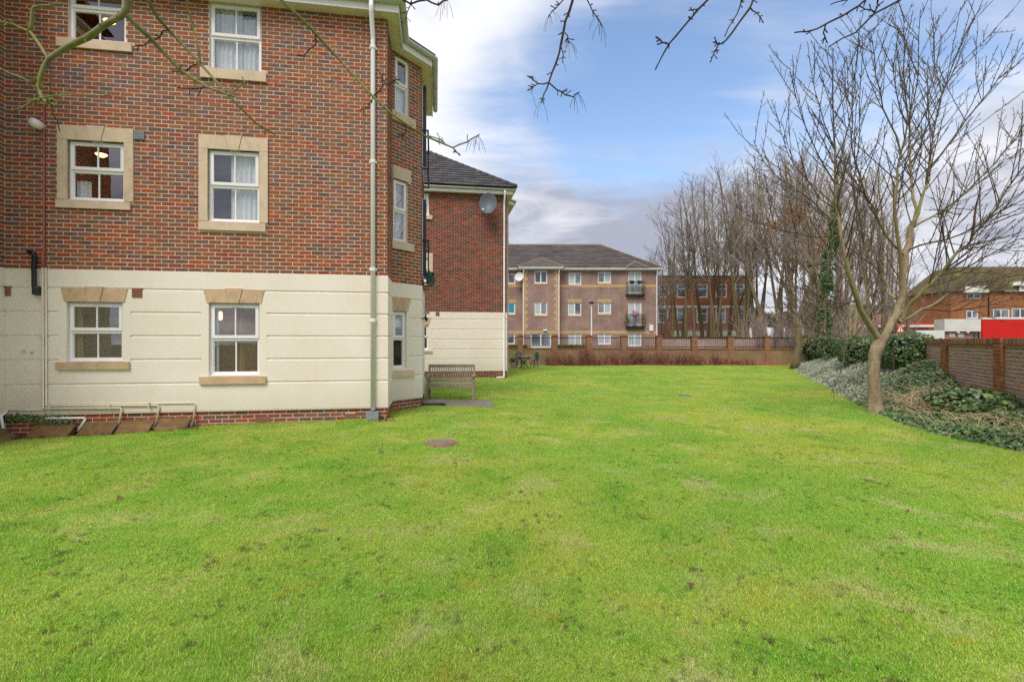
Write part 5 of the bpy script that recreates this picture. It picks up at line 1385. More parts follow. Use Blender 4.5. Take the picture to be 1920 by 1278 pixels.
leaf_obj('ivy_ground_cover', Pd, up_(len(Pd)), Sd, rng.random(len(Pd)) ** 1.3, M['ivy'], None, .45, kind='stuff', label='dark green ivy carpet covering the bank along the garden wall', category='ivy')
leaf_obj('variegated_ground_cover', Pv, up_(len(Pv)), Sv, rng.random(len(Pv)), M['varieg'], None, .5, kind='stuff', label='pale variegated groundcover on the bank beyond the tree', category='ground cover')
# dead straw stems in the bed
m = MB()
for k in range(1100):
    x, y = 8.8 + random.gauss(0, .6), 10.3 + random.gauss(0, .95)
    if k > 800: x, y = 8.1 + random.gauss(0, .35), 8.1 + random.gauss(0, .8)
    if not (bed_edge(y) + .1 < x < wallx(y) - .05): continue
    z = bed_h(x, y); a = random.uniform(0, 6.28); L = random.uniform(.15, .5)
    p0 = Vector((x, y, z)); d = Vector((math.cos(a), math.sin(a), random.uniform(.0, .7)))
    m.tube([p0, p0 + d * L * .5 + Vector((0, 0, .06)), p0 + d * L + Vector((0, 0, -.03))], [.005, .004, .002], 3, random.random())
m.build('dead_stems', plain('straw_dead_stem', sr(184, 164, 130), .15, 12, .9, .1, 0, use_rnd=.35), None, kind='stuff', label='straw coloured dead stems lying over the ivy bank', category='dead stems')
# trailing bare runners over the bank
m = MB(); rs = random.Random(61)
for k in range(170):
    y = 6.0 + 20 * rs.random() ** 1.4; e = bed_edge(y); x = e + (wallx(y) - e) * rs.random(); a = rs.uniform(0, 6.28); pts_ = []
    for j in range(7):
        if not (bed_edge(y) - .1 < x < wallx(y) - .03): break
        pts_.append((x, y, bed_h(x, y) + .03 + .05 * rs.random())); a += rs.gauss(0, .5); x += math.cos(a) * .16; y += math.sin(a) * .16
    if len(pts_) > 2: m.tube(pts_, .007, 3, rs.random())
m.build('ivy_runners', M['ivy_stem'], None, kind='stuff', label='thin brown ivy runners trailing over the bank', category='ivy')
# ivy bushes on the wall
def ivy_bush(label, c, rad, n, mat='ivy', size=(.045, .105), stems=6):
    t = thing('ivy_bush', label, 'ivy', (c[0], c[1], 0))
    P, N = [], []
    for k in range(n):
        d = Vector((random.gauss(0, 1), random.gauss(0, 1), random.gauss(0, 1))).normalized()
        f = 1 + .28 * mnoise.noise(d * 1.7 + Vector(c)) ; s_ = random.uniform(.82, 1.05)
        q = Vector((d.x * rad[0], d.y * rad[1], d.z * rad[2])) * f * s_
        z = c[2] + q.z
        if z < g(c[0], c[1]) + .05: continue
        P.append((q.x, q.y, z)); N.append((d.x, d.y, d.z + .35))
    leaf_obj('foliage', P, N, np.random.default_rng(n).uniform(*size, len(P)), np.random.default_rng(n + 1).random(len(P)) ** 1.5, M[mat], t, .4)
    m = MB()
    for k in range(stems):
        x, y = random.gauss(0, rad[0] * .35), random.gauss(0, rad[1] * .35)
        m.tube([(x, y, 0), (x + random.gauss(0, .1), y + random.gauss(0, .1), c[2] * .6), (x * 1.4, y * 1.4, c[2] + rad[2] * .4)], [.03, .022, .012], 5)
    m.build('stem', M['ivy_stem'], t)
    # a dark heart so that one does not look straight through it
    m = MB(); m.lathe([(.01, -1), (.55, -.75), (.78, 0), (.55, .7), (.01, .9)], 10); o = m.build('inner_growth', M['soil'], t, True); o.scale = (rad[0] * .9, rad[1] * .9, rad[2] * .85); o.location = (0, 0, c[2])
y_ = 14.6; ivy_bush('large dark ivy mound growing over the top of the garden wall', (wallx(y_) - .35, y_, 1.30), (.85, 1.15, .55), 3600)
y_ = 18.5; ivy_bush('dark ivy clump on the garden wall just left of the tree fork', (wallx(y_) - .5, y_, 1.2), (.8, 1.7, .6), 3600)
y_ = 24.0; ivy_bush('ivy clump on the wall at the foot of the leaning stems', (wallx(y_) - .6, y_, 1.15), (.8, 1.8, .55), 1800)
y_ = 28.0; ivy_bush('dark ivy clump at the foot of the ivy clad tree by the fence corner', (wallx(y_) - 1.3, y_, 1.1), (1.2, 1.6, .9), 2200)
y_ = 9.6; ivy_bush('bright leafy ivy hummock in the bank near the wall pier', (8.95, 9.3, .38), (.62, .85, .30), 1300, size=(.06, .13), stems=3)
# ivy creeping on the plinth, left
P, N = [], []
for k in range(420):
    px = random.uniform(4, 140); q0 = onA(px, 782 + random.gauss(0, 3.2) + (6 if px > 60 and random.random() < .4 else 0))
    P.append(tuple(OA + UA * q0[0] + NA * (-.03 - random.random() * .04) + Vector((0, 0, q0[1])))); N.append((.15, -1, .4))
leaf_obj('ivy_trail', P, N, np.random.default_rng(3).uniform(.025, .05, len(P)), np.random.default_rng(4).random(len(P)), M['ivy'], None, .4, label='small ivy trail creeping along the plinth under the waste pipes', category='ivy')
# ================================================================== trees
def bark(name, c, c2, moss=None, amt=.5, sc_=6, rings=False):
    m = Mat(name)
    f = m.noise(sc_, 5, .65, stretch=(1, 1, .35))
    col = m.mix(m.mr(f, .3, .7), c, c2)
    if moss: col = m.mix(m.mr(m.noise(2.3, 4, .6), .42, .62, 0, amt), col, moss)
    if rings: col = m.mix(m.mr(m.noise(9, 4, .7, stretch=(.5, .5, 4.5)), .56, .70, 0, .6), col, mul(c, .62)); col = m.mix(m.mr(m.noise(5, 5, .7), .60, .72, 0, .6), col, sr(196, 190, 172))
    return m.fin(col, .88, .15, m.noise(40, 4, .65, stretch=(1, 1, .3)) if not rings else m.noise(14, 5, .7, stretch=(.6, .6, 3)), .5 if not rings else .9, .01 if not rings else .02)
M['bark_main'] = bark('pale_green_brown_bark', sr(136, 116, 92), sr(178, 158, 132), sr(142, 138, 100), .5, 9, True)
M['limb_main'] = bark('olive_green_bark', sr(132, 120, 84), sr(160, 148, 110), sr(124, 128, 62), .8)
M['twig_main'] = bark('grey_brown_twig', sr(78, 66, 60), sr(112, 96, 80))
M['bark_bg'] = bark('mossy_grey_trunk', sr(104, 90, 70), sr(134, 116, 90), sr(112, 108, 66), .6)
M['twig_bg'] = bark('brown_grey_twig', sr(132, 121, 112), sr(166, 154, 143))
M['twig_red'] = bark('reddish_twig', sr(140, 125, 114), sr(172, 156, 144))
M['over_l'] = bark('algae_green_branch', sr(118, 112, 76), sr(150, 142, 112), sr(118, 120, 58), .7, 20)
M['over_d'] = bark('silhouette_dark_branch', sr(56, 44, 40), sr(82, 66, 56), None, 0, 20)  # same tree's bark, with the silhouette darkness against the sky put into the colour

def wander(p, d, L, n, rnd, wob, up):
    pts = [Vector(p)]; d = Vector(d).normalized(); s_ = L / n
    for k in range(n):
        d = (d + Vector((rnd.gauss(0, wob), rnd.gauss(0, wob), rnd.gauss(0, wob) + up))).normalized()
        pts.append(pts[-1] + d * s_)
    return pts
def side_dir(d, ang, rnd, az=None):
    d = Vector(d).normalized(); o = d.orthogonal().normalized(); o2 = d.cross(o)
    a = rnd.uniform(0, 2 * math.pi) if az is None else az
    return d * math.cos(ang) + (o * math.cos(a) + o2 * math.sin(a)) * math.sin(ang)
def bud_spur(m, p, d, rnd, L=.05, r_=.004):
    e = p + side_dir(d, rnd.uniform(.5, 1.0), rnd) * L; m.tube([p, e], [r_, r_ * .7], 3)
def twiggy(m, pts, r0, r1, rnd, level, dens, lenf, ang=.75, up=.06, sides=(6, 5, 4, 3, 3), minr=.004, start=.2, maxlev=3, twigs=None, spur=0.0):
    """adds a limb's own tube and grows its side branches; fine levels go to twigs"""
    n = len(pts) - 1; tgt = twigs if (level >= 2 and twigs is not None) else m
    tgt.tube(pts, [max(minr, r0 + (r1 - r0) * k / n) for k in range(n + 1)], sides[min(level, 4)], rnd.random(), cap=False)
    L = sum((pts[k + 1] - pts[k]).length for k in range(n))
    if level >= maxlev:
        if spur:
            for k in range(int(L * spur)):
                t = rnd.uniform(.1, 1) * n; i = min(n - 1, int(t)); p = pts[i].lerp(pts[i + 1], t - i); bud_spur(tgt, p, pts[i + 1] - pts[i], rnd, rnd.uniform(.02, .06), minr * .9)
        return
    cnt = max(1, int(L * dens[level] + rnd.random()))
    for k in range(cnt):
        t = (start + (1 - start) * (k + rnd.random()) / cnt) * n; i = min(n - 1, int(t)); p = pts[i].lerp(pts[i + 1], t - i)
        d = side_dir(pts[i + 1] - pts[i], ang * rnd.uniform(.6, 1.15), rnd); d.z += .18
        fr = t / n; cl = lenf[level] * L * (1 - .62 * fr) * rnd.uniform(.55, 1.15)
        if cl < .08: continue
        rr = (r0 + (r1 - r0) * fr) * .55
        cp = wander(p, d, cl, 4 if level < 1 else 3, rnd, .10, up)
        twiggy(m, cp, max(rr, minr), max(rr * .35, minr), rnd, level + 1, dens, lenf, ang, up, sides, minr, .12, maxlev, twigs, spur)

# ---- the main bare tree, traced limb by limb (pixel, depth)
TD = 10.3
TB_ = gnd(1641, 776, .03); TD = TB_.y
tree = thing('bare_tree', 'pale barked bare tree forking low, on the right of the lawn', 'tree', (TB_.x, TB_.y, g(TB_.x, TB_.y)))
base = Vector(tree.location)
def tr(px, py, dd=0.0): return at(px, py, TD + dd) - base
rnd = random.Random(21)
tw = MB()
trunk = MB(); 
tp = [tr(1643, 782), tr(1642, 772), tr(1640, 750), tr(1638, 700), tr(1640, 665), tr(1647, 645), tr(1652, 632)]
trunk.tube(tp, [.23, .16, .122, .106, .111, .128, .095], 14, cap=False)
tb_o = trunk.build('trunk', M['bark_main'], tree, True)
LIMBS = [  # (points, r0, r1, density)
 ([(1652, 640, 0), (1632, 612, -.1), (1613, 580, -.25), (1601, 543, -.4), (1592, 515, -.5), (1585, 480, -.55), (1576, 442, -.6), (1571, 403, -.6), (1566, 370, -.6), (1566, 280, -.6), (1563, 235, -.6), (1561, 160, -.6), (1562, 92, -.6)], .095, .008),
 ([(1648, 648, 0), (1668, 612, .1), (1682, 588, .15), (1692, 558, .2), (1691, 520, .2), (1697, 475, .2), (1706, 440, .2), (1714, 415, .2)], .13, .085),
 ([(1690, 530, .2), (1687, 470, .0), (1678, 400, -.2), (1678, 372, -.3), (1683, 340, -.35), (1689, 288, -.4), (1701, 234, -.4), (1713, 190, -.4), (1722, 120, -.4), (1726, 18, -.4)], .062, .007),
 ([(1714, 415, .2), (1712, 372, .5), (1708, 320, .7), (1706, 245, .8), (1697, 170, .9), (1696, 90, .9), (1695, 28, .9)], .055, .007),
 ([(1714, 415, .2), (1724, 388, .2), (1732, 360, .2), (1743, 318, .3), (1749, 260, .3), (1765, 180, .3), (1790, 110, .3), (1838, 14, .3)], .055, .007),
 ([(1692, 596, .15), (1710, 566, .0), (1732, 543, -.2), (1762, 516, -.4), (1781, 491, -.6), (1797, 470, -.7), (1816, 458, -.8), (1850, 414, -1.0), (1882, 363, -1.2), (1920, 312, -1.4), (1965, 240, -1.5), (1990, 150, -1.6)], .07, .008),
 ([(1714, 425, .2), (1745, 408, .5), (1778, 394, .8), (1814, 358, 1.0), (1864, 308, 1.2), (1905, 262, 1.3), (1945, 200, 1.4)], .045, .007),
 ([(1686, 604, .15), (1727, 580, .5), (1750, 571, .7), (1772, 554, .9), (1796, 539, 1.1), (1832, 529, 1.3), (1880, 521, 1.6), (1940, 512, 1.8), (1990, 500, 2.0)], .05, .006),
 ([(1697, 480, .2), (1660, 440, -.2), (1640, 395, -.4), (1629, 380, -.5), (1612, 330, -.7), (1600, 290, -.8), (1598, 240, -.8), (1590, 190, -.8), (1588, 110, -.8)], .04, .006),
 ([(1678, 560, .1), (1668, 545, .3), (1650, 512, .5), (1629, 480, .6), (1618, 450, .7), (1607, 420, .8), (1600, 340, .8), (1612, 250, .8), (1614, 150, .8), (1617, 65, .8)], .04, .006),
 ([(1576, 442, -.6), (1548, 444, -.8), (1514, 443, -1.0), (1466, 433, -1.2), (1411, 416, -1.3)], .022, .004),
 ([(1578, 455, -.6), (1569, 429, -.5), (1531, 385, -.3), (1494, 357, -.2), (1459, 333, 0), (1430, 300, 0), (1412, 262, .1)], .026, .005),
 ([(1566, 345, -.6), (1549, 317, -.8), (1531, 284, -.9), (1505, 225, -1.0), (1492, 180, -1.0), (1481, 128, -1.0)], .024, .005),
 ([(1566, 390, -.6), (1540, 375, -.4), (1508, 330, -.3), (1478, 290, -.2), (1462, 240, -.2), (1456, 214, -.2)], .022, .005),
 ([(1565, 300, -.6), (1590, 240, -.5), (1602, 170, -.4), (1608, 110, -.4), (1612, 75, -.4)], .02, .005),
 ([(1564, 280, -.6), (1545, 230, -.6), (1528, 170, -.6), (1519, 120, -.6)], .018, .005),
 ([(1624, 600, -.2), (1604, 628, -.4), (1580, 634, -.6), (1546, 626, -.8), (1517, 614, -.9), (1502, 590, -1)], .018, .004),
 ([(1607, 566, -.3), (1580, 568, -.5), (1555, 564, -.7), (1543, 558, -.8), (1514, 538, -.9), (1480, 500, -1), (1446, 470, -1)], .022, .004),
 ([(1605, 562, -.35), (1570, 578, -.1), (1534, 576, .1), (1505, 566, .2), (1478, 548, .2)], .018, .004),
 ([(1590, 505, -.5), (1560, 497, -.2), (1525, 498, 0), (1500, 500, .1)], .014, .004),
 ([(1700, 470, .2), (1745, 455, -.4), (1800, 440, -.8), (1870, 400, -1.2), (1925, 372, -1.4), (1975, 330, -1.5)], .03, .005),
 ([(1760, 517, -.4), (1800, 508, -.8), (1850, 480, -1.1), (1905, 450, -1.4), (1960, 440, -1.6)], .026, .005),
 ([(1727, 580, .5), (1780, 584, .2), (1840, 575, 0), (1900, 560, -.2), (1950, 556, -.3)], .02, .004),
 ([(1708, 320, .7), (1730, 260, 1.0), (1760, 190, 1.2), (1790, 130, 1.3), (1870, 52, 1.4)], .03, .006),
 ([(1743, 318, .3), (1790, 255, .1), (1840, 190, 0), (1870, 150, -.1), (1897, 128, -.1)], .03, .006),
 ([(1689, 288, -.4), (1668, 230, -.5), (1650, 170, -.6), (1640, 110, -.6), (1633, 62, -.6)], .028, .006),
 ([(1701, 234, -.4), (1680, 170, -.6), (1672, 110, -.7)], .02, .006),
 ([(1749, 260, .3), (1740, 180, .4), (1752, 100, .4), (1762, 28, .4)], .022, .006),
]
def age_bark(name):
    """bark colour follows the thickness of the shoot: pale olive on old wood, dark brown on young shoots, deepened by painted-in silhouette darkness"""
    m = Mat(name); a_ = m.attr()
    old = m.mix(m.mr(m.noise(6, 5, .65, stretch=(1, 1, .35)), .3, .7), sr(138, 124, 90), sr(166, 150, 116))
    old = m.mix(m.mr(m.noise(2.3, 4, .6), .42, .62, 0, .6), old, sr(134, 134, 78))
    col = m.mix(m.mr(a_, .08, .5), sr(82, 70, 62), old)  # thin upper shoots carry their silhouette darkness in the colour
    return m.fin(col, .85, .15, m.noise(40, 4, .65), .4, .01)
M['limb_main'] = age_bark('olive_to_brown_bark')
def agev(r_): return min(1.0, max(0.0, (r_ - .006) / .045))
for i, (pp, r0, r1) in enumerate(LIMBS):
    r0 *= .70 if i != 1 else .60
    r1 *= 1 if i != 1 else .7
    pts = [tr(*q) for q in pp]
    out = [pts[0]]
    for a, b_ in zip(pts, pts[1:]):
        mid = a.lerp(b_, .5) + Vector((rnd.gauss(0, .015), rnd.gauss(0, .03), rnd.gauss(0, .015))) * (1 if i else .3); out += [mid, b_]
    m = MB(); big_ = r0 > .05; n = len(out) - 1
    rad = [r1 + (r0 - r1) * (1 - k / n) ** 1.25 for k in range(n + 1)] if i != 1 else [r0 + (r1 - r0) * k / n for k in range(n + 1)]
    m.tube(out, rad, 10 if big_ else 6, [agev(q) for q in rad], cap=False)
    m.build('limb', M['bark_main'] if i == 1 else M['limb_main'], tree, True)
    L = sum((out[k + 1] - out[k]).length for k in range(n))
    low = 16 <= i <= 19
    st = .32 if i in (0, 1) else .18
    cnt = int(L * (4.6 if i not in (1, 5, 6, 7, 20, 21, 22) else 1.2 if i == 1 else 7.5)) + 1
    for k in range(cnt):
        t = (st + (1 - st) * (k + rnd.random()) / cnt) * n; j = min(n - 1, int(t)); p = out[j].lerp(out[j + 1], t - j)
        d = side_dir(out[j + 1] - out[j], rnd.uniform(.45, .85), rnd); d.z += .12
        cl = rnd.uniform(.5, 2.3) * (1 - .5 * t / n) * min(1.1, .40 + L * .22)
        cp = wander(p, d, cl, 6, rnd, .045, .045 if not low else .02)
        r_s = min(.0125, max(.007, rad[j] * .55))
        twiggy(tw, cp, r_s, .005, rnd, 1, (0, 3.0, 2), (0, .34, .4), .62, .05, (5, 4, 3, 3, 3), .0048, .15, 2, None, 6)
        for q in range(int(cl * 6)):
            jj = rnd.randrange(1, 6); bud_spur(tw, cp[jj].lerp(cp[jj + 1], rnd.random()), cp[jj + 1] - cp[jj], rnd, rnd.uniform(.03, .08), .006)
    for k in range(int(L * 9)):
        t = rnd.uniform(.45, 1) * n; j = min(n - 1, int(t)); bud_spur(tw, out[j].lerp(out[j + 1], t - j), out[j + 1] - out[j], rnd, rnd.uniform(.04, .11), .0075)
tw.build('twigs', M['twig_main'], tree, kind='stuff')

# ---- background trees: a few built, then copied
def bg_tree(name, seed, h, stems, spread, r0, mats, dens=(1.6, 2.4, 3.2), lenf=(.44, .5, .5), minr=.009, up=.05, first=.40, ang=.78):
    rn = random.Random(seed); t = bpy.data.objects.new(name, None); C.objects.link(t)
    tk_ = MB(); cr = MB()
    for k in range(stems):
        a = rn.uniform(0, 6.28); d0 = Vector((math.cos(a) * spread * rn.uniform(.4, 1), math.sin(a) * spread * rn.uniform(.4, 1), 1))
        hh = h * rn.uniform(.78, 1.0)
        pts = wander((math.cos(a) * .15 * (stems > 1), math.sin(a) * .15 * (stems > 1), -.2), d0, hh, 9, rn, .06, .08)
        rr = r0 * rn.uniform(.75, 1.05); n = len(pts) - 1
        tk_.tube(pts, [rr * (1 - .93 * (q / n) ** .8) + .012 for q in range(n + 1)], 7, rn.random(), cap=False)
        cnt = int(hh * dens[0])
        for q in range(cnt):
            tt = (first + (1 - first) * (q + rn.random()) / cnt) * n; i = min(n - 1, int(tt)); p = pts[i].lerp(pts[i + 1], tt - i)
            d = side_dir(pts[i + 1] - pts[i], ang * rn.uniform(.6, 1.2), rn); d.z += .25
            L = lenf[0] * hh * (1 - .75 * tt / n) * rn.uniform(.5, 1.1)
            cp = wander(p, d, max(.5, L), 5, rn, .09, up)
            twiggy(cr, cp, max(.02, rr * .34 * (1 - .7 * tt / n)), .010, rn, 1, (0, dens[1], dens[2]), (0, lenf[1], lenf[2]), .6, up * .7, (5, 4, 3, 3, 3), minr, .15, 3)
    tk_.build('trunk', mats[0], t, True); cr.build('crown', mats[1], t)
    return t
protos = [bg_tree('bare_tree', 101, 16.5, 3, .13, .14, (M['bark_bg'], M['twig_bg'])),
          bg_tree('bare_tree', 102, 15.0, 2, .14, .16, (M['bark_bg'], M['twig_bg'])),
          bg_tree('bare_tree', 103, 17.0, 4, .16, .12, (M['bark_bg'], M['twig_bg']), dens=(1.3, 2.3, 3.0)),
          bg_tree('bare_tree', 104, 14.0, 1, .08, .19, (M['bark_bg'], M['twig_red']), dens=(1.7, 2.3, 3.0), lenf=(.40, .5, .5), minr=.008),
          bg_tree('bare_tree', 105, 12.0, 3, .16, .10, (M['bark_bg'], M['twig_red']), dens=(1.8, 2.5, 3.0), lenf=(.34, .5, .5), first=.12, minr=.0075)]
spots = [  # px of trunk, depth, top py, proto, label
 (1224, 52, 500, 1, 'short bare tree just right of the far block roof'),
 (1252, 50, 430, 1, 'slim bare tree in front of the flat roofed building, first from the far block'),
 (1278, 52, 395, 0, 'bare tree with several stems before the left windows of the flat roofed building'),
 (1297, 49, 375, 1, 'bare tree before the second window of the flat roofed building'),
 (1336, 48, 340, 0, 'tall bare tree with a thick mossy trunk before the flat roofed building'),
 (1362, 51, 335, 2, 'tall bare tree with many stems right of the thickest trunk'),
 (1384, 46, 325, 2, 'wide bare tree near the right end of the flat roofed building'),
 (1412, 47, 350, 1, 'bare tree just past the flat roofed building end'),
 (1440, 38, 330, 3, 'reddish twigged bare tree left of the cut trunk'),
 (1466, 42, 300, 0, 'bare tree behind the railings, left of the cut trunk'),
 (1488, 36, 290, 3, 'reddish twigged bare tree right behind the cut trunk'),
 (1515, 40, 280, 2, 'bare tree behind the far corner of the garden'),
 (1562, 34, 300, 3, 'reddish bare tree just right of the ivy clad tree'),
 (1600, 38, 330, 0, 'bare tree behind the left limb of the pale tree'),
 (1640, 44, 400, 1, 'bare tree behind the fork of the pale tree'),
 (1672, 52, 470, 3, 'low bare tree behind the right fork above the canopy'),
 (1238, 55, 470, 2, 'small bare tree with many stems beside the far block corner'),
 (1318, 54, 365, 2, 'bare tree with spreading stems behind the thickest trunk'),
 (1400, 55, 340, 0, 'bare tree behind the right end of the flat roofed building'),
 (1428, 50, 320, 2, 'spreading bare tree left of the reddish trees'),
 (1455, 54, 330, 1, 'thin bare tree behind the reddish trees'),
 (1480, 48, 310, 2, 'spreading bare tree far behind the cut trunk'),
 (1532, 46, 300, 1, 'bare tree behind the ivy clad tree'),
 (1580, 50, 340, 2, 'spreading bare tree far behind the leaning stems'),
 (1625, 40, 390, 3, 'reddish bare tree behind the pale trunk'),
 (1508, 34, 320, 4, 'dense twiggy tree between the cut trunk and the ivy clad tree'),
 (1556, 37, 345, 4, 'dense twiggy tree right of the ivy clad tree'),
 (1592, 35, 400, 4, 'dense twiggy tree behind the leaning stems'),
 (1634, 38, 440, 4, 'dense twiggy tree behind the pale trunk fork'),
 (1668, 46, 480, 4, 'dense twiggy tree left of the mansard house'),
 (1652, 37, 350, 4, 'dense twiggy tree seen between the two main limbs of the pale tree'),
 (1690, 43, 420, 4, 'twiggy tree right of the pale tree fork'),
 (1655, 50, 330, 2, 'spreading bare tree far behind the two main limbs of the pale tree'),
 (956, 62, 446, 1, 'bare treetop showing over the far block roof, left'),
]
hts = [16.5, 15.0, 17.0, 14.0, 12.0]
used_p = set()
for i, (px, d_, top, k, lab) in enumerate(spots):
    o = protos[k] if k not in used_p else copy_tree(protos[k]); used_p.add(k)
    p = at(px, 639, d_); H_ = EYE + (639 - top) / F * d_ + .2
    s_ = H_ / (hts[k] * .95)
    o.location = (p.x, p.y, -.2); o.rotation_euler = (0, 0, i * 1.7 + .4); o.scale = (s_ * 1.15, s_ * 1.15, s_)
    o['label'] = lab; o['category'] = 'tree'; o['group'] = 'bare trees beyond the garden'
# brown hanging leaves caught in one tree, at mid height
P, N = [], []
for k in range(900):
    c = random.choice(((1490, 405, 35), (1500, 400, 35), (1450, 425, 36), (1545, 455, 33)))
    q = at(c[0] + random.gauss(0, 13), c[1] + random.gauss(0, 10), c[2] + random.gauss(0, .6)); P.append(tuple(q)); N.append((0, -1, .3))
M['brownleaf'] = leaf_mat('dry_brown_leaf', [sr(108, 74, 38), sr(138, 92, 46), sr(160, 104, 52), sr(120, 96, 50)], .8)
leaf_obj('hanging_dead_leaves', P, N, np.random.default_rng(8).uniform(.06, .14, len(P)), np.random.default_rng(9).random(len(P)), M['brownleaf'], None, .9, kind='stuff', label='dry brown leaves still hanging in the reddish bare trees', category='dead leaves')
# undergrowth haze of thin saplings between the trees
def thicket(name, label, cx, cy, wx_, wy, n, h, mat, group=None, r_=.012, arch=.10):
    t = thing(name, label, 'shrub', (cx, cy, -.1), 0, group); m = MB(); rn = random.Random(int(cx * 77 + cy))
    for k in range(n):
        p = (rn.uniform(-wx_, wx_), rn.uniform(-wy, wy), 0); d = Vector((rn.gauss(0, .28), rn.gauss(0, .28), 1)); L = h * rn.uniform(.5, 1.1)
        pts = wander(p, d, L, 5, rn, arch, .0)
        twiggy(m, pts, r_, r_ * .5, rn, 1, (0, 3.2, 3), (0, .4, .4), .7, .03, (3, 3, 3, 3, 3), r_ * .6, .25, 2)
    m.build('stems', mat, t); return t
for px, d_, h, lab in ((1420, 37, 4.2, 'tangled olive thicket behind the railings, left of the cut trunk'), (1462, 35, 3.8, 'tangled thicket behind the railings beside the cut trunk'), (1560, 31, 3.2, 'grey thicket behind the ivy at the garden corner'), (1610, 34, 3.2, 'grey thicket behind the pale tree fork'), (1530, 33, 4.2, 'brown thicket around the foot of the ivy clad tree')):
    p = at(px, 639, d_); thicket('thicket', lab, p.x, p.y, 1.4, .7, 46, h, M['twig_red'] if 'brown' in lab or 'olive' in lab else M['twig_bg'], 'thickets beyond the garden')
# far wooded rise
P, N = [], []
for k in range(9000):
    px = random.uniform(1380, 1800); d_ = random.uniform(140, 175); yt = 572 + 10 * mnoise.noise(Vector((px * .03, 0, 0))) + (14 if px < 1500 else 0)
    q = at(px, random.uniform(yt, 612), d_); P.append(tuple(q)); N.append((0, -1, .2))
M['farwood'] = leaf_mat('distant_wood_twigs', [sr(98, 88, 82), sr(118, 104, 96), sr(112, 108, 92)], .9)
leaf_obj('distant_wood', P, N, np.random.default_rng(10).uniform(.5, 1.3, len(P)), np.random.default_rng(12).random(len(P)), M['farwood'], None, .9, kind='stuff', label='distant grey brown wood on the rise beyond the houses', category='wood')

# ---- ivy clad tree and cut trunk
p = at(1540, 639, 30.0)
iv = thing('ivy_clad_tree', 'tall tree wrapped in dark green ivy at the garden corner', 'tree', (p.x, p.y, 0))
rn = random.Random(77); pts = wander((0, 0, -.1), (.02, 0, 1), 13.2, 10, rn, .025, .1)
MB().tube(pts, [.26 - .022 * k for k in range(11)], 8).build('trunk', M['bark_bg'], iv, True)
cr = MB()
for k in range(46):
    t = rn.uniform(.25, 1) * 10; i = min(9, int(t)); q = pts[i].lerp(pts[i + 1], t - i); d = side_dir(pts[i + 1] - pts[i], rn.uniform(.6, 1.1), rn); d.z += .2
    twiggy(cr, wander(q, d, rn.uniform(1, 3.4) * (1 - .5 * t / 10), 5, rn, .1, .06), .035, .01, rn, 1, (0, 2.6, 3.2), (0, .45, .5), .65, .05, (5, 4, 3, 3, 3), .008, .15, 3)
cr.build('crown', M['twig_bg'], iv)
P, N = [], []
for k in range(7500):
    t = rn.random() ** 1.1 * 7.6; i = min(9, int(t)); q = pts[i].lerp(pts[i + 1], t - i); a = rn.uniform(0, 6.28)
    rr = (.46 - .03 * t) * (1 + 1.2 * mnoise.noise(Vector((math.cos(a), math.sin(a), t * 1.3)))) * rn.uniform(.6, 1.1)
    if mnoise.noise(Vector((a, t * .9, 3))) < -.05: continue
    P.append((q.x + math.cos(a) * rr, q.y + math.sin(a) * rr, q.z + rn.gauss(0, .15))); N.append((math.cos(a), math.sin(a), .3))
leaf_obj('ivy', P, N, np.random.default_rng(15).uniform(.08, .17, len(P)), np.random.default_rng(16).random(len(P)) ** 1.6, M['ivy'], iv, .5)
p = at(1497, 639, 27.0)
ct = thing('cut_trunk', 'bare grey trunk cut off short standing before the railings corner', 'tree stump', (p.x, p.y, 0))
zt_ = EYE + (639 - 600) / F * 27
m = MB(); m.tube([(-.25, 0, 0), (-.12, 0, .5), (-.02, 0, 1.3), (.0, 0, 2.0), (.03, .02, zt_)], [.24, .19, .17, .165, .17], 12); m.build('trunk', M['bark_bg'], ct, True)
m = MB()
for k in range(16):
    d = Vector((random.gauss(0, .6), random.gauss(0, .6), 1)); twiggy(m, wander((random.gauss(0, .06), random.gauss(0, .06), zt_ - .1), d, random.uniform(.6, 2.2), 4, random, .08, .05), .014, .006, random, 2, (0, 0, 3), (0, 0, .4), .6, .05, (4, 4, 3, 3, 3), .006, .2, 3)
m.build('regrowth', M['twig_bg'], ct)
# leaning mossy stems behind the bank
p = at(1592, 639, 23.0)
ls = thing('leaning_stems', 'leaning mossy multi-stemmed small tree behind the variegated bank', 'tree', (p.x, p.y, .8))
m = MB(); cr = MB()
for dx, L in ((.2, 3.4), (.34, 2.8), (-.12, 3.0), (.05, 3.6)):
    pts = wander((random.gauss(0, .12), random.gauss(0, .12), -.3), (dx, .05, 1), L, 6, random, .05, .02); m.tube(pts, [.085 - .011 * k for k in range(7)], 7, cap=False)
    for q in pts[3:]: twiggy(cr, wander(q, side_dir((dx, 0, 1), .7, random), random.uniform(.6, 1.6), 4, random, .1, .05), .014, .006, random, 1, (0, 2.6, 3), (0, .45, .4), .65, .05, (4, 3, 3, 3, 3), .006, .2, 2)
m.build('stem', M['limb_main'], ls, True); cr.build('twigs', M['twig_bg'], ls)

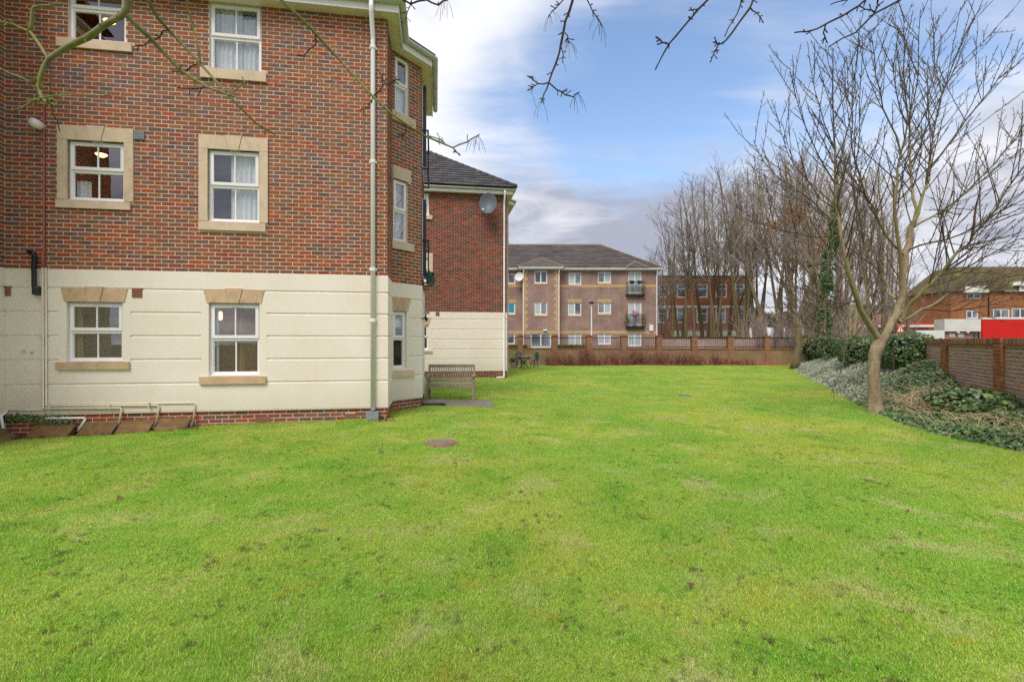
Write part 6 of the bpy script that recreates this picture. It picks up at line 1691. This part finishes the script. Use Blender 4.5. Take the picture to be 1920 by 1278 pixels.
# ---- red-stemmed shrubs along the fence
M['redstem'] = bark('purple_red_stem', sr(124, 82, 74), sr(156, 110, 94)); M['rustlitter'] = plain('rusty_leaf_litter', sr(138, 88, 66), .3, 6, .95, .1, .4, 20)
rn = random.Random(5)
for px in list(range(1032, 1420, 23)):
    p = at(px + rn.uniform(-5, 5), 639, YG - .55 - rn.uniform(0, .35)); h = rn.choice((.75, .95, 1.15, 1.35)) * (.7 if px > 1330 else 1)
    t = thicket('red_stemmed_shrub', 'low bare purple red stemmed shrub at the foot of the railing fence', p.x, p.y, .42, .2, 60, h, M['redstem'], 'red stemmed shrubs along the fence', .014, .16); t.location.z = g(p.x, p.y)
a, b_ = at(1030, 639, 31.6).x, at(1490, 639, 31.6).x
m = MB(); n_ = 60
for k in range(n_ + 1):
    x = a + (b_ - a) * k / n_
    for y, z in ((30.95 + .12 * mnoise.noise(Vector((x, 0, 0))), .005), (31.4, .07 + .05 * mnoise.noise(Vector((x * 2, 1, 0)))), (31.98, .16 + .06 * mnoise.noise(Vector((x * 2, 2, 0))))): m.v.append((x, y, g(x, y) + z)); m.r.append(.5)
for k in range(n_):
    for j in range(2): i = k * 3 + j; m.f.append((i, i + 3, i + 4, i + 1))
m.build('shrub_border', M['rustlitter'], None, True, kind='structure')
# clipped hedge behind the railings, left part
M['hedge'] = leaf_mat('yellow_green_hedge_leaf', [sr(86, 98, 40), sr(122, 128, 54), sr(150, 150, 72), sr(100, 84, 48)], .7)
for px, lab in ((962, 'yellow green clipped hedge behind the railings at the left end'), (1072, 'yellow green clipped hedge behind the railings below the far lamp post')):
    p = at(px, 639, YG + .75); t = thing('hedge', lab, 'hedge', (p.x, p.y, -.1)); zt_ = EYE + (639 - 648.5) / F * YG + .1
    P, N = [], []
    hw_ = .95 if px < 1000 else 1.0
    for k in range(2200):
        q = (random.uniform(-hw_, hw_), random.uniform(-.3, .3), random.uniform(.5, zt_ + .08) if random.random() < .5 else zt_ + random.gauss(0, .05)); P.append(q); N.append((0, -.6, .7))
    leaf_obj('foliage', P, N, np.random.default_rng(2).uniform(.04, .08, len(P)), np.random.default_rng(px).random(len(P)), M['hedge'], t, .9)
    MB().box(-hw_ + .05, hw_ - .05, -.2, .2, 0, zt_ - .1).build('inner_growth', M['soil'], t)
# small green plant by the border
p = gnd(1022, 680, .05); t = thing('leafy_clump', 'small bright green leafy clump at the border near the garden chair', 'plant', (p.x, p.y, g(p.x, p.y)))
P = [(random.gauss(0, .22), random.gauss(0, .1), abs(random.gauss(.08, .07))) for k in range(260)]; leaf_obj('foliage', P, [(0, -.4, .8)] * 260, [.07] * 260, np.random.default_rng(2).random(260), leaf_mat('fresh_green_leaf', [sr(58, 108, 44), sr(84, 138, 56)], .6), t, .7)
MB().lathe([(.0, .03), (.18, .02), (.2, 0)], 8).build('base', M['soil'], t)

# ---- branches overhanging from the tree the photographer stands under
ov = thing('overhanging_tree', 'mossy bare branches of a near tree hanging in from the top of the picture', 'tree', (-1.4, -2.6, -.05))
ob = Vector(ov.location)
def op_(px, py, d_): return at(px, py, d_) - ob
MB().tube([(0, 0, -.1), (.02, .02, .6), (0, .1, 1.8), (.05, .2, 3.0)], [.26, .21, .19, .17], 12).build('trunk', M['bark_main'], ov, True)
rn = random.Random(3)
def hub(a, b_, r0, r1, mat):
    mid = a.lerp(b_, .5) + Vector((0, 0, .25)); m = MB(); m.tube([a, a.lerp(mid, .6), mid, mid.lerp(b_, .5) + Vector((0, 0, .06)), b_], [r0, r0 * .85, (r0 + r1) / 2, r1 * 1.1, r1], 8); m.build('limb', mat, ov, True)
top = Vector((.05, .2, 2.95))
hubL, hubM, hubR, hubRR = op_(230, -90, 3.0), op_(520, -110, 3.4), op_(1080, -120, 3.6), op_(1560, -130, 4.0)
for h_ in (hubL, hubM, hubR, hubRR): hub(top, h_, .11, .045, M['over_l'])
def drip(m, p, rnd_, n=5):
    for k in range(n):
        d = Vector((rnd_.gauss(0, .5), rnd_.gauss(0, .5), -.1)); L = rnd_.uniform(.07, .16)
        pts = [p]
        for j in range(4): d = (d + Vector((0, 0, -.55))).normalized(); pts.append(pts[-1] + d * L / 4)
        m.tube(pts, .0014, 3)
BR = [  # hub, depth, points, r0, r1, material, drips
 (hubL, 3.0, [(262, -40), (240, 0), (230, 28), (165, 70), (92, 110), (74, 150), (70, 165), (80, 186), (100, 196)], .026, .007, 'l', 0),
 (None, 3.0, [(236, 27), (282, 72), (338, 131), (388, 163), (416, 172), (436, 180)], .014, .006, 'l', 0),
 (hubL, 3.1, [(262, -50), (278, 0), (296, 34), (316, 56), (375, 119), (430, 180), (480, 231), (512, 250)], .014, .005, 'l', 0),
 (hubL, 3.1, [(330, -60), (349, 0), (360, 44), (375, 110)], .009, .005, 'l', 0),
 (hubM, 3.4, [(495, -40), (527, 0), (590, 61), (640, 115), (699, 181), (737, 216), (793, 253), (849, 277), (877, 266), (896, 254)], .015, .004, 'l', 7),
 (None, 3.0, [(91, 110), (75, 85), (56, 59), (28, 48), (0, 41), (-40, 30)], .010, .006, 'l', 0),
 (None, 3.0, [(56, 59), (60, 35), (63, 14), (92, 11), (122, 8)], .012, .004, 'l', 0),
 (None, 3.0, [(78, 183), (52, 196), (27, 206)], .007, .005, 'l', 0),
 (None, 3.0, [(80, 184), (110, 178), (150, 177), (206, 178)], .005, .003, 'l', 0),
 (None, 3.0, [(91, 112), (94, 160), (99, 213), (111, 242)], .004, .0025, 'd', 0),
 (None, 3.0, [(72, 152), (50, 150), (20, 138), (-5, 128)], .004, .003, 'l', 0),
 (None, 3.1, [(316, 56), (300, 70), (270, 85), (258, 92)], .0045, .003, 'd', 0),
 (None, 3.1, [(375, 119), (350, 132), (325, 134)], .0045, .003, 'd', 0),
 (None, 3.0, [(388, 163), (370, 167), (335, 165)], .004, .003, 'd', 0),
 (None, 3.1, [(416, 172), (440, 172), (460, 158), (466, 152)], .005, .004, 'l', 0),
 (None, 3.4, [(590, 62), (592, 84), (570, 104), (560, 105)], .0045, .0035, 'd', 0),
 (None, 3.4, [(699, 181), (720, 158), (737, 152), (745, 150)], .005, .0035, 'd', 0),
 (None, 3.4, [(718, 160), (716, 142), (708, 132)], .0035, .003, 'd', 0),
 (None, 3.4, [(699, 184), (690, 205), (676, 206)], .0035, .003, 'd', 0),
 (None, 3.4, [(767, 239), (760, 250), (755, 255)], .0035, .003, 'd', 0),
 (None, 3.4, [(835, 270), (826, 262), (808, 256)], .004, .004, 'd', 0),
 (None, 3.4, [(850, 278), (856, 286), (860, 289)], .005, .004, 'd', 0),
 (hubM, 3.5, [(700, -60), (735, -10), (770, 8), (800, 0), (822, 10), (838, 0)], .010, .005, 'd', 4),
 (None, 3.5, [(770, 8), (764, 22), (760, 38)], .004, .003, 'd', 0),
 (hubR, 3.6, [(1082, -40), (1074, 0), (1060, 40), (1052, 82), (1042, 120), (1029, 155), (1020, 176), (1016, 190)], .013, .004, 'd', 2),
 (None, 3.6, [(1029, 155), (1009, 157), (998, 148), (997, 143)], .005, .004, 'd', 1),
 (None, 3.6, [(1009, 157), (1000, 163), (992, 168)], .004, .004, 'd', 1),
 (None, 3.6, [(1029, 155), (1045, 169), (1060, 178), (1076, 182), (1083, 175)], .006, .004, 'd', 6),
 (None, 3.6, [(1060, 62), (1065, 68), (1066, 78)], .005, .004, 'd', 6),
 (None, 3.6, [(1053, 90), (1056, 100), (1055, 115)], .004, .003, 'd', 1),
 (hubR, 3.6, [(1092, -40), (1101, 0), (1111, 21), (1127, 45)], .006, .004, 'd', 6),
 (hubR, 3.6, [(1074, -30), (1056, 0), (1042, 16), (1030, 29)], .006, .004, 'd', 5),
 (hubR, 3.8, [(1350, -60), (1327, 0), (1310, 17), (1282, 50), (1255, 82), (1240, 108), (1230, 128)], .011, .005, 'd', 0),
 (None, 3.8, [(1253, 83), (1242, 80), (1232, 71)], .006, .006, 'd', 0),
 (None, 3.8, [(1309, 17), (1300, 18), (1296, 19)], .005, .004, 'd', 0),
 (hubRR, 3.9, [(1420, -60), (1412, 0), (1405, 17), (1382, 48), (1360, 77), (1347, 84), (1338, 102), (1333, 114)], .011, .004, 'd', 0),
 (None, 3.9, [(1350, 82), (1345, 81), (1340, 80)], .005, .005, 'd', 0),
 (hubRR, 3.9, [(1398, -50), (1390, 0), (1382, 27), (1370, 45), (1360, 66)], .007, .004, 'd', 0),
 (None, 3.9, [(1407, 15), (1418, 24), (1430, 41)], .006, .004, 'd', 0),
 (hubRR, 4.0, [(1640, -40), (1623, 0), (1609, 12), (1580, 30), (1533, 54), (1510, 60), (1492, 61)], .011, .005, 'd', 0),
 (None, 4.0, [(1548, 47), (1544, 62), (1550, 78)], .006, .005, 'd', 0),
 (hubRR, 4.0, [(1720, -40), (1688, 0), (1641, 25), (1605, 61), (1580, 72), (1556, 87)], .011, .005, 'd', 1),
 (None, 4.0, [(1641, 24), (1622, 18), (1612, 12)], .006, .005, 'd', 0),
 (None, 4.0, [(1640, 22), (1645, 5), (1652, -20)], .007, .006, 'd', 0),
 (hubRR, 4.0, [(1600, -40), (1590, 0), (1570, 4), (1560, 8)], .007, .004, 'd', 0),
]
ext = MB(); extl = MB()
for hub_, d_, pp, r0, r1, mk, dr in BR:
    pts = [op_(x, y, d_ + .12 * math.sin(x * .02 + y * .013)) for x, y in pp]
    if hub_ is not None: pts = [hub_, hub_.lerp(pts[0], .6)] + pts
    out = [pts[0]]
    for a, b_ in zip(pts, pts[1:]): out += [a.lerp(b_, .5) + Vector((rn.gauss(0, .003), rn.gauss(0, .01), rn.gauss(0, .003))), b_]
    n = len(out) - 1; rads = [r0 + (r1 - r0) * (k / n) * 1.0 for k in range(n + 1)]
    m = MB(); m.tube(out, [q * rn.uniform(.93, 1.1) for q in rads], 8 if r0 > .008 else 5)
    m.build('branch', M['over_l'] if mk == 'l' else M['over_d'], ov, True)
    tg = ext if mk == 'd' else extl
    for k in range(2 + int(n * .6)):                               # knobbly spurs and buds
        i = rn.randrange(max(1, n // 4), n); dd = side_dir(out[i + 1] - out[i], rn.uniform(.7, 1.2), rn); L = rn.uniform(.012, .04)
        tg.tube([out[i], out[i] + dd * L], [r1 * .9, r1 * .8], 4); tg.tube([out[i] + dd * L, out[i] + dd * (L + .014)], [r1 * 1.3, r1 * .5], 4)
    tg.tube([out[-1], out[-1] + (out[-1] - out[-2]).normalized() * .018], [r1 * 1.5, r1 * .5], 5)
    if dr: drip(ext, out[-1], rn, dr); drip(ext, out[-2], rn, dr // 2)
ext.build('spurs', M['over_d'], ov, kind='stuff'); extl.build('spurs', M['over_l'], ov, kind='stuff')

# ================================================================== grass: patches instanced over the lawn
def patch(seed, n, size, h0, h1):
    r_ = np.random.default_rng(seed)
    q_ = r_.uniform(0, 2 * np.pi, n); rr_ = size * np.sqrt(r_.random(n))
    P = np.stack([rr_ * np.cos(q_), rr_ * np.sin(q_), np.zeros(n)], 1)
    a = r_.uniform(0, 2 * np.pi, n); h = r_.uniform(h0, h1, n) * (.6 + .6 * r_.random(n)); w_ = r_.uniform(.0010, .0023, n)
    lean = r_.uniform(.1, 1.0, n) * h; la = r_.uniform(0, 2 * np.pi, n)
    sx = np.stack([np.cos(a), np.sin(a), np.zeros(n)], 1) * w_[:, None]; ld = np.stack([np.cos(la), np.sin(la), np.zeros(n)], 1)
    up1 = np.array([0, 0, 1.0])[None]
    b0 = P - sx; b1 = P + sx
    m0 = P + up1 * (h * .6)[:, None] + ld * (lean * .35)[:, None]
    c0 = m0 - sx * .8; c1 = m0 + sx * .8
    tip = P + up1 * (h * .95)[:, None] + ld * lean[:, None]
    V = np.stack([b0, b1, c1, c0, tip], 1).reshape(-1, 3)
    i = np.arange(n)[:, None] * 5
    T = np.concatenate([i + np.array([[0, 1, 2]]), i + np.array([[0, 2, 3]]), i + np.array([[3, 2, 4]])])
    return np_mesh('grass_patch', V, T, np.repeat(r_.random(n), 5))
gcol = bpy.data.collections.new('grass_patches')
for k in range(6):
    me = patch(200 + k, 3600, .31, .009, .027); me.materials.append(M['blade'])
    o = bpy.data.objects.new('grass_patch', me); gcol.objects.link(o)
# where grass grows
foot = [OA + UA * x + NA * y for x, y in ((XL - 6, -2.6), (XL, -2.6), (XL, 0), (0, 0), (0, LRET), (cx_, cy_), (cx_, cy_ + LSID), (XL - 6, cy_ + LSID))]
footC = [FC.w(x, y, 0) for x, y in ((CL - 4, 0), (0, 0), (.3, 1.5), (.3, 5), (CL - 4, 5))]
pad = [Sl.matrix_basis @ Vector(q) for q in ((-1.0, -.5, 0), (.9, -.5, 0), (.9, .7, 0), (-1.0, .7, 0))]
bz = [OA + UA * x + NA * y for x, y in ((XL, -.30), (xA(366), -.30), (xA(366), 0), (XL, 0))]
bz2 = [OA + UA * x + NA * y for x, y in ((XL, -1.4), (XL + .4, -1.4), (XL + .4, -.1), (XL, -.1))]
def inside(p, poly):
    x, y = p; c = False; n = len(poly)
    for i in range(n):
        a, b_ = poly[i], poly[i - 1]
        if (a.y > y) != (b_.y > y) and x < (b_.x - a.x) * (y - a.y) / (b_.y - a.y) + a.x: c = not c
    return c
pts, rots, idx, scl = [], [], [], []
rn = random.Random(9); stp = .32
for y in np.arange(-1.5, 31.0, stp):
    for x in np.arange(-13, 19, stp):
        jx, jy = x + rn.uniform(-.06, .06), y + rn.uniform(-.06, .06)
        if jy > 1.2 and abs(jx) > jy * 1.22 + 2.0: continue
        if jx > bed_edge(jy) - .12: continue
        if any(inside((jx, jy), q) for q in (foot, footC, pad, bz, bz2)): continue
        if (jx - MH1.x) ** 2 + (jy - MH1.y) ** 2 < .40 ** 2 or (jx - MH2.x) ** 2 + (jy - MH2.y) ** 2 < .3 ** 2: continue
        edge_ = jx > bed_edge(jy) - .45 or (jx - TB_.x) ** 2 + (jy - TB_.y) ** 2 < .5 or any(inside((jx + a_, jy + b_), q) for q in (foot, footC, pad) for a_, b_ in ((0, .35), (-.3, .2)))
        pts.append((jx, jy, g(jx, jy))); rots.append(rn.uniform(0, 6.28)); idx.append(rn.randrange(6)); scl.append(max(.55, rn.uniform(.8, 1.2) + .75 * mnoise.noise(Vector((jx * .8, jy * .8, 7.7)))) * (2.0 if edge_ else 1.0))
# smaller tufts along edges
me = bpy.data.meshes.new('grass'); me.from_pydata(pts, [], [])
for nm, ty, vals in (('rot', 'FLOAT', rots), ('pick', 'INT', idx), ('scl', 'FLOAT', scl)):
    a = me.attributes.new(nm, ty, 'POINT'); a.data.foreach_set('value', vals)
go = link('grass', me, M['blade'], None, kind='stuff', label='short mossy yellow green grass of the lawn', category='grass')
ng = bpy.data.node_groups.new('scatter_grass', 'GeometryNodeTree')
ng.interface.new_socket('Geometry', in_out='INPUT', socket_type='NodeSocketGeometry'); ng.interface.new_socket('Geometry', in_out='OUTPUT', socket_type='NodeSocketGeometry')
gi = ng.nodes.new('NodeGroupInput'); gout = ng.nodes.new('NodeGroupOutput')
ci = ng.nodes.new('GeometryNodeCollectionInfo'); ci.inputs['Collection'].default_value = gcol; ci.inputs['Separate Children'].default_value = True; ci.inputs['Reset Children'].default_value = True
iop = ng.nodes.new('GeometryNodeInstanceOnPoints'); iop.inputs['Pick Instance'].default_value = True
def gat(nm, ty):
    q = ng.nodes.new('GeometryNodeInputNamedAttribute'); q.data_type = ty; q.inputs['Name'].default_value = nm; return q.outputs[0]
cxyz = ng.nodes.new('ShaderNodeCombineXYZ'); ng.links.new(gat('rot', 'FLOAT'), cxyz.inputs[2])
ng.links.new(gi.outputs[0], iop.inputs['Points']); ng.links.new(ci.outputs[0], iop.inputs['Instance'])
ng.links.new(gat('pick', 'INT'), iop.inputs['Instance Index']); ng.links.new(cxyz.outputs[0], iop.inputs['Rotation'])
cs = ng.nodes.new('ShaderNodeCombineXYZ'); cs.inputs[0].default_value = 1; cs.inputs[1].default_value = 1; ng.links.new(gat('scl', 'FLOAT'), cs.inputs[2]); ng.links.new(cs.outputs[0], iop.inputs['Scale'])
ng.links.new(iop.outputs[0], gout.inputs[0])
md = go.modifiers.new('scatter', 'NODES'); md.node_group = ng

# fallen leaves
lm = plain('fallen_brown_leaf', sr(112, 84, 62), .25, 20, .85, .1, 0)
V, T, r_ = leaves(np.zeros((1, 3)), np.array([[0, 0, 1.0]]), np.array([.045]), np.array([.5]), .15); leaf_me = np_mesh('fallen_leaf', V, T, r_); leaf_me.materials.append(lm)
rn = random.Random(4)
spots_l = [(280, 862), (478, 826), (48, 862), (390, 806), (372, 800), (365, 803), (1150, 930), (900, 905), (640, 940), (560, 1010), (1265, 868), (1060, 1180), (720, 1120), (350, 1090), (1480, 1010), (1700, 960), (470, 900), (1010, 840), (880, 800), (700, 1180), (1300, 1100), (220, 940)]
for px, py in spots_l:
    p = gnd(px, py, .03); o = link('fallen_leaf', leaf_me, None, None, label='small brown fallen leaf lying on the lawn', category='leaf', group='fallen leaves on the lawn')
    o.location = (p.x, p.y, g(p.x, p.y) + .035); o.rotation_euler = (rn.gauss(0, .25), rn.gauss(0, .25), rn.uniform(0, 6.28)); s_ = rn.uniform(.7, 1.3); o.scale = (s_, s_, s_)
# dry leaf litter gathered at the plinth
P = []
for k in range(260):
    px = random.choice((random.gauss(55, 22), random.gauss(372, 8), random.uniform(20, 370), random.gauss(715, 12)))
    if px < 12: continue
    x = xA(px); q = OA + UA * x + NA * (-.06 - random.random() * .3); P.append((q.x, q.y, g(q.x, q.y) + random.uniform(.01, .06)))
leaf_obj('leaf_litter', P, [(0, -.2, 1)] * len(P), np.random.default_rng(1).uniform(.03, .06, len(P)), np.random.default_rng(2).random(len(P)), leaf_mat('litter_leaf', [sr(84, 52, 44), sr(120, 72, 52), sr(150, 96, 66)], .85), None, .6, kind='stuff', label='reddish brown leaf litter along the foot of the plinth', category='leaf litter')
bpy.context.view_layer.update()
